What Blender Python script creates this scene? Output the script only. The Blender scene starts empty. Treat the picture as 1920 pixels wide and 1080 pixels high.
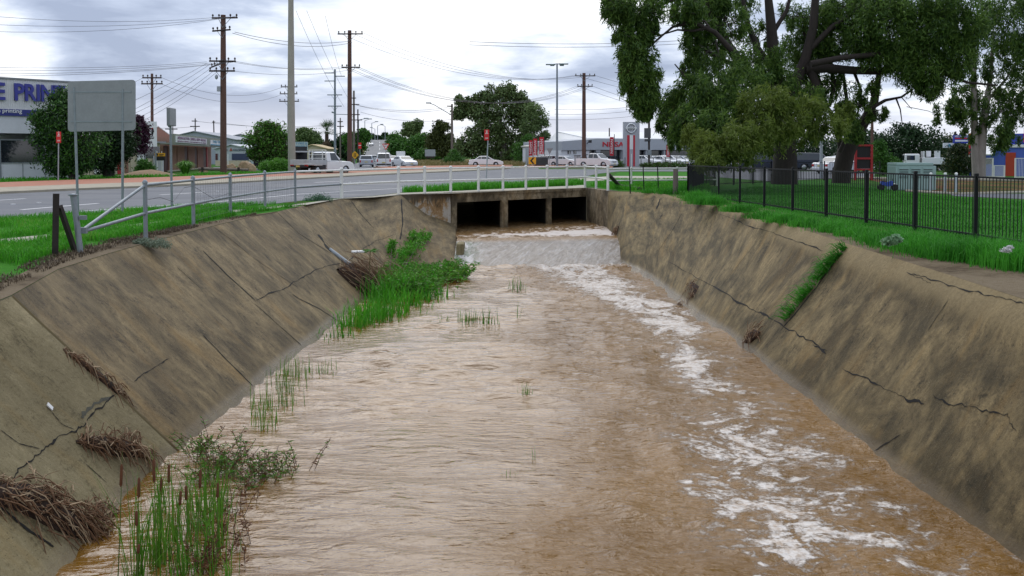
import bpy, bmesh, math, random
import numpy as np
from mathutils import Vector, Matrix, noise
from mathutils.bvhtree import BVHTree
random.seed(7); RNG = np.random.default_rng(7)
SC = bpy.context.scene; COL = SC.collection
R = math.radians
# ------------------------------------------------------------------ camera
F, CX, CY, HZ, EYE = 1800.0, 960.0, 360.0, 290.0, 1.6
PITCH = math.atan((CY - HZ) / F)
cam_d = bpy.data.cameras.new('camera'); cam = bpy.data.objects.new('camera', cam_d); COL.objects.link(cam)
cam.location = (0, 0, EYE); cam.rotation_euler = (R(90) - PITCH, 0, 0)
cam_d.sensor_width = 36; cam_d.lens = F * 36 / 1920; cam_d.shift_y = -(540 - CY) / 1920
cam_d.clip_start = 0.1; cam_d.clip_end = 6000
SC.camera = cam
_fw = Vector((0, math.cos(PITCH), -math.sin(PITCH))); _up = Vector((0, math.sin(PITCH), math.cos(PITCH)))
O = Vector((0, 0, EYE))
def ray(px, py): return Vector((1, 0, 0)) * ((px - CX) / F) + _up * ((CY - py) / F) + _fw
def gp(px, py, z=0.0):
    d = ray(px, py); return O + d * ((z - EYE) / d.z)
def at(px, py, Y):
    d = ray(px, py); return O + d * (Y / d.y)
def gx(px, Y, z=0.0):
    p = at(px, HZ, Y); return Vector((p.x, Y, z))
# ------------------------------------------------------------------ objects
def tag(o, label=None, cat=None, group=None, kind=None):
    if label: o['label'] = label
    if cat: o['category'] = cat
    if group: o['group'] = group
    if kind: o['kind'] = kind
    return o
def thing(name, label, cat, loc=(0, 0, 0), rz=0, group=None):
    o = bpy.data.objects.new(name, None); COL.objects.link(o)
    o.location = loc; o.rotation_euler = (0, 0, rz); o.empty_display_size = .2
    return tag(o, label, cat, group)
def copy_tree(o, parent=None):
    c = o.copy(); COL.objects.link(c)
    if parent: c.parent = parent
    for ch in list(o.children): copy_tree(ch, c)
    return c
class MB:
    def __init__(s): s.v = []; s.f = []; s.m = []; s.sm = []
    def add(s, vs, fs, mi=0, smooth=False):
        b = len(s.v); s.v += [tuple(v) for v in vs]
        for f in fs: s.f.append([b + i for i in f]); s.m.append(mi); s.sm.append(smooth)
        return s
    def box(s, c, d, rz=0, mi=0, rot=None):
        m = rot or Matrix.Rotation(rz, 3, 'Z'); c = Vector(c)
        vs = [c + m @ Vector((x * d[0] / 2, y * d[1] / 2, z * d[2] / 2)) for x in (-1, 1) for y in (-1, 1) for z in (-1, 1)]
        return s.add(vs, [(0, 1, 3, 2), (4, 6, 7, 5), (0, 4, 5, 1), (2, 3, 7, 6), (0, 2, 6, 4), (1, 5, 7, 3)], mi)
    def bbox(s, c, d, bev=.02, rz=0, mi=0):
        x, y, z = [k / 2 for k in d]; m = Matrix.Rotation(rz, 3, 'Z'); c = Vector(c); b = min(bev, x * .9, y * .9, z * .9)
        bm = bmesh.new(); bmesh.ops.create_cube(bm, size=1)
        for v in bm.verts: v.co = Vector((v.co.x * d[0], v.co.y * d[1], v.co.z * d[2]))
        bmesh.ops.bevel(bm, geom=bm.edges[:], offset=b, segments=2, affect='EDGES', profile=.5)
        bm.verts.index_update()
        s.add([c + m @ v.co for v in bm.verts], [[v.index for v in f.verts] for f in bm.faces], mi); bm.free(); return s
    def tube(s, pts, r, n=8, mi=0, cap=True, smooth=True):
        pts = [Vector(p) for p in pts]; k = len(pts)
        rs = r if isinstance(r, (list, tuple)) else [r] * k
        vs = []; prev = None
        for i, p in enumerate(pts):
            t = (pts[min(i + 1, k - 1)] - pts[max(i - 1, 0)])
            t = t.normalized() if t.length > 1e-9 else Vector((0, 0, 1))
            if prev is None:
                a = t.cross(Vector((0, 0, 1)) if abs(t.z) < .9 else Vector((1, 0, 0))).normalized()
            else:
                a = (prev - t * prev.dot(t)); a = a.normalized() if a.length > 1e-6 else t.orthogonal().normalized()
            prev = a; b = t.cross(a)
            for j in range(n):
                q = 2 * math.pi * j / n; vs.append(p + (a * math.cos(q) + b * math.sin(q)) * rs[i])
        fs = [(i * n + j, i * n + (j + 1) % n, (i + 1) * n + (j + 1) % n, (i + 1) * n + j) for i in range(k - 1) for j in range(n)]
        s.add(vs, fs, mi, smooth)
        if cap: s.add(vs[:n], [list(range(n))[::-1]], mi); s.add(vs[-n:], [list(range(n))], mi)
        return s
    def prism(s, poly, z0, z1, mi=0, mside=None):
        n = len(poly); vs = [(p[0], p[1], z0) for p in poly] + [(p[0], p[1], z1) for p in poly]
        s.add(vs, [list(range(n))[::-1], list(range(n, 2 * n))], mi)
        return s.add(vs, [(i, (i + 1) % n, n + (i + 1) % n, n + i) for i in range(n)], mi if mside is None else mside)
    def plate(s, quad, th, mi=0):
        q = [Vector(p) for p in quad]; nrm = (q[1] - q[0]).cross(q[-1] - q[0]).normalized() * th; n = len(q)
        vs = q + [p + nrm for p in q]
        return s.add(vs, [list(range(n))[::-1], list(range(n, 2 * n))] + [(i, (i + 1) % n, n + (i + 1) % n, n + i) for i in range(n)], mi)
    def lathe(s, prof, c, n=16, mi=0, axis='Z', smooth=True):
        vs = []; c = Vector(c)
        for r, h in prof:
            for j in range(n):
                q = 2 * math.pi * j / n; a, b = r * math.cos(q), r * math.sin(q)
                vs.append(c + (Vector((a, b, h)) if axis == 'Z' else Vector((a, h, b)) if axis == 'Y' else Vector((h, a, b))))
        fs = [(i * n + j, i * n + (j + 1) % n, (i + 1) * n + (j + 1) % n, (i + 1) * n + j) for i in range(len(prof) - 1) for j in range(n)]
        s.add(vs, fs, mi, smooth)
        s.add(vs[:n], [list(range(n))[::-1]], mi); s.add(vs[-n:], [list(range(n))], mi); return s
    def build(s, name, mats, parent=None):
        me = bpy.data.meshes.new(name); me.from_pydata(s.v, [], s.f)
        mats = mats if isinstance(mats, (list, tuple)) else [mats]
        for m in mats: me.materials.append(m)
        me.polygons.foreach_set('material_index', s.m); me.polygons.foreach_set('use_smooth', s.sm)
        bm = bmesh.new(); bm.from_mesh(me); bmesh.ops.recalc_face_normals(bm, faces=bm.faces[:]); bm.to_mesh(me); bm.free()
        me.update()
        o = bpy.data.objects.new(name, me); COL.objects.link(o)
        if parent: o.parent = parent
        return o
def np_mesh(name, V, K, mat, parent=None, smooth=False):
    """V: (N*K,3) array, every K vertices make one face."""
    V = np.asarray(V, dtype=np.float32); n = len(V) // K
    me = bpy.data.meshes.new(name); me.vertices.add(len(V)); me.vertices.foreach_set('co', V.ravel())
    me.loops.add(n * K); me.loops.foreach_set('vertex_index', np.arange(n * K, dtype=np.int32))
    me.polygons.add(n); me.polygons.foreach_set('loop_start', np.arange(0, n * K, K, dtype=np.int32))
    me.polygons.foreach_set('loop_total', np.full(n, K, dtype=np.int32))
    if smooth: me.polygons.foreach_set('use_smooth', np.ones(n, dtype=bool))
    for m in (mat if isinstance(mat, (list, tuple)) else [mat]): me.materials.append(m)
    me.update(calc_edges=True); me.validate()
    o = bpy.data.objects.new(name, me); COL.objects.link(o)
    if parent: o.parent = parent
    return o
def grid_mesh(name, P, mat, uv=None, parent=None, smooth=True):
    """P: (a,b,3) array."""
    a, b, _ = P.shape; me = bpy.data.meshes.new(name)
    idx = np.arange(a * b).reshape(a, b)
    q = np.stack([idx[:-1, :-1], idx[1:, :-1], idx[1:, 1:], idx[:-1, 1:]], -1).reshape(-1, 4)
    me.vertices.add(a * b); me.vertices.foreach_set('co', P.astype(np.float32).ravel())
    me.loops.add(len(q) * 4); me.loops.foreach_set('vertex_index', q.ravel().astype(np.int32))
    me.polygons.add(len(q)); me.polygons.foreach_set('loop_start', np.arange(0, len(q) * 4, 4, dtype=np.int32))
    me.polygons.foreach_set('loop_total', np.full(len(q), 4, dtype=np.int32))
    me.polygons.foreach_set('use_smooth', np.full(len(q), smooth, dtype=bool))
    me.update(calc_edges=True)
    if uv is not None:
        l = me.uv_layers.new(name='UVMap'); l.data.foreach_set('uv', uv.reshape(-1, 2)[q.ravel()].astype(np.float32).ravel())
    me.materials.append(mat); o = bpy.data.objects.new(name, me); COL.objects.link(o)
    if parent: o.parent = parent
    return o
def sheet(name, pts, mat, z=0.0, label=None, kind='structure'):
    b = MB(); b.add([(p[0], p[1], z) for p in pts], [list(range(len(pts)))]); o = b.build(name, mat)
    bm = bmesh.new(); bm.from_mesh(o.data); bmesh.ops.triangulate(bm, faces=bm.faces[:])
    for f in bm.faces:
        if f.normal.z < 0: f.normal_flip()
    bm.to_mesh(o.data); bm.free()
    o['kind'] = kind
    if label: o['label'] = label
    return o
def text_mesh(body, size, mat, name='lettering', parent=None, ext=.01, off=0.0, align='CENTER', M=None, shear=0):
    c = bpy.data.curves.new('txt', 'FONT'); c.body = body; c.size = size; c.extrude = ext; c.offset = off; c.shear = shear
    c.align_x = align; c.align_y = 'CENTER'; c.resolution_u = 3
    t = bpy.data.objects.new('txt', c); COL.objects.link(t)
    dg = bpy.context.evaluated_depsgraph_get(); me = bpy.data.meshes.new_from_object(t.evaluated_get(dg))
    bpy.data.objects.remove(t); bpy.data.curves.remove(c)
    if M is not None: me.transform(M)
    me.materials.clear(); me.materials.append(mat); me.name = name
    o = bpy.data.objects.new(name, me); COL.objects.link(o)
    if parent: o.parent = parent
    return o
def face_M(p, right, up=Vector((0, 0, 1))):
    r = Vector(right).normalized(); u = Vector(up).normalized(); n = r.cross(u)
    M = Matrix((r, u, n)).transposed().to_4x4(); M.translation = Vector(p); return M
def lerp_poly(pts, step):
    pts = [np.array(p, float) for p in pts]; out = [pts[0]]
    for a, b in zip(pts, pts[1:]):
        n = max(1, int(np.linalg.norm(b - a) / step))
        out += [a + (b - a) * (i / n) for i in range(1, n + 1)]
    return np.array(out)
def inside(poly, x, y):
    c = np.zeros(len(x), bool); n = len(poly)
    for i in range(n):
        (x1, y1), (x2, y2) = poly[i][:2], poly[(i + 1) % n][:2]
        if y1 == y2: continue
        m = ((y1 > y) != (y2 > y)) & (x < (x2 - x1) * (y - y1) / (y2 - y1) + x1); c ^= m
    return c
# ------------------------------------------------------------------ nodes
class NT:
    def __init__(s, tree): s.t = tree; s.N = tree.nodes; s.L = tree.links
    def put(s, sock, v):
        if isinstance(v, bpy.types.NodeSocket): s.L.new(v, sock)
        elif v is not None:
            if sock.type == 'RGBA' and len(v) == 3: v = (*v, 1)
            sock.default_value = v
    def noise(s, vec, scale, detail=4, rough=.55, dist=0, out='Fac'):
        n = s.N.new('ShaderNodeTexNoise'); s.put(n.inputs['Vector'], vec); n.inputs['Scale'].default_value = scale
        n.inputs['Detail'].default_value = detail; n.inputs['Roughness'].default_value = rough; n.inputs['Distortion'].default_value = dist
        return n.outputs[out]
    def vor(s, vec, scale, feat='F1', out='Distance'):
        n = s.N.new('ShaderNodeTexVoronoi'); n.feature = feat; s.put(n.inputs['Vector'], vec); n.inputs['Scale'].default_value = scale
        return n.outputs[out]
    def mapping(s, vec, scale=(1, 1, 1), loc=(0, 0, 0), rot=(0, 0, 0)):
        n = s.N.new('ShaderNodeMapping'); s.put(n.inputs['Vector'], vec); n.inputs['Scale'].default_value = scale
        n.inputs['Location'].default_value = loc; n.inputs['Rotation'].default_value = rot; return n.outputs[0]
    def ramp(s, fac, stops, interp='LINEAR'):
        n = s.N.new('ShaderNodeValToRGB'); n.color_ramp.interpolation = interp; e = n.color_ramp.elements
        while len(e) < len(stops): e.new(.5)
        for el, (p, c) in zip(e, stops):
            el.position = p; el.color = (c, c, c, 1) if not isinstance(c, (tuple, list)) else (*c, 1) if len(c) == 3 else c
        s.put(n.inputs['Fac'], fac); return n.outputs['Color']
    def mix(s, fac, a, b, mode='MIX'):
        n = s.N.new('ShaderNodeMix'); n.data_type = 'RGBA'; n.blend_type = mode
        s.put(n.inputs[0], fac); s.put(n.inputs[6], a); s.put(n.inputs[7], b); return n.outputs[2]
    def math(s, op, a, b=None, clamp=False):
        n = s.N.new('ShaderNodeMath'); n.operation = op; n.use_clamp = clamp; s.put(n.inputs[0], a)
        if b is not None: s.put(n.inputs[1], b)
        return n.outputs[0]
    def rng(s, v, a, b, c=0.0, d=1.0, interp='LINEAR'):
        n = s.N.new('ShaderNodeMapRange'); n.interpolation_type = interp; s.put(n.inputs[0], v)
        for i, k in enumerate((a, b, c, d)): n.inputs[i + 1].default_value = k
        return n.outputs[0]
    def sep(s, v):
        n = s.N.new('ShaderNodeSeparateXYZ'); s.put(n.inputs[0], v); return n.outputs
    def comb(s, x, y, z):
        n = s.N.new('ShaderNodeCombineXYZ')
        for i, k in enumerate((x, y, z)): s.put(n.inputs[i], k)
        return n.outputs[0]
    def bump(s, h, strength=.3, dist=.02, nrm=None):
        n = s.N.new('ShaderNodeBump'); s.put(n.inputs['Height'], h); n.inputs['Strength'].default_value = strength
        n.inputs['Distance'].default_value = dist
        if nrm: s.put(n.inputs['Normal'], nrm)
        return n.outputs[0]
    def geo(s, out='Position'): return s.N.new('ShaderNodeNewGeometry').outputs[out]
    def tc(s, out='Object'): return s.N.new('ShaderNodeTexCoord').outputs[out]
    def attr(s, name):
        n = s.N.new('ShaderNodeAttribute'); n.attribute_name = name; return n.outputs['Fac']
def new_mat(name):
    m = bpy.data.materials.new(name); m.use_nodes = True; nt = NT(m.node_tree)
    b = m.node_tree.nodes['Principled BSDF']; return m, nt, b
def M(name, c, rough=.7, metal=0.0, var=.15, scale=3.0, bump=0.0, bscale=40.0, spec=.5, stretch=(1, 1, 1), coat=0.0):
    m, nt, b = new_mat(name)
    v = nt.mapping(nt.tc('Object'), stretch)
    n = nt.noise(v, scale, 5, .6); n2 = nt.noise(v, scale * 7, 3, .6)
    f = nt.math('ADD', nt.math('MULTIPLY', n, .65), nt.math('MULTIPLY', n2, .35))
    lo = tuple(k * (1 - var) for k in c); hi = tuple(min(1, k * (1 + var)) for k in c)
    nt.put(b.inputs['Base Color'], nt.ramp(f, [(.3, lo), (.7, hi)]))
    b.inputs['Roughness'].default_value = rough; b.inputs['Metallic'].default_value = metal; b.inputs['Specular IOR Level'].default_value = spec
    if coat: b.inputs['Coat Weight'].default_value = coat
    if bump: nt.put(b.inputs['Normal'], nt.bump(nt.noise(v, bscale, 4, .6), bump, .02))
    return m
def leaf_mat(name, dark, light, trans=.25, rough=.5, hue=None):
    m, nt, b = new_mat(name)
    r = nt.geo('Random Per Island'); n = nt.noise(nt.geo('Position'), .7, 3, .6)
    f = nt.math('ADD', nt.math('MULTIPLY', r, .55), nt.math('MULTIPLY', nt.rng(n, .3, .7), .45))
    st = [(0, dark), (.75, light)]
    if hue: st += [(.93, light), (.97, hue)]
    c = nt.ramp(f, st); nt.put(b.inputs['Base Color'], c)
    b.inputs['Roughness'].default_value = rough; b.inputs['Specular IOR Level'].default_value = .3
    t = nt.N.new('ShaderNodeBsdfTranslucent'); nt.put(t.inputs['Color'], c)
    mx = nt.N.new('ShaderNodeMixShader'); mx.inputs[0].default_value = trans
    nt.L.new(b.outputs[0], mx.inputs[1]); nt.L.new(t.outputs[0], mx.inputs[2])
    nt.L.new(mx.outputs[0], nt.N['Material Output'].inputs['Surface']); return m
# ------------------------------------------------------------------ sky, sun, view
SUN_AZ, SUN_EL = R(-12), R(52)      # the bright part of the overcast lies ahead, a little to the left
w = bpy.data.worlds.new('World'); SC.world = w; w.use_nodes = True
nt = NT(w.node_tree); bg = w.node_tree.nodes['Background']
sky = nt.N.new('ShaderNodeTexSky'); sky.sky_type = 'NISHITA'; sky.sun_disc = False
sky.sun_elevation = SUN_EL; sky.sun_rotation = SUN_AZ; sky.dust_density = 2.0
d = nt.tc('Generated'); X, Y_, Z = nt.sep(d)
zc = nt.math('MAXIMUM', Z, 0.0)
den = nt.math('ADD', zc, .16)
cv = nt.comb(nt.math('DIVIDE', X, den), nt.math('DIVIDE', Y_, den), nt.math('MULTIPLY', zc, 1.5))
big = nt.noise(nt.mapping(cv, (1, 1, 1), (3.1, 1.7, 0)), .95, 7, .56, .35)
fine = nt.noise(nt.mapping(cv, (1, 1, 1), (9.3, 4.2, 1)), 2.6, 6, .58, .3)
shade = nt.math('ADD', nt.math('MULTIPLY', big, 1.0), nt.math('MULTIPLY', fine, .62)); shade = nt.math('SUBTRACT', shade, .31)
# the thin, bright part of the cloud layer round the hidden sun
def spot(px, py, k):
    v = ray(px, py).normalized(); n = nt.N.new('ShaderNodeVectorMath'); n.operation = 'DOT_PRODUCT'
    nt.put(n.inputs[0], d); n.inputs[1].default_value = v
    return nt.rng(n.outputs['Value'], k, 1.0, 0, 1, 'SMOOTHSTEP')
glow = nt.math('ADD', nt.math('MULTIPLY', spot(860, -40, .976), .21), nt.math('MULTIPLY', spot(20, 95, .9985), .17))
dk = nt.math('MULTIPLY', spot(230, 60, .9925), -.11)
dk2 = nt.math('ADD', nt.math('MULTIPLY', spot(560, 215, .985), -.085), nt.math('MULTIPLY', spot(1050, 215, .988), -.085))
shade = nt.math('ADD', shade, nt.math('ADD', glow, nt.math('ADD', dk, dk2)))
col = nt.ramp(shade, [(.30, (.32, .38, .52)), (.44, (.46, .53, .68)), (.53, (.63, .695, .82)), (.62, (.82, .865, .945)), (.74, (1.05, 1.06, 1.08))])
hor = nt.rng(Z, 0.0, .075, 1.0, 0.0, 'SMOOTHSTEP')
col = nt.mix(nt.math('MULTIPLY', hor, .75), col, (.80, .80, .86))
skc = nt.mix(1.0, sky.outputs['Color'], (.10, .10, .10), 'MULTIPLY')
col = nt.mix(.06, col, skc)
below = nt.rng(Z, -.03, -.005, 1, 0); col = nt.mix(below, col, (.10, .095, .07))
nt.put(bg.inputs['Color'], col); bg.inputs['Strength'].default_value = 1.0
sd = bpy.data.lights.new('sun', 'SUN'); sd.specular_factor = .35; sd.energy = 1.1; sd.angle = R(50); sd.color = (1.0, .96, .9)
so = bpy.data.objects.new('sun', sd); COL.objects.link(so)
sv = Vector((math.sin(SUN_AZ) * math.cos(SUN_EL), math.cos(SUN_AZ) * math.cos(SUN_EL), math.sin(SUN_EL)))
so.rotation_euler = sv.to_track_quat('Z', 'Y').to_euler(); so.location = sv * 200
SC.view_settings.view_transform = 'Standard'; SC.view_settings.look = 'None'; SC.view_settings.exposure = 0.34; SC.view_settings.gamma = 1.0
SC.cycles.use_denoising = True
try: SC.cycles.denoiser = 'OPENIMAGEDENOISE'
except Exception: pass
SC.cycles.max_bounces = 5; SC.cycles.diffuse_bounces = 2; SC.cycles.glossy_bounces = 3; SC.cycles.transmission_bounces = 2; SC.cycles.transparent_max_bounces = 4
# ------------------------------------------------------------------ common materials
GALV = M('galvanised_steel', (.25, .28, .30), .5, .4, .2, 6)
RAILW = M('white_rail_paint', (.72, .72, .68), .45, 0, .14, 5)
TIMBER = M('pole_timber', (.115, .060, .045), .85, 0, .35, 2, .4, 30, stretch=(6, 6, .6))
TIMBERG = M('grey_pole_timber', (.16, .13, .11), .85, 0, .3, 2, .4, 30, stretch=(6, 6, .6))
DARKW = M('weathered_dark_wood', (.045, .035, .03), .9, 0, .35, 3)
STEELP = M('grey_steel_pole', (.20, .24, .27), .5, .3, .12, 3)
PALEP = M('pale_pole_paint', (.34, .37, .40), .5, .1, .1, 3)
CONP = M('pole_concrete', (.36, .34, .29), .85, 0, .14, 1.5, .15, 60)
BLACK = M('black_powder_coat', (.006, .007, .008), .5, 0, .2, 4, spec=.25)
RUSTB = M('black_bitumen_steel', (.022, .014, .012), .8, 0, .4, 12, .3, 60)
RED = M('sign_red', (.62, .012, .016), .4, 0, .06, 3)
WHITE = M('white_paint', (.78, .78, .76), .45, 0, .05, 3)
YEL = M('sign_yellow', (.75, .38, .01), .45, 0, .08, 3)
BLK = M('sign_black', (.01, .01, .01), .5, 0, .1, 3)
GREYP = M('sign_back_alloy', (.27, .28, .29), .45, .5, .12, 3)
WIRE = M('dark_cable', (.10, .10, .115), .6, 0, .1, 3)
TYRE = M('tyre_rubber', (.014, .014, .015), .85, 0, .2, 10)
RIM = M('wheel_alloy', (.42, .43, .45), .3, .7, .1, 8)
GLASS = M('car_glass', (.022, .03, .034), .05, 0, .1, 3, spec=.8)
LAMPR = M('tail_lamp_red', (.45, .008, .008), .2, 0, .05, 3)
LAMPW = M('head_lamp_lens', (.62, .64, .66), .12, 0, .05, 3)
TRIM = M('black_plastic_trim', (.02, .02, .022), .6, 0, .1, 5)
PLATE = M('number_plate', (.55, .45, .12), .5, 0, .05, 3)
CARW = M('white_car_paint', (.74, .75, .76), .25, 0, .03, 2, coat=.6)
CARS = M('silver_car_paint', (.42, .45, .49), .28, .45, .04, 2, coat=.6)
CARD = M('dark_car_paint', (.03, .035, .045), .25, .2, .05, 2, coat=.6)
ALLOY = M('tray_aluminium', (.46, .48, .50), .38, .5, .12, 4)
PINSUL = M('insulator_brown', (.05, .035, .03), .3)
# ------------------------------------------------------------------ ground materials
def asphalt(name, c):
    m, nt, b = new_mat(name); p = nt.geo()
    n = nt.noise(nt.mapping(p, (.35, 1.1, 1)), .6, 6, .6); g = nt.noise(p, 45, 3, .7)
    f = nt.math('ADD', nt.math('MULTIPLY', n, .75), nt.math('MULTIPLY', g, .25))
    cc = nt.ramp(f, [(.33, tuple(k * .7 for k in c)), (.66, tuple(k * 1.3 for k in c))])
    ed = nt.vor(nt.mapping(p, (.30, .30, 1)), 1.0, 'DISTANCE_TO_EDGE'); ed = nt.math('ADD', ed, nt.math('MULTIPLY', nt.math('SUBTRACT', nt.noise(p, 2.5, 4, .6), .5), .10))
    cc = nt.mix(nt.rng(ed, .0, .012, .55, 0), cc, tuple(k * .45 for k in c)); cc = nt.mix(nt.ramp(nt.noise(nt.mapping(p, (.25, .6, 1), (5, 2, 0)), .5, 3, .5), [(.56, 0.0), (.575, .3)]), cc, tuple(k * .6 for k in c))
    nt.put(b.inputs['Base Color'], cc)
    nt.put(b.inputs['Roughness'], nt.rng(n, .3, .7, .5, .8)); nt.put(b.inputs['Normal'], nt.bump(g, .25, .01)); return m
ASPH = asphalt('asphalt_wet_grey', (.078, .086, .104))
ASPH2 = asphalt('asphalt_hill', (.105, .11, .118))
def soilgrass(name, g1, g2, soil, lim):
    m, nt, b = new_mat(name); p = nt.geo()
    n = nt.noise(p, .35, 6, .62); g = nt.noise(p, 9, 5, .7); h = nt.noise(p, 60, 2, .7)
    gc = nt.ramp(nt.math('ADD', nt.math('MULTIPLY', g, .6), nt.math('MULTIPLY', h, .4)), [(.32, g1), (.68, g2)])
    so_ = nt.ramp(g, [(.3, tuple(k * .6 for k in soil)), (.7, tuple(k * 1.3 for k in soil))])
    f = nt.ramp(nt.math('ADD', nt.math('MULTIPLY', n, .75), nt.math('MULTIPLY', g, .25)), [(lim - .03, 0.0), (lim + .04, 1.0)])
    nt.put(b.inputs['Base Color'], nt.mix(f, gc, so_)); b.inputs['Roughness'].default_value = .95; b.inputs['Specular IOR Level'].default_value = .1
    nt.put(b.inputs['Normal'], nt.bump(nt.math('ADD', g, h), .6, .05)); return m
GRND = soilgrass('ground_grass_and_soil', (.022, .085, .008), (.055, .17, .016), (.13, .085, .045), .60)
LAWN = soilgrass('mown_lawn', (.020, .11, .008), (.045, .20, .016), (.10, .09, .03), .68)
VERGE = soilgrass('verge_turf', (.022, .13, .008), (.065, .25, .018), (.12, .075, .04), .64)
DIRT = soilgrass('bare_verge_soil', (.15, .11, .065), (.24, .195, .135), (.09, .065, .04), .54)
DRYG = soilgrass('dry_grass_bank', (.10, .10, .03), (.20, .17, .07), (.17, .12, .06), .6)
def paver(name):
    m, nt, b = new_mat(name); p = nt.geo()
    br = nt.N.new('ShaderNodeTexBrick'); nt.put(br.inputs['Vector'], p); br.inputs['Scale'].default_value = 4.0
    br.inputs['Color1'].default_value = (.36, .115, .062, 1); br.inputs['Color2'].default_value = (.46, .175, .095, 1); br.inputs['Mortar'].default_value = (.26, .17, .12, 1)
    br.inputs['Mortar Size'].default_value = .012
    n = nt.noise(p, .5, 5, .6)
    nt.put(b.inputs['Base Color'], nt.mix(nt.rng(n, .4, .8, 0, .35), br.outputs['Color'], (.33, .22, .15))); b.inputs['Roughness'].default_value = .8; return m
PAVER = paver('red_brick_paving')
CONC = M('footpath_concrete', (.40, .37, .30), .85, 0, .2, 1.2, .2, 50)
KERB = M('kerb_concrete', (.36, .32, .24), .85, 0, .22, 1.5, .2, 40)
LINE = M('road_line_paint', (.70, .70, .70), .6, 0, .2, 8)
# ------------------------------------------------------------------ channel outline
ZW, ZU = -2.3, -1.58
P0, P1, P2 = gp(752, 366), gp(1100, 353), gp(1142, 359)
def wallY(px):                      # depth of the headwall line P0-P1 under image column px
    k = (px - CX) / F; dx, dy = P1.x - P0.x, P1.y - P0.y
    t = (k * P0.y - P0.x) / (dx - k * dy); return P0.y + t * dy
Q = lambda *L: [gp(x, y) for x, y in L]
QW = lambda *L: [gp(x, y, ZW) for x, y in L]
LT = [Vector((-5.6, -9, 0)), Vector((-5.6, 5, 0))] + Q((-358, 650), (-120, 595), (0, 563), (22, 554), (110, 505), (200, 477), (300, 449), (400, 424), (470, 407), (520, 397), (570, 384), (640, 373)) + [P0]
NL = len(LT)
LT += [at(800, 402, wallY(800)), at(853, 421, wallY(853))]
LB = [Vector((-4.2, -9, ZW)), Vector((-4.2, 5, ZW))] + QW((110, 1080), (240, 925), (319, 856), (335, 842), (412, 782), (477, 731), (546, 675), (613, 620), (662, 581), (700, 553), (728, 533), (746, 524), (766, 518), (815, 509), (860, 500))
RT = [Vector((5.3, -9, 0)), Vector((5.35, 4, 0))] + Q((2160, 648), (1920, 562), (1780, 516), (1590, 458), (1500, 428), (1430, 404), (1360, 385), (1300, 372), (1230, 362.5), (1180, 360)) + [P2]
RB = [Vector((4.8, -9, ZW)), Vector((4.85, 4, ZW))] + QW((1920, 1055), (1700, 896), (1572, 794), (1416, 670), (1357, 625), (1310, 598), (1268, 563), (1232, 535), (1200, 512), (1167, 497)) + [Vector((4.12, 41.6, ZU - .1))]
BR_R = P1                           # right end of the culvert opening
# ground sheet with the channel cut out of it
hole = [(p.x, p.y) for p in LT[:NL]] + [(P1.x, P1.y)] + [(p.x, p.y) for p in RT[::-1]]
def ground_sheet():
    bm = bmesh.new(); S = 3000
    def loop(pts):
        vs = [bm.verts.new((x, y, 0)) for x, y in pts]
        return [bm.edges.new((vs[i], vs[(i + 1) % len(vs)])) for i in range(len(vs))]
    e = loop([(-S, -200), (S, -200), (S, 2 * S), (-S, 2 * S)]) + loop(hole)
    bmesh.ops.triangle_fill(bm, edges=e, use_beauty=True)
    bad = [f for f in bm.faces if inside(hole, np.array([f.calc_center_median().x]), np.array([f.calc_center_median().y]))[0]]
    bmesh.ops.delete(bm, geom=bad, context='FACES')
    for f in bm.faces:
        if f.normal.z < 0: f.normal_flip()
    me = bpy.data.meshes.new('ground'); bm.to_mesh(me); bm.free(); me.materials.append(GRND)
    o = bpy.data.objects.new('ground', me); COL.objects.link(o); o['kind'] = 'structure'; return o
ground_sheet()
def G(*pts): return [gp(*p) for p in pts]
# main road curving over the culvert
road_far = [(-600, 412), (-150, 378), (0, 364), (150, 357), (300, 351), (420, 345), (560, 337), (700, 329), (860, 322), (962, 317), (1120, 317.5), (1300, 317.5), (1500, 317.5)]
road_near = [(1500, 322), (1300, 321.5), (1160, 321.5), (1120, 326), (1085, 334), (1000, 340), (900, 345.5), (850, 348), (752, 361), (700, 367.5), (640, 371.5), (560, 377), (520, 381.5), (420, 385), (300, 391), (150, 401), (0, 411), (-150, 424), (-600, 470)]
sheet('road', G(*road_far, *road_near), ASPH, .008)
sheet('road', [gx(400, 97), gx(640, 97), gx(820, 97), gx(1010, 104), gx(1010, 128), gx(890, 132), gx(790, 128)] + [gx(755, 200), gx(741, 300), gx(683, 300), gx(674, 200), gx(648, 128), gx(400, 122)], ASPH, .004)
sheet('car_park', [gx(1145, 106), gx(1300, 106), gx(1500, 100), gx(1900, 95), gx(1900, 150), gx(1010, 190), gx(1010, 135), gx(1075, 118)], ASPH2, .004)
sheet('car_park', [gx(1440, 58), gx(1600, 66), gx(1640, 70), gx(1640, 92), gx(1300, 92), gx(1330, 70)], ASPH, .006)
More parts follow.
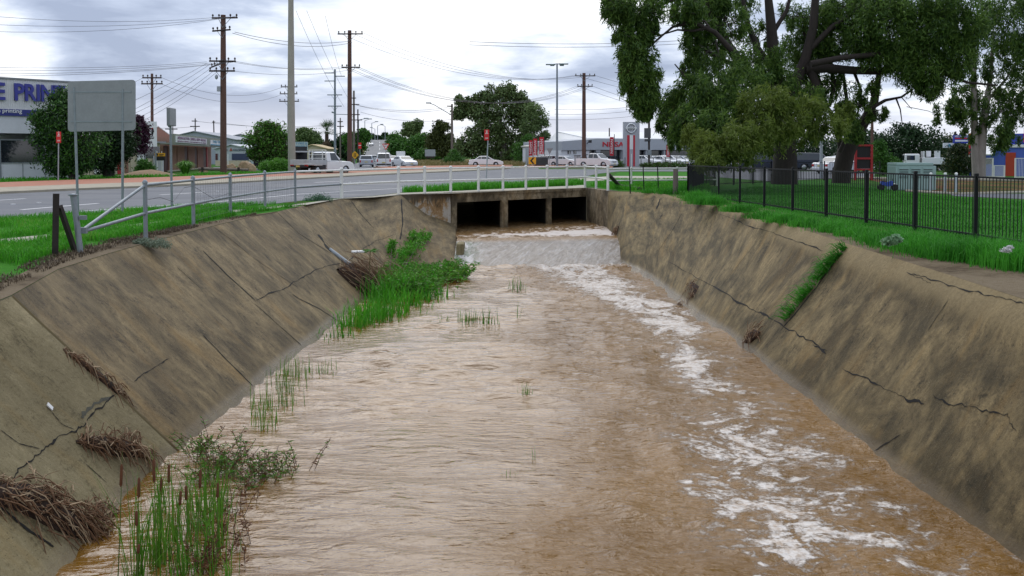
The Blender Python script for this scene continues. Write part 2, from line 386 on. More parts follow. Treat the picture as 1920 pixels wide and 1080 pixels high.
# brick paved island with its concrete apron and kerb, left of the road
far = [(-600, 398), (-150, 366), (0, 356.5), (150, 350), (300, 345), (420, 339.5), (560, 332), (700, 325), (860, 319), (955, 315.5)]
apr = MB(); A = G(*road_far[:9], (955, 317)); Bk = G(*far)
def strip(mb, a, b, z0, z1, mi=0):
    for i in range(len(a) - 1):
        p, q, r_, s_ = a[i], a[i + 1], b[i + 1], b[i]
        mb.add([(p.x, p.y, z0), (q.x, q.y, z0), (r_.x, r_.y, z1), (s_.x, s_.y, z1)], [(0, 1, 2, 3)], mi)
aA = [Vector((p.x, p.y, 0)) for p in A]
strip(apr, aA, aA, 0.0, .10); strip(apr, aA, Bk, .10, .13)
o = apr.build('kerb', KERB); o['kind'] = 'structure'
bf = [(-600, 380), (-150, 355), (0, 349), (150, 343), (300, 338), (420, 333), (560, 326), (700, 319.5), (800, 315), (900, 312.2), (962, 312.5)]
pv = MB(); C2 = G(*bf); Bk2 = Bk + [gp(958, 314.5)]; strip(pv, Bk2, C2, .13, .20); pv_o = pv.build('paving', PAVER); pv_o['kind'] = 'structure'
# brick splitter island on the far right approach
isl = [gx(972, 123), gx(1010, 132), gx(1080, 131), gx(1150, 118), gx(1147, 109), gx(1090, 110), gx(1020, 114)]
b = MB(); b.prism([(p.x, p.y) for p in isl], 0, .15, 0, 1); o = b.build('paving', [PAVER, KERB]); o['kind'] = 'structure'
isl = [gx(700, 108), gx(800, 118), gx(960, 128), gx(962, 121), gx(900, 112), gx(800, 101), gx(730, 97)]
b = MB(); b.prism([(p.x, p.y) for p in isl], 0, .24, 0, 1); o = b.build('paving', [PAVER, KERB]); o['kind'] = 'structure'
# footpaths
sheet('footpath', G((-300, 478), (0, 449), (130, 436), (300, 415), (420, 396), (500, 389), (540, 384), (560, 386.5), (500, 392), (420, 400), (300, 420), (130, 443), (0, 458), (-300, 490)), CONC, .006)
sheet('driveway', G((850, 348.6), (1000, 340.5), (1085, 334.5), (1150, 330), (1310, 330.5), (1330, 337.5), (1160, 337.5), (1090, 340), (1000, 345), (900, 349.5)), CONC, .006)
sheet('coping', G((545, 385), (640, 372.2), (700, 368.2), (752, 362), (850, 358.6), (940, 354.5), (1040, 350), (1096, 347.2), (1100, 352.6), (1040, 355.2), (940, 359.3), (850, 363), (752, 365.8), (700, 370.5), (640, 373), (575, 384.5)), CONC, .012)
sheet('verge', G((0, 459), (130, 444), (300, 421), (420, 401), (500, 393), (560, 387), (600, 379), (575, 384), (520, 396), (470, 405), (400, 420), (300, 443), (200, 470), (110, 497), (22, 540), (-20, 556), (-200, 620), (-300, 600), (-300, 492)), VERGE, .004)
sheet('verge', G((-300, 436), (0, 412), (150, 402), (300, 392), (420, 386), (520, 382.5), (540, 383.5), (500, 388.5), (420, 395.5), (300, 414.5), (130, 435.5), (0, 448.5), (-300, 477)), VERGE, .004)
sheet('verge', G((752, 361.2), (850, 349), (1000, 345.5), (1090, 340.5), (1160, 338), (1330, 338), (1330, 372), (1300, 371), (1230, 361.5), (1142, 357), (1100, 348), (1040, 349.5), (940, 354), (850, 358)), VERGE, .005)
sheet('verge', G((1160, 323), (1300, 323), (1400, 323.5), (1400, 330), (1310, 330.2), (1150, 329.5)), VERGE, .005)
fl = lambda y: 8.71 - (y - 18) * .0984
sheet('lawn', [Vector((fl(y) - .1, y, 0)) for y in (6, 18, 28, 37)] + [gx(1300, 46), gx(1440, 56), gx(1560, 60), gx(1650, 47), gx(1700, 41), gx(1800, 36.5), gx(1920, 34), Vector((30, 32, 0)), Vector((30, 6, 0))], LAWN, .004)
sheet('dirt_margin', G((-200, 620), (-20, 540), (22, 522), (110, 480), (200, 456), (300, 434), (400, 415), (470, 403), (520, 397), (520, 397.2), (470, 407), (400, 424), (300, 449), (200, 477), (110, 505), (22, 554), (0, 563), (-200, 650)), DIRT, .007)
sheet('dirt_margin', G((1232, 361), (1300, 368), (1360, 376), (1430, 390), (1500, 405), (1600, 425), (1780, 465), (1920, 495), (2100, 530), (2100, 624), (1920, 562), (1780, 516), (1590, 458), (1500, 428), (1430, 404), (1360, 385), (1300, 372), (1230, 362.5)), DIRT, .006)
# garden bed and path on the far right
sheet('garden_bed', [gx(1630, 62), gx(1920, 60), gx(2300, 60), gx(2300, 42), gx(1800, 40), gx(1700, 43)], soilgrass('garden_bed_soil', (.05, .09, .02), (.10, .10, .03), (.20, .10, .05), .5), .003)
sheet('path', [gx(1780, 39.5), gx(2300, 38), gx(2300, 33), gx(1920, 34.5), gx(1790, 37)], ASPH, .009)
b = MB(); b.tube([gx(1700, 41.6, .03), gx(1800, 38.3, .03), gx(1800, 38.3, .03), gx(1930, 40.2, .03)], .07, 6); o = b.build('kerb', CONC); o['kind'] = 'structure'
b = MB(); b.tube([gx(1600, 63, .06), gx(1700, 60, .06), gx(1920, 58, .06)], .12, 6); o = b.build('kerb', CONC); o['kind'] = 'structure'
# road paint
def pline(pts, w, name='road_marking'):
    P = [Vector((p.x, p.y, 0)) for p in G(*pts)]; b = MB()
    L = []; Rr = []
    for i, p in enumerate(P):
        t = (P[min(i + 1, len(P) - 1)] - P[max(i - 1, 0)]).normalized(); n = Vector((-t.y, t.x, 0)) * w / 2; L.append(p + n); Rr.append(p - n)
    strip(b, L, Rr, .013, .013); o = b.build(name, LINE); o['kind'] = 'structure'
pline([(37, 406.5), (150, 397), (300, 386.5), (420, 378), (560, 364.5), (700, 356.5), (800, 350.3), (900, 342)], .13)
pline([(-60, 379.5), (48, 373)], .16); pline([(40, 394), (110, 388), (184, 382)], .16)
pline([(590, 342.5), (640, 340)], .2); pline([(300, 366), (380, 361)], .16)
for px, py in ((25, 384), (73, 381), (656, 342), (675, 341), (692, 340.5), (822, 333), (834, 332.6), (900, 330), (955, 327), (1045, 323), (381, 361), (408, 359.5)):
    p = gp(px, py); b = MB(); b.box((p.x, p.y, .02), (.12, .10, .025)); o = b.build('road_marking', LINE); o['kind'] = 'structure'
# ------------------------------------------------------------------ hill road (overpass ramp)
ramp = [(110, 0), (200, 0), (300, 0.02), (330, .55), (360, 1.6), (420, 5.2), (480, 8.6), (520, 9.6), (620, 9.0)]
b = MB(); hb = MB(); lf = []; rf = []; lo_ = []; ro_ = []
for y, z in ramp[2:]:
    c = -41.3 * y / 300; hw = 5.4
    lf.append(Vector((c - hw, y, z))); rf.append(Vector((c + hw, y, z)))
    k = 1.6 * z + 2; lo_.append(Vector((c - hw - k, y, -.1))); ro_.append(Vector((c + hw + k, y, -.1)))
for i in range(len(lf) - 1):
    b.add([lf[i], rf[i], rf[i + 1], lf[i + 1]], [(0, 1, 2, 3)])
    hb.add([lo_[i], lf[i] - Vector((.3, 0, .05)), lf[i + 1] - Vector((.3, 0, .05)), lo_[i + 1]], [(0, 1, 2, 3)], 0)
    hb.add([rf[i] - Vector((-.3, 0, .05)), ro_[i], ro_[i + 1], rf[i + 1] - Vector((-.3, 0, .05))], [(0, 1, 2, 3)], 0)
    hb.add([lf[i] - Vector((.3, 0, .05)), rf[i] - Vector((-.3, 0, .05)), rf[i + 1] - Vector((-.3, 0, .05)), lf[i + 1] - Vector((.3, 0, .05))], [(0, 1, 2, 3)], 0)
o = b.build('road', ASPH2); o['kind'] = 'structure'; o = hb.build('hill', DRYG); o['kind'] = 'structure'
for sgn, name, lab in ((-1, 'guard_rail', 'pale guard rail along the uphill road beside the utility poles'), (1, 'guard_rail', 'pale guard rail along the uphill road behind the box truck')):
    g = thing(name, lab, 'guard rail', (0, 0, 0), 0, 'guard rails of the hill road'); e = lf if sgn < 0 else rf
    rb = MB()
    for i in range(len(e) - 1):
        p, q = e[i] + Vector((sgn * .2, 0, .45)), e[i + 1] + Vector((sgn * .2, 0, .45)); rb.plate([p, q, q + Vector((0, 0, .5)), p + Vector((0, 0, .5))], .08)
    rb.build('rail', RAILW, g)
    for i in range(len(e) - 1):
        for k in range(3):
            p = e[i].lerp(e[i + 1], k / 3); pb = MB(); pb.box((p.x + sgn * .34, p.y, p.z + .4), (.12, .12, .9)); pb.build('post', GALV, g)
pb = MB()
for i in range(len(lf) - 1):
    for k in range(2):
        p = lf[i].lerp(rf[i], .5).lerp(lf[i + 1].lerp(rf[i + 1], .5), k / 2); q = lf[i].lerp(rf[i], .5).lerp(lf[i + 1].lerp(rf[i + 1], .5), k / 2 + .3)
        pb.add([p + Vector((-.09, 0, .05)), p + Vector((.09, 0, .05)), q + Vector((.09, 0, .05)), q + Vector((-.09, 0, .05))], [(0, 1, 2, 3)])
o = pb.build('road_marking', LINE); o['kind'] = 'structure'
sheet('dry_verge', [gx(742, 300), gx(760, 200), gx(785, 130), gx(890, 133), gx(1010, 136), gx(1010, 200), gx(950, 320), gx(800, 420)], DRYG, .006)
b = MB()
n = 14; pts = [gx(225, 70), gx(325, 74)]
mound = []
for i in range(n + 1):
    for j in range(7):
        u, v = i / n, j / 6; p = pts[0].lerp(pts[1], u); h = math.sin(math.pi * u) * math.sin(math.pi * v) * .48
        mound.append((p.x, p.y + (v - .5) * 5, h + noise.noise((u * 6, v * 6, 0)) * .12 * math.sin(math.pi * u) * math.sin(math.pi * v) - .01))
b.add(mound, [(i * 7 + j, (i + 1) * 7 + j, (i + 1) * 7 + j + 1, i * 7 + j + 1) for i in range(n) for j in range(6)], 0, True)
o = b.build('dirt_mound', M('sandy_fill', (.27, .185, .105), .95, 0, .3, 2, .5, 20)); tag(o, 'low heap of sandy soil beside the road across from the railing', 'dirt heap')
# ------------------------------------------------------------------ weathered concrete
def weathered(name, light, mid, dark, mossy=.5, streak=1.0, seed=0.0, wet=True, spec=.3, lip=False):
    m, nt, b = new_mat(name); uv = nt.tc('UV'); p = nt.geo()
    u3 = nt.mapping(uv, (1, 1, 1), (seed, seed * 1.7, 0))
    st = nt.noise(nt.mapping(u3, (2.1, .72, 1)), 1.5, 9, .70, .9)
    st2 = nt.noise(nt.mapping(u3, (4.5, 1.5, 1)), 2.2, 7, .70, .6)
    bl = nt.noise(u3, .75, 8, .66, .5); bl2 = nt.noise(nt.mapping(u3, (1, .7, 1), (4, 9, 0)), 2.3, 7, .7, .7)
    gr = nt.noise(u3, 16, 6, .82); sp = nt.noise(u3, 75, 2, .6)
    f = nt.math('ADD', nt.math('MULTIPLY', st, .26 * streak), nt.math('ADD', nt.math('MULTIPLY', bl2, .30), nt.math('ADD', nt.math('MULTIPLY', st2, .20 * streak), nt.math('MULTIPLY', gr, .34))))
    hi = .64 + .46 * streak
    f = nt.math('DIVIDE', f, hi)
    c = nt.ramp(f, [(.415, dark), (.475, mid), (.54, light), (.605, tuple(min(1, k * 1.35) for k in light))])
    # ochre rust tint
    oc = nt.ramp(nt.noise(nt.mapping(u3, (1.5, .4, 1), (7, 2, 0)), 1.1, 5, .6, .4), [(.54, 0.0), (.70, .5)])
    c = nt.mix(oc, c, (light[0] * 1.12, light[1] * .92, light[2] * .62))
    # dark growth, stronger in blotches
    mo = nt.ramp(nt.math('ADD', nt.math('MULTIPLY', bl, .6), nt.math('ADD', nt.math('MULTIPLY', gr, .22), nt.math('MULTIPLY', st2, .18))), [(.475, 0.0), (.56, 1.0)])
    c = nt.mix(nt.math('MULTIPLY', mo, mossy), c, dark)
    # pale grit specks and dark pits
    c = nt.mix(nt.ramp(sp, [(.675, 0.0), (.72, .85)]), c, (.46, .42, .34))
    c = nt.mix(nt.ramp(nt.noise(u3, 48, 2, .6), [(.31, .8), (.37, 0.0)]), c, tuple(k * .4 for k in dark))
    if lip:
        vv = nt.sep(uv)[1]; lf_ = nt.rng(nt.math('ADD', vv, nt.math('MULTIPLY', nt.math('SUBTRACT', bl2, .5), .5)), .30, .55, .7, 0, 'SMOOTHSTEP'); c = nt.mix(lf_, c, nt.mix(nt.rng(gr, .3, .7), (.20, .148, .072), (.34, .265, .14)))
    b.inputs['Specular IOR Level'].default_value = spec
    if wet:
        z = nt.sep(p)[2]; zn = nt.math('ADD', z, nt.math('MULTIPLY', nt.math('SUBTRACT', bl2, .5), .35))
        we = nt.rng(zn, ZW + .02, ZW + .22, 1, 0, 'SMOOTHSTEP')
        c = nt.mix(nt.math('MULTIPLY', we, .55), c, (.22, .17, .105))
        nt.put(b.inputs['Roughness'], nt.rng(nt.math('SUBTRACT', z, nt.math('MULTIPLY', bl2, .1)), ZW + .0, ZW + .12, .08, .85))
    else: b.inputs['Roughness'].default_value = .85
    nt.put(b.inputs['Base Color'], c)
    h = nt.math('ADD', nt.math('MULTIPLY', gr, .5), nt.math('ADD', nt.math('MULTIPLY', st2, .6), nt.math('MULTIPLY', bl2, .8)))
    nt.put(b.inputs['Normal'], nt.bump(h, .55, .03)); return m
CL = weathered('bank_concrete', (.248, .188, .100), (.150, .113, .062), (.056, .045, .028), .58, 1.0, 0.0)
CR = weathered('bank_concrete_mossy', (.258, .194, .096), (.150, .113, .058), (.042, .035, .020), .70, 1.0, 11.0, lip=True)
CS = weathered('clean_slab_concrete', (.265, .220, .122), (.22, .18, .095), (.105, .085, .045), .28, .45, 23.0)
CW = weathered('headwall_concrete', (.33, .27, .18), (.15, .115, .066), (.045, .035, .022), .8, 1.0, 31.0, False)
CRK = M('crack_shade_and_soil', (.007, .006, .005), .95, 0, .4, 14)  # soil fill, with the shade inside the cracks put into its near-black colour
def bank_grid(top, bot, nv, lip, seed, over=.7, step=.11):
    T = lerp_poly(top, 9e9); 
    # resample both edges together
    n = []; 
    for (a, b_, c_, d_) in zip(top, top[1:], bot, bot[1:]): n.append(max(1, int(((b_ - a).length + (d_ - c_).length) / 2 / step)))
    rows = []; us = []; u = 0
    for i, k in enumerate(n):
        for j in range(k + (1 if i == len(n) - 1 else 0)):
            t = j / k; a = top[i].lerp(top[i + 1], t); c = bot[i].lerp(bot[i + 1], t); rows.append((a, c)); us.append(u + t * ((top[i + 1] - top[i]).length + (bot[i + 1] - bot[i]).length) / 2)
        u += ((top[i + 1] - top[i]).length + (bot[i + 1] - bot[i]).length) / 2
    Pm = np.zeros((len(rows), nv + 1, 3)); UV = np.zeros((len(rows), nv + 1, 2))
    for i, (a, c) in enumerate(rows):
        dn = (c - a); L = dn.length; out = Vector((-dn.y, dn.x, 0)); 
        nr = Vector((dn.x, dn.y, 0)); nr = Vector((nr.x * -dn.z, nr.y * -dn.z, nr.length_squared)).normalized() if nr.length > 1e-4 else Vector((0, 0, 1))
        for j in range(nv + 1):
            v = j / nv * (1 + over / L) if True else 0
            q = a + dn * v
            d_ = (noise.noise((us[i] * .35 + seed, v * 1.6, seed)) * .035 + noise.noise((us[i] * 1.7 + seed, v * 5, seed)) * .012) * min(1, v * 6)
            if lip: d_ += lip * math.exp(-((v - .10) / .09) ** 2)
            q = q + nr * d_
            Pm[i, j] = q; UV[i, j] = (us[i], v * L)
    return Pm, UV
def bvh_of(Pm):
    a, b_, _ = Pm.shape; V = [Vector(p) for p in Pm.reshape(-1, 3)]
    fs = [(i * b_ + j, (i + 1) * b_ + j, (i + 1) * b_ + j + 1, i * b_ + j + 1) for i in range(a - 1) for j in range(b_ - 1)]
    return BVHTree.FromPolygons(V, fs)
def hit(bv, px, py):
    l, n, i, d_ = bv.ray_cast(O, ray(px, py).normalized())
    if l is None: return None, None
    if n.dot(ray(px, py)) > 0: n = -n
    return l, n
def crack(mb, bv, px, w, jag=.02, sub=9, mi=0, lift=.006, seed=0):
    """a broken joint: an irregular dark ribbon lying on the slab"""
    rnd = random.Random(seed + int(px[0][0])); L = []
    for a, b_ in zip(px, px[1:]):
        for k in range(sub):
            t = k / sub; q = hit(bv, a[0] + (b_[0] - a[0]) * t, a[1] + (b_[1] - a[1]) * t)
            if q[0] is not None: L.append(q)
    q = hit(bv, *px[-1]); 
    if q[0] is not None: L.append(q)
    if len(L) < 2: return
    A = []; B_ = []; wob = 0.0; w = w * (.50 if jag > .013 else 1.7)
    for i, (p, n) in enumerate(L):
        t = (L[min(i + 1, len(L) - 1)][0] - L[max(i - 1, 0)][0]).normalized(); s_ = t.cross(n).normalized()
        wob = .6 * wob + rnd.uniform(-jag, jag) * .55; off = s_ * wob; ww = w * rnd.uniform(.5, 1.3) * (.35 + 1.5 * abs(noise.noise((i * .23, seed * 3.1, 0))) * 2 if jag > .013 else 1) * (.25 if i in (0, len(L) - 1) else 1)
        A.append(p + off + s_ * ww / 2 + n * lift); B_.append(p + off - s_ * ww / 2 + n * lift)
    vs = A + B_; k = len(A); mb.add(vs, [(i, i + 1, k + i + 1, k + i) for i in range(k - 1)], mi)
def split_grid(Pm, UV, cut):       # rows before/after index
    return (Pm[:cut + 1], UV[:cut + 1]), (Pm[cut:], UV[cut:])
def join_into(o, mb, mat):
    me = o.data; bm = bmesh.new(); bm.from_mesh(me); uvl = bm.loops.layers.uv.active; me.materials.append(mat); mi = len(me.materials) - 1
    vs = [bm.verts.new(v) for v in mb.v]
    for f in mb.f:
        try: fc = bm.faces.new([vs[i] for i in f]); fc.material_index = mi
        except ValueError: pass
    bm.to_mesh(me); bm.free()
# left bank: cleaner slab near the camera, open joint, then the weathered slabs
PL, UL = bank_grid(LT, LB, 30, 0, 3.0); BVL = bvh_of(PL)
PR, UR = bank_grid(RT, RB, 34, .05, 17.0); BVR = bvh_of(PR)
lb = thing('concrete_bank', 'sloping brown concrete bank with dark cracks below the grey pipe railing', 'channel bank')
rb_ = thing('concrete_bank', 'sloping mossy concrete bank with a pale rounded lip below the black fence', 'channel bank')
# the joint runs down the slope from (22,553) to (335,842)
q0, _ = hit(BVL, 40, 566); cut = int(np.argmin(np.abs(PL[:, 2, 1] - gp(22, 554).y)))
jn, jb_ = PL[cut].copy(), None
# shear rows near the joint so that the joint line follows the photograph's direction down the slope
lineA = np.array(hit(BVL, 30, 560)[0]); lineB = np.array(hit(BVL, 332, 840)[0])
def shear(Pm, UV):
    tt = np.linspace(0, 1, Pm.shape[1]); Pn = Pm.copy(); Un = UV.copy(); step = (UV[-1, 0, 0] - UV[0, 0, 0]) / (len(UV) - 1)
    zt, zb = lineA[2], lineB[2]
    for j in range(Pm.shape[1]):
        z = Pm[cut, j, 2]; k = (z - zt) / (zb - zt); ytar = lineA[1] + (lineB[1] - lineA[1]) * k
        dy = ytar - Pm[cut, j, 1]
        i0 = np.arange(len(Pm)); f = np.clip(1 - np.abs(i0 - cut) / 60.0, 0, 1); newi = i0 + f * dy / .11
        newi = np.clip(newi, 0, len(Pm) - 1)
        for c in range(3): Pn[:, j, c] = np.interp(newi, i0, Pm[:, j, c])
        Un[:, j, 0] = np.interp(newi, i0, UV[:, j, 0])
    return Pn, Un
PLs, ULs = shear(PL, UL)
near_P, near_U = PLs[:cut].copy(), ULs[:cut]; far_P, far_U = PLs[cut:].copy(), ULs[cut:]
near_P[:, :, 2] -= .012; near_P[-1] = near_P[-1] * .42 + far_P[0] * .58 - np.array([0, 0, .006])
sl_near = grid_mesh('slab', near_P, CS, near_U, lb); sl_near['label'] = 'cleaner pale near slab'
sl_far = grid_mesh('slab', far_P, CL, far_U, lb); sl_far['label'] = 'weathered streaked main slab'
# sides of the open joint
def skirt(row, depth, mat, parent, name='slab_edge'):
    mb = MB(); a = [Vector(p) for p in row]; b2 = [p + Vector((-.08, 0, -depth)) for p in a]; k = len(a)
    mb.add(a + b2, [(i, i + 1, k + i + 1, k + i) for i in range(k - 1)]); return mb.build(name, mat, parent)
skirt(near_P[-1], .22, CS, lb); skirt(far_P[0], .22, CS, lb)
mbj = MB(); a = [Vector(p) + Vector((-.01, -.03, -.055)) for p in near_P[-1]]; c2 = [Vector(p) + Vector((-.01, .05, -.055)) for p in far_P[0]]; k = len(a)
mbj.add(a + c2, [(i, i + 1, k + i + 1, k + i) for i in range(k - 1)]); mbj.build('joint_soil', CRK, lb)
BVL = bvh_of(np.concatenate([near_P, far_P]))
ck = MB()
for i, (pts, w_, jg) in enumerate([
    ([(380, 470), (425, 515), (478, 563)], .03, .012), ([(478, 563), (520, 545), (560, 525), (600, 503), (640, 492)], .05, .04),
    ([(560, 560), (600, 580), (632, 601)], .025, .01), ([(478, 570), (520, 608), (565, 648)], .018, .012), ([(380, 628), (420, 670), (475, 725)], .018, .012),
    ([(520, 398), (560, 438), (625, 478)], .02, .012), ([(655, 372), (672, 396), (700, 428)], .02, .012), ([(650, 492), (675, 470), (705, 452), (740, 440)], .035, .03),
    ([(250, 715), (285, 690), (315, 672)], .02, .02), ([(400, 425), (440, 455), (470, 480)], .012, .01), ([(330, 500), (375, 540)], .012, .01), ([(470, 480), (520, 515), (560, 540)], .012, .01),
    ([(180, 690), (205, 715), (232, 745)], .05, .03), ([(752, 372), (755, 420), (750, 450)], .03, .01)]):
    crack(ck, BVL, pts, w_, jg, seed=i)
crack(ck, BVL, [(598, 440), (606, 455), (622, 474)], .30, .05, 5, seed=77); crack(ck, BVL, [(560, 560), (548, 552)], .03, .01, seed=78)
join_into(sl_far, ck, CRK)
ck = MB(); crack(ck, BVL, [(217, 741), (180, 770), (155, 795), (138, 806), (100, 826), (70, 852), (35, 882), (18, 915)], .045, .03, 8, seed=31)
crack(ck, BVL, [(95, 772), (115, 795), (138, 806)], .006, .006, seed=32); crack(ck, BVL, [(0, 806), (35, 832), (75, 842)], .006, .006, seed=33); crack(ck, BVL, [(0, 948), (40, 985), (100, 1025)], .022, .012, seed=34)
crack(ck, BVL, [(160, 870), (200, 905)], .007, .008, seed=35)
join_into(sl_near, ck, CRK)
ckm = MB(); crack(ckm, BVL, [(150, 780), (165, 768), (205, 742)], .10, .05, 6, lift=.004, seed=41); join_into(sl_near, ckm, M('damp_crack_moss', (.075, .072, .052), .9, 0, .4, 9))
# right bank
sl_r = grid_mesh('slab', PR, CR, UR, rb_)
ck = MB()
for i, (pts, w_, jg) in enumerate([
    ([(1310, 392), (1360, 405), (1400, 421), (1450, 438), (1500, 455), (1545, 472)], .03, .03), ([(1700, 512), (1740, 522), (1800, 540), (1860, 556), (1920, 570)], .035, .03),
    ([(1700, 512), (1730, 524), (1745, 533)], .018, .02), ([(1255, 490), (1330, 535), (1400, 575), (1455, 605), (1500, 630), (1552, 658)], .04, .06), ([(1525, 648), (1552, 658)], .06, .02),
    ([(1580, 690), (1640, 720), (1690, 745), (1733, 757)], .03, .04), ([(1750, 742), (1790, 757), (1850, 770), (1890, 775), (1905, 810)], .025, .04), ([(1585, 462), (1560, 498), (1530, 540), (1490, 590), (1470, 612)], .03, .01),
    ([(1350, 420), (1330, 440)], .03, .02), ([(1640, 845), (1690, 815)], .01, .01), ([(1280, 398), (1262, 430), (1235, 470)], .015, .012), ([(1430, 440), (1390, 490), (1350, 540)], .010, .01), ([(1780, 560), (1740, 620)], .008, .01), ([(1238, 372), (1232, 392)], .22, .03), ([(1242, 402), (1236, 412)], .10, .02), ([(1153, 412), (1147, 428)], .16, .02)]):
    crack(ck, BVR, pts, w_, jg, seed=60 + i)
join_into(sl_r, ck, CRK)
# ------------------------------------------------------------------ culvert under the road
cv = thing('culvert_bridge', 'low stained concrete culvert with three dark openings under the white railing', 'culvert')
ux = (P1 - P0).normalized(); nr = Vector((ux.y, -ux.x, 0))      # nr points towards the channel
def W(px, z=0.0, off=0.0):
    Y = wallY(px); p = at(px, HZ, Y); return Vector((p.x, p.y, z)) + nr * off
AX = Vector((-.10, 1, 0)).normalized()
def wall_slab(mb, a, b_, z0, z1, th, mi=0): mb.add([a + Vector((0, 0, z0)), b_ + Vector((0, 0, z0)), b_ + Vector((0, 0, z1)), a + Vector((0, 0, z1)), a - nr * th + Vector((0, 0, z0)), b_ - nr * th + Vector((0, 0, z0)), b_ - nr * th + Vector((0, 0, z1)), a - nr * th + Vector((0, 0, z1))], [(0, 1, 2, 3), (5, 4, 7, 6), (4, 0, 3, 7), (1, 5, 6, 2), (3, 2, 6, 7), (4, 5, 1, 0)], mi)
def uv_planar(o, ax):
    me = o.data; l = me.uv_layers.new(name='UVMap') if not me.uv_layers else me.uv_layers.active
    for lp in me.loops:
        c = me.vertices[lp.vertex_index].co; l.data[lp.index].uv = (c.dot(ax), -c.z)
def cpart(name, fn, mat=CW):
    mb = MB(); fn(mb); o = mb.build(name, mat, cv); uv_planar(o, ux); return o
zs = -.39
cpart('lintel', lambda mb: wall_slab(mb, W(853.5), W(1100), zs, .02, .35))
cpart('coping_lip', lambda mb: wall_slab(mb, W(853.5, 0, .05), W(1099, 0, .05), -.10, .024, .04))
def peeling():
    m, nt, b = new_mat('peeling_wall_render'); uv = nt.tc('UV'); vv = nt.sep(uv)[1]
    a = nt.noise(nt.mapping(uv, (1.3, .9, 1), (2, 5, 0)), 1.3, 7, .65, .5); d_ = nt.noise(nt.mapping(uv, (4, .5, 1)), 2, 5, .65); g = nt.noise(uv, 18, 5, .8)
    c = nt.ramp(nt.math('ADD', nt.math('MULTIPLY', a, .75), nt.math('MULTIPLY', g, .25)), [(.38, (.09, .062, .030)), (.46, (.26, .15, .062)), (.515, (.33, .22, .11)), (.53, (.40, .36, .30)), (.63, (.46, .43, .38)), (.66, (.22, .15, .08))])
    tp = nt.math('MULTIPLY', nt.rng(nt.math('ADD', vv, nt.math('MULTIPLY', nt.math('SUBTRACT', d_, .5), 1.3)), .15, .45, 1, 0, 'SMOOTHSTEP'), .9); c = nt.mix(tp, c, (.060, .047, .028))
    nt.put(b.inputs['Base Color'], c); b.inputs['Roughness'].default_value = .9; nt.put(b.inputs['Normal'], nt.bump(nt.math('ADD', a, g), .5, .03)); return m
wl = cpart('wing_wall', lambda mb: wall_slab(mb, W(752), W(845), -1.6, .018, .35), peeling()); wl['label'] = 'peeling stained wall left of the openings'
cpart('pilaster', lambda mb: wall_slab(mb, W(845, 0, .05), W(855, 0, .05), -2.0, .022, .5))
for a_, b_ in ((939.5, 951.5), (1025.5, 1033.5)):
    cpart('pier', lambda mb: wall_slab(mb, W(a_, 0, .03), W(b_, 0, .03), -2.0, zs, .10))
nw = (P2 - P1); nwn = Vector((-nw.y, nw.x, 0)).normalized()
def wingr(mb):
    a, b2 = P1.copy(), P2.copy(); a.z = b2.z = 0; t = Vector((.4, 0, 0))
    for z0, z1 in ((-2.0, .02),): mb.add([a + Vector((0, 0, z0)), b2 + Vector((0, 0, z0)), b2 + Vector((0, 0, z1)), a + Vector((0, 0, z1)), a + t + Vector((0, 0, z0)), b2 + t + Vector((0, 0, z0)), b2 + t + Vector((0, 0, z1)), a + t + Vector((0, 0, z1))], [(0, 1, 2, 3), (5, 4, 7, 6), (4, 0, 3, 7), (1, 5, 6, 2), (3, 2, 6, 7)])
mb = MB(); wingr(mb); o = mb.build('wing_wall', CW, cv); uv_planar(o, nw.normalized()); o['label'] = 'streaked side wall right of the openings'
def inner(mb):
    a, b2 = W(853.5, 0, -.02), W(1100, 0, -.004); dpt = AX * 22
    mb.add([a + Vector((0, 0, zs + .01)), b2 + Vector((0, 0, zs + .01)), b2 + dpt + Vector((0, 0, zs + .01)), a + dpt + Vector((0, 0, zs + .01))], [(0, 1, 2, 3)])
    for s_ in (a, b2): mb.add([s_ + Vector((0, 0, -2)), s_ + dpt + Vector((0, 0, -2)), s_ + dpt + Vector((0, 0, zs + .01)), s_ + Vector((0, 0, zs + .01))], [(0, 1, 2, 3)])
    mb.add([a + dpt + Vector((0, 0, -2)), b2 + dpt + Vector((0, 0, -2)), b2 + dpt + Vector((0, 0, zs + .01)), a + dpt + Vector((0, 0, zs + .01))], [(0, 1, 2, 3)])
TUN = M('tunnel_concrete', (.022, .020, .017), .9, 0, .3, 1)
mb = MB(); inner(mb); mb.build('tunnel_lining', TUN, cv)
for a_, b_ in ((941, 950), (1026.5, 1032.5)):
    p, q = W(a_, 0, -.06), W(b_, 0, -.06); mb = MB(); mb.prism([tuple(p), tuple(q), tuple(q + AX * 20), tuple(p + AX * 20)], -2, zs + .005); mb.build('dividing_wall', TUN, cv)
# end wall of the channel behind the viewer
mb = MB(); mb.box((0, -9.15, -1.6), (11.5, .3, 3.3)); o = mb.build('end_wall', CONC); tag(o, 'plain concrete wall closing the channel behind the viewer', 'wall')
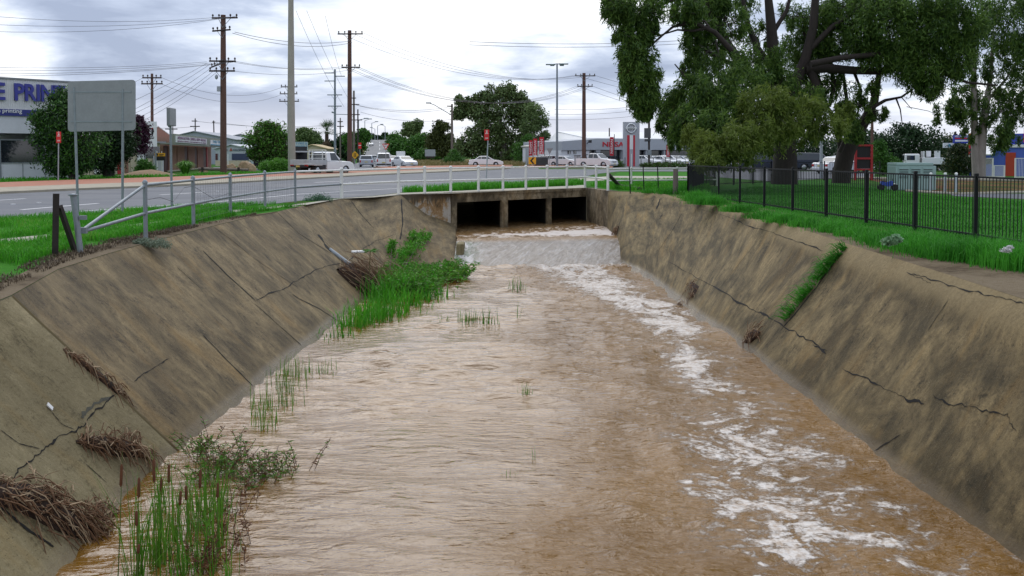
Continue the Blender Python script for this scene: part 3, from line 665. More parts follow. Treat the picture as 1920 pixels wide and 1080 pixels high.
# ------------------------------------------------------------------ water
def water_mat():
    m, nt, b = new_mat('muddy_water'); p = nt.geo(); x, y, z = nt.sep(p); fo = nt.attr('foam')
    n1 = nt.noise(nt.mapping(p, (.8, .75, 1)), 1.25, 10, .66, 1.9); n2 = nt.noise(nt.mapping(p, (.8, 1, 1), (3, 8, 0)), 6.0, 8, .70, 1.2); n3 = nt.vor(nt.mapping(p, (1.1, .8, 1)), 6.5)
    f = nt.math('ADD', nt.math('MULTIPLY', n1, .56), nt.math('MULTIPLY', n2, .44))
    f = nt.math('ADD', f, nt.math('MULTIPLY', nt.math('SUBTRACT', fo, .5), .26))
    fm = nt.rng(nt.math('ADD', f, nt.math('MULTIPLY', nt.math('SUBTRACT', nt.noise(p, 22, 4, .7), .5), .10)), .562, .648, 0, 1, 'SMOOTHSTEP')
    # thin brown scum film between
    film = nt.rng(f, .48, .60, 0, .30, 'SMOOTHSTEP')
    mud = nt.ramp(nt.noise(nt.mapping(p, (.5, .3, 1)), .8, 5, .6, .5), [(.35, (.165, .078, .009)), (.65, (.235, .118, .022))])
    c = nt.mix(film, mud, (.29, .20, .125)); fc_ = nt.ramp(nt.noise(p, 11, 5, .7), [(.36, (.46, .36, .27)), (.56, (.74, .69, .64))]); c = nt.mix(fm, c, fc_)
    nt.put(b.inputs['Base Color'], c); nt.put(b.inputs['Roughness'], nt.rng(fm, 0, 1, .03, .75)); b.inputs['IOR'].default_value = 1.50
    nt.put(b.inputs['Specular IOR Level'], nt.math('MULTIPLY', nt.rng(fm, 0, 1, .72, .2), nt.rng(nt.attr('chop'), .3, 1, 1.25, .48)))
    ch = nt.attr('chop')
    h1 = nt.noise(nt.mapping(p, (.75, 2.2, 1), (0, 0, 0), (0, 0, R(6))), 3.4, 3, .5, .5); h2 = nt.noise(nt.mapping(p, (1, 1.5, 1), (2, 5, 0), (0, 0, R(-25))), 7, 4, .62, .6)
    h = nt.math('ADD', nt.math('MULTIPLY', nt.math('MULTIPLY', h1, nt.math('ADD', nt.math('MULTIPLY', ch, .3), .7)), .80), nt.math('MULTIPLY', nt.math('MULTIPLY', h2, ch), .65))
    h = nt.math('ADD', h, nt.math('MULTIPLY', fm, .28))
    nt.put(b.inputs['Normal'], nt.bump(h, .68, .10)); return m
WATER = water_mat()
def set_attr(o, name, arr):
    a = o.data.attributes.new(name, 'FLOAT', 'POINT'); a.data.foreach_set('value', np.asarray(arr, np.float32).ravel())
def fbm(X, Y, sc, seed, ang=None, octv=6, spread=.6):
    rs = np.random.default_rng(seed); out = np.zeros_like(X); amp = 1; k = sc
    for o_ in range(octv):
        for q in range(4):
            a = (ang if ang is not None else rs.uniform(0, 6.28)) + rs.normal() * spread
            kk = k * rs.uniform(.75, 1.35); ph = rs.uniform(0, 6.28); wx = .6 * np.sin(.9 * X * kk * .31 + rs.uniform(0, 6)) + .6 * np.sin(.8 * Y * kk * .27 + rs.uniform(0, 6))
            out += amp * np.sin(kk * (X * np.cos(a) + Y * np.sin(a)) + ph + wx)
        amp *= .55; k *= 1.75
    return out
yb0, yb1 = -9.0, gp(1000, 500, ZW).y + .15
ys = np.concatenate([np.arange(yb0, 7.5, .25), np.arange(7.5, 20, .042), np.arange(20, yb1 + .3, .06)]); xs = np.arange(-5.6, 5.9, .048)
Xg, Yg = np.meshgrid(xs, ys, indexing='ij')
def gauss(x, c, s_): return np.exp(-((x - c) / s_) ** 2)
# foam density: boil at the toe of the weir, a ragged stream down the right side
cx = np.interp(Yg, [4, 9.5, 13, 16.5, 20, 23, 27, 30, 33.4], [3.0, 3.1, 3.25, 3.4, 3.6, 3.6, 3.1, 2.4, 1.9])
sx = np.interp(Yg, [4, 10, 14, 17, 22, 28, 33], [1.9, 1.8, 1.4, .9, 1.05, 1.45, 2.1])
am = np.interp(Yg, [4, 9, 13, 16, 18, 22, 28, 33], [.80, .82, .84, .88, .96, 1.08, 1.15, 1.3])
foam = am * gauss(Xg, cx, sx)
foam += .22 * gauss(Yg, 33.2, .5) * (Xg > -2) * np.clip((Xg + 2) / 2, 0, 1)
foam += .16 * np.clip((Xg - .4) / 3, 0, 1) * np.clip((20 - Yg) / 8, .25, 1)
foam = np.maximum(foam, .10 + .16 * gauss(Xg, .2, 1.4) * (Yg < 14) + .30 * np.clip((Xg - .3) / 1.5, 0, 1) * (Yg > 18))
foam *= .92 + .12 * np.clip(fbm(Xg, Yg, 1.1, 5, None, 3), -1.5, 1.5) / 1.5
foam = np.clip(foam, 0, 1.3)
edge = 1.0 + .5 * np.sin(Yg * .55) + .25 * np.sin(Yg * 1.7 + 1); calm = np.clip((edge - Xg) / 1.1, 0, 1); chop = 1 - .88 * calm; patch = np.clip(.55 + .5 * fbm(Xg, Yg, .9, 41, None, 2) / 1.6, .12, 1.2)
turb = gauss(Yg, 32.7, 1.6) * np.clip((Xg + 1.5) / 2.5, 0, 1)
near = np.clip((Yg - 8) / 8, .45, 1.0)
H = .0150 * fbm(Xg, Yg, 8.5, 11, R(82), 2, .28) * (.25 + .75 * calm) * patch * near + .0105 * (1.25 - patch * .6) * chop * fbm(Xg, Yg, 3.4, 12, None, 5, .8) + .006 * fbm(Xg, Yg, 2.2, 19, R(70), 2, .3)
H += .055 * turb * fbm(Xg, Yg, 4.0, 14, None, 4) * .5 + .10 * gauss(Yg, 32.9, .6) * np.clip((Xg - .2) / 2, 0, 1) * (.6 + .4 * np.sin(Xg * 3.1))
H *= np.where(Yg < 7, .5, 1)
Pw = np.stack([Xg, Yg, ZW + H], -1)
wo = grid_mesh('water', Pw, WATER); wo['kind'] = 'structure'; set_attr(wo, 'foam', foam); set_attr(wo, 'chop', .25 + .75 * chop)
# upstream apron water flowing out of the culvert, sloping down the weir
cr_l, cr_r = gp(857, 447, ZU - .02), gp(1168, 441, ZU - .02)
nx, ny = 150, 190
Pw = np.zeros((nx, ny, 3)); fo = np.zeros((nx, ny)); back_l, back_r = W(850, ZU, 0) + AX * 20, W(1104, ZU, 0) + AX * 20; front_l, front_r = W(850, ZU, .05), W(1104, ZU, .05)
toe_l, toe_r = gp(850, 502, ZW - .06), gp(1172, 499, ZW - .06)
bl_ = [(0, back_l, back_r), (.12, front_l, front_r + Vector((.0, 0, 0))), (.20, front_l.lerp(cr_l, .35), Vector((P2.x + .05, P2.y, ZU))), (.45, cr_l, cr_r), (1.0, toe_l, toe_r)]
tt = np.linspace(0, 1, ny)
for j, t in enumerate(tt):
    for k in range(len(bl_) - 1):
        if bl_[k][0] <= t <= bl_[k + 1][0]:
            q = (t - bl_[k][0]) / (bl_[k + 1][0] - bl_[k][0]); a = bl_[k][1].lerp(bl_[k + 1][1], q); c = bl_[k][2].lerp(bl_[k + 1][2], q); break
    for i in range(nx):
        u = i / (nx - 1); p = a.lerp(c, u); z = p.z
        s_ = (t - .45) / .55
        if t > .45: z = ZU - .02 + (ZW - .06 - ZU + .02) * (s_ ** 1.25)
        z += .012 * noise.noise((p.x * 2.2, p.y * 1.6, 1)) + .008 * noise.noise((p.x * 6, p.y * 4, 3))
        if .13 < t < .45: z += .02 * noise.noise((p.x * 3, p.y * 3, 5))
        Pw[i, j] = (p.x, p.y, z)
        fo[i, j] = (.30 + .55 * math.exp(-((t - .33) / .09) ** 2) * (.45 + .55 * u) + (.28 * u if t < .45 else 0)) * (1 if t > .16 else .35) * (1 if t < .45 else .55)
m, nt, b = new_mat('weir_water'); p = nt.geo(); x, y, z = nt.sep(p); fa = nt.attr('foam')
sk = nt.mapping(p, (1, 1, 1), (0, 0, 0), (0, 0, R(24)))
st = nt.noise(nt.mapping(sk, (3.2, .40, 1)), 2.0, 6, .6, .3); st2 = nt.noise(nt.mapping(sk, (9, 1.6, 1)), 2.4, 4, .6)
n1 = nt.noise(nt.mapping(p, (1, .5, 1)), 3.2, 7, .62, .8)
slope = nt.rng(z, ZU - .16, ZU - .05, 1, 0, 'SMOOTHSTEP')
c1 = nt.ramp(nt.math('ADD', nt.math('MULTIPLY', st, .6), nt.math('MULTIPLY', st2, .4)), [(.36, (.15, .11, .07)), (.50, (.245, .205, .165)), (.64, (.37, .345, .32))])
up = nt.ramp(nt.math('ADD', nt.math('MULTIPLY', n1, .6), nt.math('MULTIPLY', st2, .4)), [(.38, (.22, .115, .035)), (.55, (.34, .22, .11)), (.66, (.50, .40, .30))])
f = nt.rng(nt.math('ADD', n1, nt.math('MULTIPLY', nt.math('SUBTRACT', fa, .5), .6)), .50, .70, 0, 1, 'SMOOTHSTEP')
c = nt.mix(slope, up, c1); c = nt.mix(nt.math('MULTIPLY', f, .85), c, (.70, .64, .60))
# thin sheet at the left: stained, painted concrete shows through
lm = nt.math('MULTIPLY', nt.rng(nt.math('ADD', x, nt.math('MULTIPLY', n1, .9)), -1.35, -.45, 1, 0, 'SMOOTHSTEP'), slope)
pat = nt.ramp(nt.noise(nt.mapping(p, (2.0, .55, 1), (1, 0, 0)), 2.6, 6, .65, .8), [(.34, (.085, .055, .10)), (.43, (.09, .16, .085)), (.50, (.24, .26, .22)), (.58, (.60, .59, .58)), (.68, (.74, .73, .70))])
c = nt.mix(nt.math('MULTIPLY', lm, .85), c, pat)
nt.put(b.inputs['Base Color'], c); nt.put(b.inputs['Roughness'], nt.rng(f, 0, 1, .16, .7)); b.inputs['IOR'].default_value = 1.333
nt.put(b.inputs['Normal'], nt.bump(nt.math('ADD', st2, nt.math('ADD', st, nt.math('MULTIPLY', n1, .6))), .55, .06))
wu = grid_mesh('water', Pw, m); wu['kind'] = 'structure'; set_attr(wu, 'foam', fo)
# weir body under the falling sheet
mb = MB(); mb.prism([(toe_l.x - .3, toe_l.y + .2), (toe_r.x + .3, toe_r.y + .2), (cr_r.x + .2, cr_r.y + 2), (cr_l.x - .1, cr_l.y + 1.5)], -3.2, ZW - .1)
o = mb.build('weir_apron', CS); tag(o, 'sloping concrete weir under the sheet of water below the culvert', 'weir'); uv_planar(o, Vector((1, 0, 0)))
mb = MB(); c = gp(864, 452, ZU); mb.bbox((c.x, c.y - .1, ZU - .32), (.28, 1.0, .55), .06); o = mb.build('crest_block', CS); uv_planar(o, Vector((1, 0, 0))); tag(o, 'white stained concrete block at the left end of the weir', 'concrete block')
# spray clots: raised lumps of foam where the sheet meets the pool
# ------------------------------------------------------------------ sheet of things lying on the banks
REED = M('dead_reed_straw', (.15, .078, .038), .9, 0, .5, 9)
REEDP = M('pale_reed_straw', (.36, .26, .16), .9, 0, .4, 9)
MUDB = M('matted_reed_mud', (.035, .018, .011), .95, 0, .5, 6, .8, 20)
def debris(name, label, path, width, height, n, length, bv=None, zoff=0.0, seed=1, sag=True):
    """path: world points (with normals) along which the reeds lie heaped"""
    rnd = random.Random(seed); root = thing(name, label, 'debris pile')
    pts = [p for p, _ in path]; core = MB()
    for k, (p, nn) in enumerate(path):
        pass
    rings = []; m_ = 10
    for i, (p, nn) in enumerate(path):
        t = (pts[min(i + 1, len(pts) - 1)] - pts[max(i - 1, 0)]).normalized(); s_ = t.cross(nn).normalized(); k = math.sin(math.pi * (i + .25) / (len(pts) - .5))
        rings.append([p + s_ * math.cos(math.pi * j / (m_ - 1)) * width * k * rnd.uniform(.38, .55) + nn * (math.sin(math.pi * j / (m_ - 1)) * height * k * rnd.uniform(.5, .85) - .01) for j in range(m_)])
    core.add([v for r_ in rings for v in r_], [(i * m_ + j, (i + 1) * m_ + j, (i + 1) * m_ + j + 1, i * m_ + j + 1) for i in range(len(rings) - 1) for j in range(m_ - 1)], 0, True)
    core.build('matted_core', MUDB, root)
    for mat, share, nm in ((REED, .7, 'reed_stalks'), (REEDP, .3, 'pale_stalks')):
        st = MB()
        for _ in range(int(n * share)):
            f = rnd.uniform(0, len(path) - 1.001); i = int(f); p = pts[i].lerp(pts[i + 1], f - i); nn = path[i][1]
            t = (pts[i + 1] - pts[i]).normalized(); s_ = t.cross(nn).normalized(); k = math.sin(math.pi * (f + .3) / (len(pts) - .4))
            a = p + s_ * rnd.gauss(0, width * .28) * k + nn * (abs(rnd.gauss(.55, .3)) * height * k)
            ang = rnd.gauss(0, .55) if rnd.random() < .7 else rnd.uniform(-1.5, 1.5)
            dr = (t * math.cos(ang) + s_ * math.sin(ang) + nn * rnd.gauss(0, .16)).normalized(); L = length * rnd.uniform(.35, 1.1)
            mid = a + dr * L * .5 + Vector((0, 0, rnd.uniform(0, .04))); e = a + dr * L - (Vector((0, 0, .06)) if sag else Vector())
            r0 = rnd.uniform(.003, .008); st.tube([a, mid, e], [r0, r0, r0 * .5], 4, cap=False, smooth=False)
        st.build(nm, mat, root)
    return root
def hp(bv, lst): return [q for q in (hit(bv, *p) for p in lst) if q[0] is not None]
debris('reed_debris', 'large matted heap of brown dead reeds on the bank behind the cattails', hp(BVL, [(-80, 912), (-10, 925), (60, 942), (110, 966), (150, 985), (185, 985), (212, 968)]), .44, .16, 560, .42, seed=3)
debris('reed_debris', 'small narrow roll of brown dead reeds lying across the lower slab', hp(BVL, [(142, 828), (175, 832), (215, 838), (255, 845), (285, 862)]), .26, .14, 260, .34, seed=5)
debris('reed_debris', 'tall pile of dead canes caught below the broken pipe', hp(BVL, [(632, 508), (650, 520), (668, 530), (688, 534), (705, 530)]), 1.25, .75, 420, 1.1, seed=9)
debris('reed_debris', 'sheaf of pale dead cane leaning beside the green shrub', hp(BVL, [(700, 520), (712, 525), (722, 535)]), .9, .6, 140, .9, seed=12)
debris('root_litter', 'thin straw and roots caught in the open joint between two slabs', hp(BVL, [(118, 655), (140, 672), (165, 690), (190, 708), (212, 728), (230, 742)]), .16, .06, 90, .25, seed=14)
for px, lab, sd in (([(1296, 530), (1302, 545), (1300, 556)], 'rusty clump of dead twigs hanging on the mossy bank', 21), ([(1274, 574), (1277, 580)], 'small rusty tuft at the water edge below the mossy bank', 22), ([(1160, 425), (1156, 436)], 'dead orange grass tuft in the corner beside the weir', 23), ([(1398, 640), (1412, 632), (1425, 626)], 'dark lumps of leaf litter stuck on the mossy bank', 24)):
    q = hp(BVR, px)
    if len(q) > 1: debris('dead_twigs', lab, q, .35, .16, 60, .4, seed=sd)
# broken drain pipe sticking out of the left bank
a, n1_ = hit(BVL, 618, 468); c, n2_ = hit(BVL, 652, 500)
mb = MB(); mb.tube([a + n1_ * .0, a.lerp(c, .5) + n1_ * .04, c + n2_ * .08], .065, 12); o = mb.build('drain_pipe', GALV); tag(o, 'grey drain pipe running out of a hole in the brown bank', 'pipe')
q, nn = hit(BVL, 92, 763); mb = MB(); mb.box(q + nn * .012, (.05, .085, .012), .5, rot=nn.to_track_quat('Z', 'Y').to_matrix() @ Matrix.Rotation(.5, 3, 'Z')); o = mb.build('paper_scrap', WHITE); tag(o, 'small white scrap of paper on the pale near slab', 'litter')
q, nn = hit(BVL, 650, 497); mb = MB(); mb.bbox(q + nn * .5, (.35, .2, .06), .02, .4); o = mb.build('plastic_litter', WHITE); tag(o, 'white plastic scrap lying on the dead canes below the pipe', 'litter')
for px, py, lab in ((92, 1004 - 40, 'x'),): pass
# ------------------------------------------------------------------ railings
def railing(name, label, posts, mat, pr, rr, heights, group=None, caps=True):
    """posts: list of base points; heights of the two rails above the base"""
    root = thing(name, label, 'railing', group=group)
    for p in posts:
        mb = MB(); mb.tube([p + Vector((0, 0, -.15)), p + Vector((0, 0, heights[0] + .04))], pr, 10); o = mb.build('post', mat, root)
        if caps: c = MB(); c.lathe([(pr * 1.25, 0), (pr * 1.3, .03), (pr * .8, .06), (.005, .075)], p + Vector((0, 0, heights[0] + .03)), 10); c.build('cap', mat, o)
    for h in heights:
        mb = MB(); pts = []
        for i in range(len(posts)): pts.append(posts[i] + Vector((0, 0, h)))
        mb.tube(pts, rr, 8); mb.build('rail', mat, root)
    return root
LP = [gx(271, 18), gx(361, 21.5), gx(431, 25), gx(496, 28.6), gx(553, 32.2)]
lr = railing('pipe_railing', 'grey galvanised pipe railing along the grass above the left bank', LP, GALV, .040, .030, (1.03, .50))
a = at(157, 430, 15.9); mb = MB(); mb.tube([a, LP[0] + Vector((0, 0, 1.03))], .030, 8); mb.build('diagonal_brace', GALV, lr)
mb = MB(); mb.tube([at(157, 434, 15.9), LP[0] + Vector((0, 0, .5))], .030, 8); mb.build('end_rail', GALV, lr)
BPX = [(640, 372.3, 35.0), (747, 364.5, 38.6), (796, 362.5, 39.4), (845, 361, 40.4), (897, 359.3, 41.5), (943, 357.8, 42.4), (986, 356.3, 43.4), (1026, 355, 44.4), (1063, 354, 45.2), (1097, 350, 46.2)]
BP = [gx(p[0], p[2]) for p in BPX] + [gx(1118, 44.6), gx(1140, 42.2)]
br = railing('bridge_railing', 'white painted pipe railing with many posts along the culvert top', BP, RAILW, .06, .036, (1.03, .52))
for i in range(2):
    h = (1.03, .5)[i]; mb = MB(); mb.tube([LP[-1] + Vector((0, 0, h)), BP[0] + Vector((0, 0, (1.03, .52)[i]))], .036, 8); mb.build('linking_rail', GALV if i else RAILW, lr)
RP = [gx(1140, 46.8), gx(1184, 47.2), gx(1270, 48), gx(1345, 48.8)]
railing('pipe_railing', 'white pipe railing across the grass behind the thin black pickets', RP, RAILW, .045, .036, (.90, .33))
# wire mesh hanging on the left railing
mb = MB(); rnd = random.Random(4)
for a, c in ((LP[1], LP[2]), (LP[2], LP[3]), (LP[3], LP[4])):
    for k in range(16):
        t = (k + .5) / 16; p = a.lerp(c, t); mb.tube([p + Vector((.02, 0, .1)), p + Vector((.03 + rnd.uniform(-.02, .02), rnd.uniform(-.03, .03), .5)), p + Vector((.02, 0, .99))], .0022, 3, cap=False)
    for k in range(7): mb.tube([a + Vector((.02, 0, .12 + .12 * k)), a.lerp(c, .5) + Vector((.02, 0, .10 + .12 * k + rnd.uniform(-.03, .03))), c + Vector((.02, 0, .12 + .12 * k))], .0022, 3, cap=False)
mb.tube([LP[0] + Vector((0, .1, .75)), at(300, 370, 18.6), at(325, 378, 19.5), at(345, 352, 20.5), LP[1] + Vector((0, 0, .9)), at(400, 372, 23), LP[2] + Vector((0, 0, .6))], .006, 4, cap=False)
o = mb.build('wire_mesh', WIRE); tag(o, 'sagging wire mesh tied along the grey pipe railing', 'wire mesh')
# leaning grey end post, bitumen pickets
mb = MB(); a, c = gp(152, 474), at(137, 366, 15.6); mb.tube([a - Vector((0, 0, .1)), a.lerp(c, .5), c], .047, 10); r0 = thing('end_post', 'grey leaning steel post at the end of the pipe railing', 'post'); mb.build('pipe', GALV, r0)
mb = MB(); mb.lathe([(.05, 0), (.075, .0), (.075, .02), (.01, .035)], c - Vector((0, 0, .005)), 10); mb.build('cap', GALV, r0)
mb = MB(); q = at(149, 408, 15.6); mb.box(q + Vector((.06, 0, 0)), (.11, .05, .07)); q2 = at(156, 432, 15.75); mb.box(q2, (.12, .07, .10)); mb.build('bracket', GALV, r0)
def picket(label, base, top, w=.05, mat=RUSTB, group='dark steel pickets'):
    r_ = thing('steel_picket', label, 'fence picket', base, 0, group); d_ = top - base
    mb = MB(); mb.tube([Vector((0, 0, 0)) - d_ * .05, d_], [w * .55] * 2, 3, smooth=False); mb.build('stake', mat, r_)
    return r_
picket('black upright steel picket on the grass beside the leaning end post', gp(105, 480), at(107, 363, 15.15), .11)
picket('short black steel brace leaning from the upright picket', gp(141, 472), at(112, 387, 15.2), .10)
for px, lab in ((1182, 'thin black picket left of two others on the grass'), (1208, 'thin black picket between two others on the grass'), (1235, 'thin black picket nearest the brown timber post')):
    b_ = gx(px, {1182: 40.8, 1208: 41.3, 1235: 41.6}[px]); picket(lab, b_, b_ + Vector((-.05, 0, 1.1)), .05, BLACK)
b_ = gx(1267, 38.6); mb = MB(); mb.tube([b_, b_ + Vector((0, 0, 1.02))], [.11, .10], 10); o = mb.build('timber_post', TIMBERG); tag(o, 'short grey brown timber post on the grass corner beside the black fence', 'post')
mb = MB(); a = gp(1162, 352); mb.tube([at(1142, 328, 42.5), a + Vector((0, 0, .08)), ], .09, 6); mb.tube([a + Vector((0, 0, .08)), gp(1200, 357) + Vector((0, 0, .06))], .10, 6); o = mb.build('fallen_timber', DARKW); tag(o, 'dark broken timber leaning at the end of the white bridge railing', 'timber')
# ------------------------------------------------------------------ black steel fences
def fence(label, pts, H=1.2, gap=.105):
    root = thing('black_fence', label, 'fence', group='black steel fences'); proto = {}
    for i, p in enumerate(pts):
        mb = MB(); mb.bbox((p.x, p.y, H / 2 + .015), (.065, .065, H + .07), .008); o = mb.build('post', BLACK, root)
        if i + 1 == len(pts): break
        q = pts[i + 1]; L = (q - p).length; rz = math.atan2(q.y - p.y, q.x - p.x); key = round(L, 1)
        mb = MB(); n = max(2, int(L / gap))
        for k in range(1, n): mb.tube([(L * k / n, 0, .06), (L * k / n, 0, H - .02)], .0095, 4, cap=False, smooth=False)
        for h in (.10, H - .02): mb.box((L / 2, 0, h), (L - .06, .034, .034))
        o = mb.build('picket_panel', BLACK, root); o.location = p; o.rotation_euler = (0, 0, rz)
    return root
FP = [Vector((fl(13.6 + 2.2 * k), 13.6 + 2.2 * k, 0)) for k in range(0, 11)]
corner = Vector((fl(37.2), 37.2, 0)); FP[-1] = corner
fence('long black tubular steel fence along the top of the mossy bank', FP)
fence('black steel fence running back from the corner towards the trees', [corner, gx(1295, 39.6), gx(1299, 42), gx(1306, 44.4), gx(1318, 46.8), gx(1340, 49), gx(1376, 50.6), gx(1412, 52), gx(1446, 53.3)])
fence('far black steel fence behind the big tree trunks', [gx(1446, 59), gx(1482, 59.2), gx(1546, 59.6), gx(1606, 60), gx(1650, 60.4)], 1.15)
# ------------------------------------------------------------------ signs
def panel_M(c, yaw): return Matrix.Translation(c) @ Matrix.Rotation(yaw, 4, 'Z')
r_ = thing('road_sign', 'large blank grey back of a road sign on two steel posts', 'sign', gx(190, 25.3))
org = r_.location; Y = 25.3
def rel(px, py, yy=Y): return at(px, py, yy) - org
pn = MB(); q = [rel(127.5, 247), rel(254.5, 244), rel(254.5, 149.5), rel(127.5, 152.5)]
def rounded(q, rad, n=5):
    out = []
    for i in range(4):
        p, a, c = q[i], q[i - 1], q[(i + 1) % 4]; u = (a - p).normalized() * rad; v = (c - p).normalized() * rad
        for k in range(n + 1):
            t = k / n * math.pi / 2; out.append(p + u * (1 - math.sin(t)) + v * (1 - math.cos(t)))
    return out
pn.plate(rounded(q, .09), .012); pn.build('sign_panel', GREYP, r_)
mb = MB(); mb.tube([rel(146.5, 403), rel(139, 163)], .033, 10); mb.build('post', GALV, r_)
mb = MB(); mb.tube([rel(229.5, 402), rel(230.5, 167)], .033, 10); mb.build('post', GALV, r_)
for y in (172.5, 228): mb = MB(); a, c = rel(133, y + 1), rel(247, y - 1); mb.box((a + c) / 2 + Vector((0, -.012, 0)), ((c - a).length, .03, .035)); mb.build('clamp_rail', GALV, r_)
r_ = thing('road_sign', 'narrow grey sign seen edge on at the top of a slim post', 'sign', gx(321, 27.6)); org = r_.location
mb = MB(); mb.tube([(0, 0, -.1), (-.01, 0, 2.9)], .034, 10); mb.build('post', GALV, r_)
mb = MB(); mb.bbox((.02, 0, 2.68), (.10, .6, .52), .02, .05); mb.box((-.035, 0, 2.66), (.06, .10, .55)); mb.build('sign_panel', GREYP, r_)
def red_sign(label, px, base_y, top, bot, w, posttop, leanpx=0, side=1):
    Yd = gp(px, base_y).y; r_ = thing('red_road_sign', label, 'sign', gp(px, base_y), 0, 'small red road signs'); o = r_.location
    mb = MB(); mb.tube([(0, 0, -.1), at(px + leanpx, posttop, Yd) - o], .032, 8); mb.build('post', PALEP, r_)
    x0, x1 = (px + leanpx - w + 2, px + leanpx + 1) if side > 0 else (px + leanpx - w / 2, px + leanpx + w / 2)
    a, c, d_, e = [at(x, y, Yd - .05) - o for x, y in ((x0, bot), (x1, bot), (x1, top), (x0, top))]
    pm = MB(); pm.plate([a, c, d_, e], .006); pl = pm.build('sign_plate', RED, r_)
    W_, H_ = (c - a).length, (d_ - c).length; mk = MB(); f = lambda u, v: a + (c - a) * u + (e - a) * v + Vector((0, -.012, 0))
    def rect(u0, u1, v0, v1): mk.add([f(u0, v0), f(u1, v0), f(u1, v1), f(u0, v1)], [(0, 1, 2, 3)])
    rect(.2, .8, .60, .65); rect(.2, .8, .16, .21); rect(.38, .5, .70, .84); rect(.54, .66, .70, .84); rect(.2, .8, .25, .265); rect(.28, .72, .90, .93); mk.build('white_marking', WHITE, pl)
red_sign('small red sign plate on a pale post left of the big grey sign', 109, 345, 247, 268, 9, 246, 1, 0)
red_sign('red sign plate on a dark leaning post behind the white bridge railing', 911, 347, 243, 263, 10, 243, 5)
r_ = thing('red_road_sign', 'tiny red sign beside the utility poles at the hill road', 'sign', gx(675, 150), 0, 'small red road signs'); o = r_.location
mb = MB(); mb.tube([(0, 0, 0), (0, 0, 3.4)], .05, 6); mb.build('post', PALEP, r_); mb = MB(); mb.box((0, -.08, 3.0), (.45, .03, .95)); p_ = mb.build('sign_plate', RED, r_); mb = MB(); mb.box((0, -.105, 3.05), (.4, .01, .10)); mb.build('white_marking', WHITE, p_)
# give way sign
r_ = thing('give_way_sign', 'give way triangle sign with red border in front of the stopped cars', 'sign', gx(723.5, 108)); o = r_.location
mb = MB(); mb.tube([(0, 0, 0), (0, 0, 3.0)], .035, 8); mb.build('post', PALEP, r_)
tri = lambda s, y: [Vector((-.40 * s, y, 2.58 + .24 * s)), Vector((0, y, 2.58 - .46 * s)), Vector((.40 * s, y, 2.58 + .24 * s))]
mb = MB(); mb.plate(tri(1.05, -.05), .01); pl = mb.build('sign_plate', RED, r_); mb = MB(); mb.add(tri(.72, -.075), [(0, 1, 2)]); mb.build('white_face', WHITE, pl)
text_mesh('GIVE\nWAY', .15, BLK, 'lettering', pl, .002, 0, M=face_M(Vector((0, -.085, 2.63)), (1, 0, 0)))
# yellow hazard board, chevron board
r_ = thing('warning_sign', 'yellow diamond sign with two black bars at the foot of the poles', 'sign', gx(665.5, 140)); mb = MB(); mb.tube([(0, 0, 0), (0, 0, 2.0)], .05, 6); mb.build('post', PALEP, r_)
mb = MB(); mb.plate([Vector((-.58, -.07, 1.55)), Vector((0, -.07, .97)), Vector((.58, -.07, 1.55)), Vector((0, -.07, 2.13))], .01); pl = mb.build('sign_plate', YEL, r_)
mb = MB(); mb.box((-.10, -.09, 1.55), (.10, .01, .6)); mb.box((.12, -.09, 1.55), (.10, .01, .6)); mb.build('black_bars', BLK, pl)
r_ = thing('chevron_sign', 'yellow board with a black arrow pointing left on the brick island', 'sign', gx(998, 122)); 
mb = MB(); mb.box((0, 0, .83), (.95, .03, .90)); pl = mb.build('sign_board', YEL, r_); mb = MB()
mb.add([(-.30, -.02, .83), (.05, -.02, 1.24), (.30, -.02, 1.24), (-.02, -.02, .83), (.30, -.02, .42), (.05, -.02, .42)], [(0, 1, 2, 3), (0, 3, 4, 5)]); mb.build('arrow', BLK, pl)
for x in (-.3, .3): mb = MB(); mb.box((x, .04, .35), (.06, .05, .7)); mb.build('post', GALV, r_)
# back of a billboard in the dry grass
r_ = thing('billboard', 'pale back of a small billboard standing in the dry grass', 'sign', gx(806.5, 190)); mb = MB(); mb.box((0, 0, 1.95), (2.05, .06, 1.35)); mb.build('sign_panel', PALEP, r_)
for x in (-.6, .6): mb = MB(); mb.tube([(x, .05, 0), (x, .05, 2.5)], .05, 6); mb.build('post', DARKW, r_)
mb = MB(); mb.box((0, .05, 1.1), (1.7, .05, .35)); mb.build('lower_board', DARKW, r_)
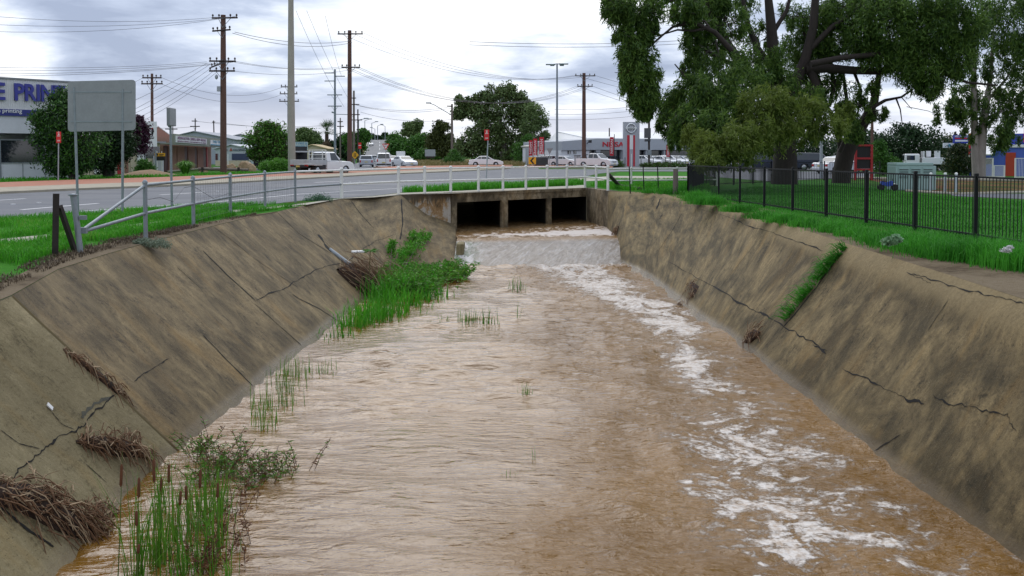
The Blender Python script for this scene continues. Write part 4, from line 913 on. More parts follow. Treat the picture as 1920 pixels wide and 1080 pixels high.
# ------------------------------------------------------------------ utility poles
ARM = M('crossarm_timber', (.05, .035, .032), .85, 0, .3, 6)
def pole(label, px, Yd, ytop, wpx, arms, mat=TIMBER, lean=0, base_z=-.2, ins=True, group='utility poles', name='utility_pole', braces=True):
    """arms: (py, left px, right px, yaw in degrees, tilt px)"""
    b_ = gx(px, Yd); r_ = thing(name, label, 'utility pole', b_, 0, group); tp = at(px + lean, ytop, Yd) - b_; rad = wpx * Yd / F / 2
    mb = MB(); mb.tube([Vector((0, 0, base_z)), tp * .5, tp], [rad * 1.12, rad, rad * .82], 10); mb.build('pole', mat, r_)
    for (py, xl, xr, yaw, tilt) in arms:
        cz = (at(px, py, Yd) - b_); s_ = F / Yd; l, r2 = (xl - px) / s_, (xr - px) / s_; th = .06
        d0 = Vector((math.cos(R(yaw)), math.sin(R(yaw)), 0)); k = 1 / max(.3, abs(math.cos(R(yaw))))
        A = cz + d0 * l * k + Vector((0, -rad, -tilt / s_ * l * s_ / 40 if tilt else 0)); Bq = cz + d0 * r2 * k + Vector((0, -rad, tilt / s_ * r2 * s_ / 40 if tilt else 0))
        mb = MB(); mb.tube([A, Bq], max(.07, .9 / s_), 4, smooth=False); arm = mb.build('crossarm', ARM if mat is not STEELP else STEELP, r_)
        if ins:
            for t in (.04, .28, .72, .96):
                p = A.lerp(Bq, t); mb = MB(); mb.lathe([(.03, 0), (.035, .08), (.075, .10), (.08, .18), (.05, .24), (.01, .27)], p + Vector((0, 0, .05)), 7); mb.build('insulator', PINSUL, arm)
        if braces and abs(l) > .5 and abs(r2) > .5:
            mb = MB(); mb.tube([A.lerp(Bq, .25), cz + Vector((0, -rad, -.7))], .022, 4); mb.tube([A.lerp(Bq, .75), cz + Vector((0, -rad, -.7))], .022, 4); mb.build('arm_brace', GALV, arm)
    return r_
pa = pole('tall red brown timber pole with three levels of crossarms left of the concrete pole', 418.5, 78, 28, 11, [(36, 399, 447, 0, 3.0), (56, 397, 436, -25, -3), (118, 386, 421, -50, -6), (117, 395, 443, 8, 3.0), (133.5, 394, 442, 0, 0)])
b_ = pa.location
mb = MB(); mb.bbox(at(412, 167, 78) - b_ + Vector((0, -.25, 0)), (.28, .2, .42), .03); mb.build('switch_box', PALEP, pa)
mb = MB(); mb.lathe([(.02, -.2), (.12, -.1), (.14, .08), (.05, .2)], at(408, 145, 78) - b_ + Vector((0, -.3, 0)), 8); mb.build('surge_arrester', PALEP, pa)
pole('red brown timber pole with two crossarms beside the white tray truck', 655.5, 100, 57, 8.5, [(65, 634, 681, 0, 1.5), (127, 641, 676, 0, 1.0)])
pole('dark timber pole with two crossarms rising above the bird emblem sign', 285, 96, 138, 5.5, [(146, 268, 304, 0, 0), (158, 266, 306, 0, 1.5)])
pole('dark pole with three crossarms half hidden by the concrete pole', 540.5, 130, 161, 3.6, [(163, 527, 558, 0, 0), (176, 525, 558, 0, 0), (190, 524, 561, 0, 0)], DARKW)
pe = pole('slim grey steel pole with short staggered arms left of the red brown pole', 628, 140, 130, 4.2, [(137, 609, 628, 0, 0), (143, 628, 647, 0, 0), (152, 609, 628, 0, 0), (178, 614, 642, 0, 0), (199, 615, 641, 0, 0)], STEELP, ins=False)
mb = MB(); b_ = pe.location; mb.tube([at(628, 214, 140) - b_, at(652, 215, 140) - b_], .05, 5); mb.tube([at(628, 212, 140) - b_, at(622, 210, 140) - b_], .12, 6); mb.build('lamp_arm', STEELP, pe)
pole('grey pole with short arms directly right of the red brown pole', 663.5, 165, 170, 4.2, [(184, 656, 668, 0, 0), (196, 660, 674, 0, 0), (215, 656, 670, 0, 0)], TIMBERG, ins=False)
pole('thin dark pole with two arms near the foot of the hill road', 671, 190, 205, 3.0, [(215, 663, 675, 0, 0), (225, 660, 679, 0, 0)], DARKW, ins=False)
pole('very thin pale pole behind the palm tree', 638, 200, 221, 2.6, [(228, 633, 643, 0, 0), (237, 632, 645, 0, 0)], TIMBERG, ins=False)
pole('dark timber pole with two crossarms behind the white pickup with roof racks', 1095, 132, 137, 7.5, [(142.5, 1078, 1116, 0, 0), (162, 1082, 1111, 0, 0)])
pole('dark pole with two crossarms beside the hanging gum branch', 1217, 150, 160, 4.0, [(165, 1213, 1233, 0, 0), (174, 1213, 1234, 0, 0)], DARKW)
pole('tiny pole with two crossarms above the grey warehouse roof', 366, 190, 222, 2.4, [(227, 360, 370, 0, 0), (237, 357, 375, 0, 0)], DARKW, ins=False)
pole('tiny leaning pole above the right side of the warehouse roof', 402.5, 190, 226, 2.4, [(229, 398, 404, 0, 0)], DARKW, -2, ins=False)
pole('tiny pole with one crossarm behind the edge on sign', 324, 190, 236, 2, [(242, 310, 333, 0, 0)], DARKW, ins=False)
pole('thin brown pole between the red framed board and the dark round tree', 1635.5, 95, 150, 5, [], TIMBER)
pole('pale slim pole half hidden among the big gum foliage', 1540, 66, 235, 5.5, [], PALEP, name='metal_pole')
pole('dark thin mast rising in front of the showroom roof', 1142.5, 150, 240, 2.6, [], DARKW, name='metal_pole')
# concrete pole running out of the top of the picture
b_ = gx(547, 84); r_ = thing('concrete_pole', 'thick smooth concrete pole beside the tray truck, tallest of all poles', 'pole', b_)
mb = MB(); mb.tube([(0, 0, -.2), (0, 0, 8), (.06, 0, 17.5)], [.33, .29, .21], 18); mb.build('shaft', CONP, r_); mb = MB(); mb.box((.26, 0, .9), (.08, .16, 1.0)); mb.build('cable_guard', GALV, r_)
# street lamps
pi = pole('brown timber pole carrying a curved street lamp arm in front of the large gum', 847.5, 150, 195, 4.6, [(199, 838, 849, 0, 0)], TIMBERG, ins=False, name='street_lamp'); b_ = pi.location
arm = [at(847, 216, 150) - b_, at(830, 206, 150) - b_, at(815, 197, 150) - b_, at(806, 193.5, 150) - b_]
mb = MB(); mb.tube(arm, .07, 6); mb.build('lamp_arm', PALEP, pi); mb = MB(); mb.bbox(at(803.5, 193, 150) - b_, (.85, .4, .2), .08); mb.build('lamp_head', PALEP, pi)
r_ = thing('street_lamp', 'tall grey lamp post with two flat heads spread like wings', 'street lamp', gx(1044.5, 122)); b_ = r_.location
mb = MB(); mb.tube([(0, 0, 0), at(1044.5, 119, 122) - b_], [.17, .10], 12); mb.build('post', STEELP, r_)
for s_ in (-1, 1):
    mb = MB(); mb.bbox(at(1044.5 + s_ * 12, 121 if s_ < 0 else 120, 122) - b_, (1.25, .5, .14), .06); mb.bbox(at(1044.5 + s_ * 9, 122.5, 122) - b_, (.55, .5, .16), .06); mb.build('lamp_head', M('lamp_head_grey', (.13, .20, .20), .4, .2), r_)
    mb = MB(); mb.tube([at(1044.5, 119.5, 122) - b_, at(1044.5 + s_ * 9, 120.5, 122) - b_], .05, 6); mb.build('lamp_arm', STEELP, r_)
for i, (px, yb, yt, Yd, dx) in enumerate([(697, 262, 231, 470, 9), (708, 263, 236, 505, 8), (722, 263, 237, 540, -6), (684, 270, 226, 430, 10), (703, 262, 242, 560, -7), (672.5, 290, 225, 330, 14)]):
    b_ = at(px, yb, Yd); r_ = thing('street_lamp', ['small far lamp on the crest of the hill road, arm to the right', 'far lamp second along the crest of the hill road', 'far lamp standing right of the crest of the hill road', 'far lamp at the left edge of the hill road below the crest', 'smallest far lamp seen past the hill crest, arm to the left', 'far lamp with a long arm beside the thin dark pole'][i], 'street lamp', b_, 0, 'lamps along the hill road')
    mb = MB(); tp = at(px, yt, Yd) - b_; mb.tube([(0, 0, -1), tp], .16, 5); mb.build('post', PALEP, r_)
    mb = MB(); e = at(px + dx, yt - 3, Yd) - b_; mb.tube([tp, e], .12, 5); mb.bbox(e, (1.6, .6, .4), .1); mb.build('lamp_head', PALEP, r_)
# ------------------------------------------------------------------ overhead wires
def wires(label, spans, rad=.016):
    r_ = thing('overhead_wires', label, 'power line', group='overhead wires')
    for (a, c, sag) in spans:
        A, Bq = at(*a), at(*c); pts = []; n = 16
        for i in range(n + 1):
            t = i / n; p = A.lerp(Bq, t); p.z -= 4 * sag * t * (1 - t); pts.append(p)
        Dm = (A.y + Bq.y) / 2; mb = MB(); mb.tube(pts, max(rad * .8, Dm * .00015), 4, cap=False); mb.build('wire', WIRE, r_)
wires('three wires sagging from beyond the print shop to the tall pole top arm', [((-300, -5, 60), (402, 33, 78), .8), ((-300, 22, 60), (428, 33, 78), .8), ((-300, 38, 60), (445, 30, 78), 1.0)])
wires('four wires from beyond the print shop to the tall pole middle arm', [((-300, 112, 60), (388, 116, 78), .5), ((-300, 120, 60), (396, 118, 78), .5), ((-300, 128, 60), (436, 116, 78), .6), ((-300, 136, 60), (442, 116, 78), .6)])
wires('five service wires slanting down from the tall pole behind the grey sign', [((389, 118, 76.5), (150, 232, 64), .2), ((393, 121, 76.5), (190, 236, 66), .2), ((400, 124, 77), (230, 222, 70), .3), ((404, 130, 77), (255, 222, 70), .3), ((408, 134, 77), (240, 240, 70), .3)])
wires('two bundled wires between the tall pole and the red brown pole tops', [((440, 60, 78), (655, 77, 100), .5), ((436, 62, 78), (660, 80, 100), .7)], .025)
wires('three wires between the middle arms of the tall pole and the red brown pole', [((442, 115, 78), (642, 125, 100), .4), ((440, 117, 78), (660, 126, 100), .4), ((436, 133, 78), (676, 127, 100), .5)])
wires('three wires from the red brown pole top arm across to the pole behind the pickup', [((636, 62, 100), (1080, 141, 132), 2.2), ((660, 62, 100), (1096, 140, 132), 2.2), ((680, 61, 100), (1114, 141, 132), 2.2)])
wires('four wires from the red brown pole lower arm across to the pole behind the pickup', [((644, 126, 100), (1083, 161, 132), 3.0), ((654, 127, 100), (1090, 161, 132), 3.0), ((668, 127, 100), (1102, 161, 132), 3.0), ((675, 127, 100), (1110, 161, 132), 3.0)])
wires('three wires leaving the pole behind the pickup towards the gum tree', [((1080, 141, 132), (1330, 190, 150), .6), ((1114, 141, 132), (1350, 186, 150), .6), ((1110, 161, 132), (1340, 220, 150), .6), ((1083, 161, 132), (1330, 226, 150), .6)])
wires('two high wires crossing the open sky towards the hanging gum branch', [((880, 78, 70), (1400, 66, 80), .4), ((880, 84, 70), (1400, 72, 80), .4)], .02)
wires('two steep wires falling from the sky to the slim grey steel pole', [((555, 20, 100), (645, 200, 140), .6), ((575, 20, 100), (660, 196, 140), .6), ((610, 30, 100), (640, 142, 140), .4)])
wires('low far wires between the small pole and the street lamp pole', [((664, 196, 165), (846, 200, 150), .8), ((668, 197, 165), (846, 203, 150), .9), ((676, 210, 165), (846, 224, 150), .8)])
wires('far wires from the dark crossarm pole above the emblem sign to the half hidden pole', [((304, 146, 96), (528, 164, 130), 1.4), ((304, 158, 96), (526, 178, 130), 1.4), ((268, 146, 96), (150, 178, 90), .4)])
wires('thin far wires over the warehouse roof', [((366, 227, 190), (600, 236, 200), .6), ((366, 237, 190), (250, 236, 190), .4), ((402, 229, 190), (560, 240, 200), .3)])
wires('thin far wires between the tall lamp post and the gum branch', [((1040, 205, 150), (1260, 190, 150), .5), ((1040, 214, 150), (1260, 197, 150), .5), ((1020, 224, 150), (1260, 208, 150), .5)], .01)
# ------------------------------------------------------------------ vehicles
def arch(cx, r, n=7): return [(cx + r * math.cos(math.pi - math.pi * k / n), .30 + r * math.sin(math.pi * k / n)) for k in range(n + 1)]
def extr(mb, poly, w, bev, taper=0, z0=0, mi=0):
    """side profile (x,z) pushed out to both sides with softened edges"""
    cx = sum(p[0] for p in poly) / len(poly); cz = sum(p[1] for p in poly) / len(poly); n = len(poly); rings = []
    for y, k in ((-w / 2, 1), (-w / 2 + bev, 0), (w / 2 - bev, 0), (w / 2, 1)):
        ring = []
        for (x, z) in poly:
            d_ = math.hypot(x - cx, z - cz); s_ = 1 - (bev * .8 / max(d_, .01)) * k; X, Zz = cx + (x - cx) * s_, cz + (z - cz) * s_
            ring.append((X, y * (1 - taper * max(0, z - z0)), Zz))
        rings.append(ring)
    vs = [v for r_ in rings for v in r_]
    fs = [(a * n + i, a * n + (i + 1) % n, (a + 1) * n + (i + 1) % n, (a + 1) * n + i) for a in range(3) for i in range(n)]
    mb.add(vs, fs, mi, False); mb.add(rings[0], [list(range(n))[::-1]], mi); mb.add(rings[3], [list(range(n))], mi)
KINDS = {
 'sedan': dict(L=4.55, W=1.76, fw=3.62, rw=.88, wr=.31, low=[(0, .35), (.02, .86), (.25, .96), (.95, .98), (3.15, .96), (4.1, .84), (4.45, .70), (4.55, .52), (4.52, .30)],
   cab=[(.72, .94), (1.42, 1.40), (1.75, 1.44), (2.45, 1.43), (3.35, .94)], win=[(1.0, 1.62), (1.68, 2.35), (2.41, 3.0)]),
 'wagon': dict(L=4.75, W=1.80, fw=3.75, rw=.95, wr=.32, low=[(0, .38), (.0, .90), (.10, 1.0), (3.35, .98), (4.25, .86), (4.62, .72), (4.75, .52), (4.7, .32)],
   cab=[(.10, .96), (.42, 1.46), (1.2, 1.52), (2.6, 1.47), (3.5, .96)], win=[(.40, 1.3), (1.36, 2.2), (2.26, 3.1)]),
 'ute': dict(L=5.2, W=1.82, fw=4.15, rw=1.12, wr=.38, low=[(0, .50), (0, 1.08), (.1, 1.12), (3.75, 1.10), (4.75, 1.02), (5.1, .88), (5.2, .62), (5.15, .42)],
   cab=[(1.65, 1.08), (1.80, 1.68), (2.2, 1.78), (3.05, 1.75), (3.85, 1.08)], win=[(1.86, 2.55), (2.62, 3.45)]),
 'canopy': dict(L=5.1, W=1.82, fw=4.1, rw=1.12, wr=.38, low=[(0, .50), (0, 1.06), (.08, 1.10), (3.7, 1.08), (4.7, 1.0), (5.02, .86), (5.1, .62), (5.05, .42)],
   cab=[(.02, 1.06), (.22, 1.72), (.5, 1.80), (3.0, 1.76), (3.8, 1.06)], win=[(.4, 1.5), (1.75, 2.5), (2.58, 3.4)]),
 'tray': dict(L=5.1, W=1.82, fw=4.1, rw=1.05, wr=.37, low=[(2.0, .48), (2.0, 1.02), (3.72, 1.04), (4.68, .98), (4.98, .86), (5.1, .62), (5.05, .40)],
   cab=[(2.02, 1.0), (2.10, 1.66), (2.4, 1.74), (3.05, 1.72), (3.82, 1.02)], win=[(2.5, 3.4)]),
 'van': dict(L=5.2, W=1.95, fw=4.3, rw=1.0, wr=.36, low=[(0, .42), (0, 1.1), (4.5, 1.1), (5.05, .95), (5.2, .62), (5.15, .40)],
   cab=[(.02, 1.08), (.08, 2.15), (.3, 2.25), (3.6, 2.2), (4.7, 1.08)], win=[(3.3, 4.1)]),
}
def car(kind, label, px, Yd, heading, paint=CARW, group='white cars waiting and parked along the road', z=0.0, name=None, rack=False, scale=1.0):
    K = KINDS[kind]; L, W_ = K['L'], K['W']
    r_ = thing(name or {'sedan': 'sedan_car', 'wagon': 'station_wagon', 'ute': 'pickup_truck', 'canopy': 'pickup_truck', 'tray': 'tray_truck', 'van': 'delivery_van'}[kind], label, {'sedan': 'car', 'wagon': 'car', 'van': 'van'}.get(kind, 'pickup truck'), gx(px, Yd, z), R(heading), group); r_.scale = (scale,) * 3
    ox = L / 2; sh = lambda P: [(x - ox, zz) for x, zz in P]
    low = K['low']; bottom = [(K['low'][-1][0] - .02, .26)] + arch(K['fw'], K['wr'] + .07)[::-1]
    bottom += (arch(K['rw'], K['wr'] + .07)[::-1] if kind != 'tray' else []) + [(low[0][0] + .03, .28)]
    mb = MB(); extr(mb, sh(low + bottom), W_, .07, .03, .6); body = mb.build('body', paint, r_)
    cab = K['cab']; mb = MB(); extr(mb, sh(cab), W_ - .10, .09, .22, cab[0][1]); cabin = mb.build('cabin', paint, r_)
    zt = max(p[1] for p in cab); zb = cab[0][1]
    def prof(z, front):      # x of the cabin front/rear edge at height z
        pts = cab[::-1] if front else cab
        for (xa, za), (xb, zb_) in zip(pts, pts[1:]):
            if za <= z <= zb_: return xa + (xb - xa) * (z - za) / max(1e-6, zb_ - za)
        return pts[1][0]
    wy = lambda z: (W_ - .10) / 2 * (1 - .22 * max(0, z - cab[0][1]))
    z0, z1 = zb + .08, zt - .10
    for s_ in (-1, 1):
        for (xa, xb) in K['win']:
            mb = MB(); q = []
            for (x, z_) in ((xa, z0), (xb, z0), (xb, z1), (xa, z1)):
                x = min(max(x, prof(z_, False) + .10), prof(z_, True) - .10); q.append((x - ox, s_ * (wy(z_) + .006), z_))
            mb.add(q, [(0, 1, 2, 3)]); mb.build('side_window', GLASS, cabin)
    for fr in (True, False):
        mb = MB(); e = .012 if fr else -.012; q = []
        for z_, yy in ((z0, -.88), (z0, .88), (z1 + .02, .82), (z1 + .02, -.82)): q.append((prof(z_, fr) + e - ox, yy * wy(z_), z_))
        mb.add(q, [(0, 1, 2, 3)]); mb.build('windscreen' if fr else 'rear_window', GLASS, cabin)
    for x in (K['fw'], K['rw']):
        for s_ in (-1, 1):
            c = (x - ox, s_ * (W_ / 2 - .12), K['wr']); wr = K['wr']
            mb = MB(); mb.lathe([(wr * .6, -.09), (wr * .93, -.10), (wr, -.06), (wr, .06), (wr * .93, .10), (wr * .6, .09)], c, 18, axis='Y'); wh = mb.build('wheel', TYRE, r_)
            mb = MB(); mb.lathe([(wr * .60, .0), (wr * .58, .015), (wr * .2, .03), (.02, .03)] if s_ > 0 else [(wr * .60, .0), (wr * .58, -.015), (wr * .2, -.03), (.02, -.03)], (c[0], c[1] + s_ * .088, c[2]), 14, axis='Y'); mb.build('rim', RIM, wh)
            mb = MB(); mb.box((c[0], s_ * (W_ / 2 - .28), .42), (wr * 2.1, .30, .42)); mb.build('wheel_well', TRIM, body)
    fx, fz = low[-2][0] - ox, (low[-2][1] + low[-3][1]) / 2
    for s_ in (-1, 1):
        mb = MB(); mb.bbox((fx - .10, s_ * (W_ / 2 - .28), fz + .02), (.20, .40, .15), .05); mb.build('headlight', LAMPW, r_)
        mb = MB()
        if kind == 'tray': mb.box((-ox - .02, s_ * .72, .72), (.05, .34, .12))
        else: mb.bbox((.05 - ox, s_ * (W_ / 2 - .16), low[1][1] - .16), (.12, .24 if kind == 'sedan' else .16, .18 if kind == 'sedan' else .34), .03)
        mb.build('tail_light', LAMPR, r_)
        if kind != 'tray' or True:
            mb = MB(); mb.bbox((prof(z0, True) - .25 - ox, s_ * (W_ / 2 + .04), z0 + .06), (.14, .16, .12), .03); mb.build('mirror', paint if kind != 'tray' else TRIM, r_)
    mb = MB(); mb.bbox((fx - .03, 0, .47), (.16, W_ - .06, .20), .05); mb.build('front_bumper', paint, r_)
    mb = MB(); mb.bbox((fx - .02, 0, fz - .04), (.10, W_ * .46, .11), .02); mb.build('grille', TRIM, r_)
    mb = MB(); mb.box((fx + .06, 0, .46), (.02, .38, .11)); mb.build('number_plate', PLATE, r_)
    if kind != 'tray':
        mb = MB(); mb.bbox((.05 - ox, 0, .45), (.18, W_ - .08, .16), .05); mb.build('rear_bumper', TRIM if kind in ('ute', 'canopy') else paint, r_)
        mb = MB(); mb.box((-.045 - ox, 0, .66), (.02, .38, .11)); mb.build('number_plate', PLATE, r_)
    if kind == 'ute':
        mb = MB(); mb.box((.85 - ox, 0, 1.10), (1.5, 1.5, .06)); mb.build('tub_cover', TRIM, r_)
        mb = MB()
        for s_ in (-1, 1): mb.tube([(1.5 - ox, s_ * .72, 1.1), (1.45 - ox, s_ * .66, 1.62), (.55 - ox, s_ * .72, 1.14)], .035, 6)
        mb.tube([(1.45 - ox, -.66, 1.62), (1.45 - ox, .66, 1.62)], .035, 6); mb.build('sports_bar', TRIM, r_)
    if rack:
        mb = MB()
        for x in (2.3, 2.9) if kind == 'ute' else (.9, 2.6): mb.box((x - ox, 0, zt + .08), (.06, W_ * .72, .05)); mb.box((x - ox, -.5, zt + .03), (.06, .05, .12)); mb.box((x - ox, .5, zt + .03), (.06, .05, .12))
        mb.build('roof_rack', TRIM if kind == 'ute' else WHITE, r_)
    if kind == 'tray':
        mb = MB(); mb.box((.97 - ox, 0, .80), (1.98, 1.86, .08)); mb.build('tray_floor', ALLOY, r_)
        for s_ in (-1, 1):
            mb = MB()
            for k in range(3): mb.bbox((.97 - ox, s_ * .93, .90 + k * .10), (1.96, .035, .094), .012)
            mb.build('side_board', ALLOY, r_)
        mb = MB()
        for k in range(3): mb.bbox((-.01 - ox, 0, .90 + k * .10), (.035, 1.84, .094), .012)
        mb.build('tail_board', ALLOY, r_)
        mb = MB()
        for y in (-.86, -.5, .5, .86): mb.box((1.93 - ox, y, 1.36), (.05, .05, 1.06))
        for z_ in (1.25, 1.52, 1.88): mb.box((1.93 - ox, 0, z_), (.055, 1.77, .05))
        mb.build('headboard_rack', RAILW, r_)
        mb = MB(); mb.box((1.0 - ox, 0, .62), (1.9, .7, .18)); mb.box((1.5 - ox, -.78, .60), (.7, .25, .28)); mb.build('chassis', TRIM, r_)
        mb = MB(); mb.box((-.03 - ox, 0, .66), (.03, 1.7, .14)); mb.build('light_bar', TRIM, r_); mb = MB(); mb.box((-.05 - ox, .1, .66), (.02, .38, .12)); mb.build('number_plate', PLATE, r_)
        mb = MB(); mb.tube([(3.1 - ox, -.8, 1.5), (3.1 - ox, -.8, 2.25)], .012, 4); mb.build('aerial', WHITE, r_)
        for s_ in (-1, 1): mb = MB(); mb.bbox((K['rw'] - ox, s_ * .78, .74), (.9, .28, .05), .02); mb.build('mudguard', WHITE, r_)
    return r_
car('tray', 'white tray truck with low aluminium sides seen from behind, nearest vehicle', 606, 77, 58, name='tray_truck', scale=1.05)
car('wagon', 'silver white station wagon seen from behind, left of the three waiting cars', 687.5, 126, 97, CARS)
car('canopy', 'white pickup with a rear canopy stopped at the give way sign', 718.5, 117, 99, rack=True)
car('sedan', 'white sedan facing the camera right of the give way sign', 757, 122, -58)
car('wagon', 'small far car with roof load climbing between wagon and canopy pickup', 700, 178, 97, CARS)
car('sedan', 'small white car glimpsed between the canopy pickup and the box truck', 734.5, 165, -83)
car('wagon', 'tiny pale car coming down the hill road', 696.3, 425, -83, CARS, z=5.6)
car('sedan', 'white sedan driving past the large gum behind the red sign', 911, 128, 2)
car('wagon', 'grey wagon parked behind the tall two headed lamp post', 1040, 134, -20, CARS)
car('sedan', 'white sedan parked in front of the showroom office windows', 1060, 130, -35)
car('ute', 'white dual cab pickup with roof racks crossing the brick island', 1119, 121, -38, rack=True)
for px, Yd, hd, lab, kd, pt in ((1212, 136, -50, 'white car just right of the sign tower, first of the showroom row', 'wagon', CARW), (1226, 139, -48, 'second white car of the showroom row behind the low hedge', 'sedan', CARW), (1243, 137, -45, 'third white car of the showroom row beside the dark box sign pole', 'sedan', CARW), (1262, 138, -45, 'fourth white car of the showroom row under the gum foliage', 'wagon', CARW), (1281, 140, -45, 'last silver car of the showroom row next to the black fence corner', 'sedan', CARS), (1190, 142, -50, 'white car partly behind the sign tower base', 'sedan', CARW), (1160, 150, -40, 'white car far back between the pickup and the sign tower', 'sedan', CARW)):
    car(kd, lab, px, Yd, hd, pt, 'cars displayed at the showroom')
car('canopy', 'dark four wheel drive parked behind the big gum trunks', 1528, 96, 4, CARD, 'cars in the park behind the trees')
car('sedan', 'white sedan parked beyond the forked gum trunk', 1572, 82, 30, CARW, 'cars in the park behind the trees')
car('wagon', 'white wagon parked beside the red framed board', 1592, 92, -80, CARW, 'cars in the park behind the trees')
car('ute', 'dark blue pickup parked left of the big gum trunk', 1425, 96, 10, CARD, 'cars in the park behind the trees')
car('sedan', 'pale car parked left of the black fence corner under the gum', 1335, 98, -40, CARS, 'cars in the park behind the trees')
def box_truck(label, px, Yd, heading, boxed=True, s_=1.0, group='trucks'):
    r_ = thing('box_truck' if boxed else 'tip_truck', label, 'truck', gx(px, Yd), R(heading), group); r_.scale = (s_,) * 3
    mb = MB(); mb.bbox((2.6, 0, 1.35), (1.7, 2.0, 1.5), .15); cb = mb.build('cab', CARW, r_)
    mb = MB(); mb.box((3.46, 0, 1.62), (.02, 1.7, .62)); mb.build('windscreen', GLASS, cb)
    for q in (-1, 1): mb = MB(); mb.box((2.75, q * 1.005, 1.62), (.9, .01, .55)); mb.build('side_window', GLASS, cb)
    mb = MB(); mb.box((0, 0, .68), (6.2, .8, .2)); mb.build('chassis', TRIM, r_)
    mb = MB()
    if boxed: mb.bbox((-.6, 0, 1.95), (4.4, 2.2, 2.2), .05)
    else:
        mb.bbox((-.6, 0, 1.25), (4.2, 2.2, .8), .05); mb.bbox((1.3, 0, 1.9), (.15, 2.0, 1.0), .03); mb.box((-.2, .7, 2.0), (.6, .5, .9)); mb.box((.6, -.5, 2.1), (.5, .6, .7))
    mb.build('cargo_body', CARW, r_)
    for x in (2.4, -1.6):
        for q in (-1, 1): mb = MB(); mb.lathe([(.25, -.13), (.44, -.13), (.45, .13), (.25, .13)], (x, q * .9, .45), 14, axis='Y'); mb.build('wheel', TYRE, r_)
    mb = MB(); mb.box((3.5, 0, .75), (.12, 1.95, .3)); mb.build('bumper', TRIM, r_)
    for q in (-1, 1): mb = MB(); mb.box((3.52, q * .7, .98), (.06, .35, .2)); mb.build('headlight', LAMPW, r_)
    return r_
box_truck('white box truck waiting behind the sedan at the hill road', 751.5, 172, -84, True, .72)
box_truck('white work truck standing behind the pale green cabinet', 1752, 92, 165, False, .8)
# small child's motorbike on the lawn
BLUE = M('toy_bike_blue', (.02, .06, .40), .3, 0, .1, 4)
r_ = thing('small_motorbike', 'small blue and white motorbike parked on the lawn beside the cabinet', 'motorbike', gx(1666, 42.5), R(-20))
for x in (-.28, .28):
    mb = MB(); mb.lathe([(.08, -.04), (.15, -.045), (.155, .045), (.08, .04)], (x, 0, .155), 14, axis='Y'); wh = mb.build('wheel', TYRE, r_); mb = MB(); mb.lathe([(.085, -.03), (.085, .03)], (x, 0, .155), 10, axis='Y'); mb.build('rim', WHITE, wh)
mb = MB(); extr(mb, [(-.30, .28), (-.34, .42), (-.05, .38), (.12, .46), (.24, .40), (.20, .24), (.0, .18)], .14, .02); mb.build('fairing', BLUE, r_)
mb = MB(); mb.bbox((.26, 0, .26), (.16, .07, .14), .02); mb.bbox((-.3, 0, .35), (.14, .08, .06), .02); mb.build('mudguard', WHITE, r_)
mb = MB(); mb.tube([(.28, 0, .16), (.17, 0, .52)], .015, 6); mb.tube([(.17, -.16, .54), (.17, .16, .54)], .013, 6); mb.build('handlebar', TRIM, r_)
mb = MB(); mb.bbox((-.16, 0, .43), (.26, .12, .05), .02); mb.build('seat', TRIM, r_)
# ------------------------------------------------------------------ buildings
def corrug(name, c, axis_scale=18):
    m, nt, b = new_mat(name); p = nt.tc('Object'); wv = nt.N.new('ShaderNodeTexWave'); wv.bands_direction = 'X'; nt.put(wv.inputs['Vector'], p); wv.inputs['Scale'].default_value = axis_scale / 6.28
    n = nt.noise(p, .6, 4, .6); nt.put(b.inputs['Base Color'], nt.ramp(n, [(.3, tuple(k * .88 for k in c)), (.7, tuple(min(1, k * 1.06) for k in c))])); b.inputs['Roughness'].default_value = .45
    nt.put(b.inputs['Normal'], nt.bump(wv.outputs['Fac'], .7, .04)); return m
CORW = corrug('ribbed_white_steel', (.70, .71, .72)); CORG = corrug('ribbed_grey_steel', (.36, .40, .46)); ROOFW = corrug('pale_roof_steel', (.62, .63, .62), 14)
WALLW = M('white_render', (.66, .68, .72), .7, 0, .07, 1.2); WALLG = M('grey_cladding_panel', (.37, .40, .44), .5, 0, .05, .8); CREAM = M('cream_render', (.52, .46, .33), .8, 0, .1, 1.5)
BRICKR = M('red_brown_brick', (.30, .15, .105), .85, 0, .25, 5); FASC = M('fascia_sage', (.22, .24, .19), .7, 0, .1, 2); SIGNW = M('sign_face_white', (.76, .77, .78), .5, 0, .04, 2)
INK = M('lettering_purple_blue', (.045, .05, .30), .5, 0, .08, 3); INKP = M('lettering_mauve', (.28, .16, .26), .6, 0, .1, 3); INKB = M('lettering_teal', (.10, .30, .42), .6, 0, .1, 3); BAND = M('dark_blue_band', (.035, .045, .22), .5, 0, .08, 2)
DGLASS = M('shop_window_glass', (.018, .022, .03), .06, 0, .3, .6, spec=.9); MAROON = M('maroon_door', (.07, .012, .014), .5, 0, .2, 2); REDD = M('bright_red_panel', (.42, .015, .02), .5, 0, .1, 2); BRED = M('banner_red', (.50, .012, .03), .6, 0, .08, 3); BLUEW = M('blue_wall', (.075, .13, .50), .7, 0, .08, 1.2); BLUED = M('deep_blue_wall', (.03, .05, .36), .7, 0, .08, 1.2)
DARKIN = M('dark_interior', (.02, .02, .022), .8, 0, .3, .5); NAVY = M('navy_shutter', (.03, .045, .10), .5, 0, .15, 2)
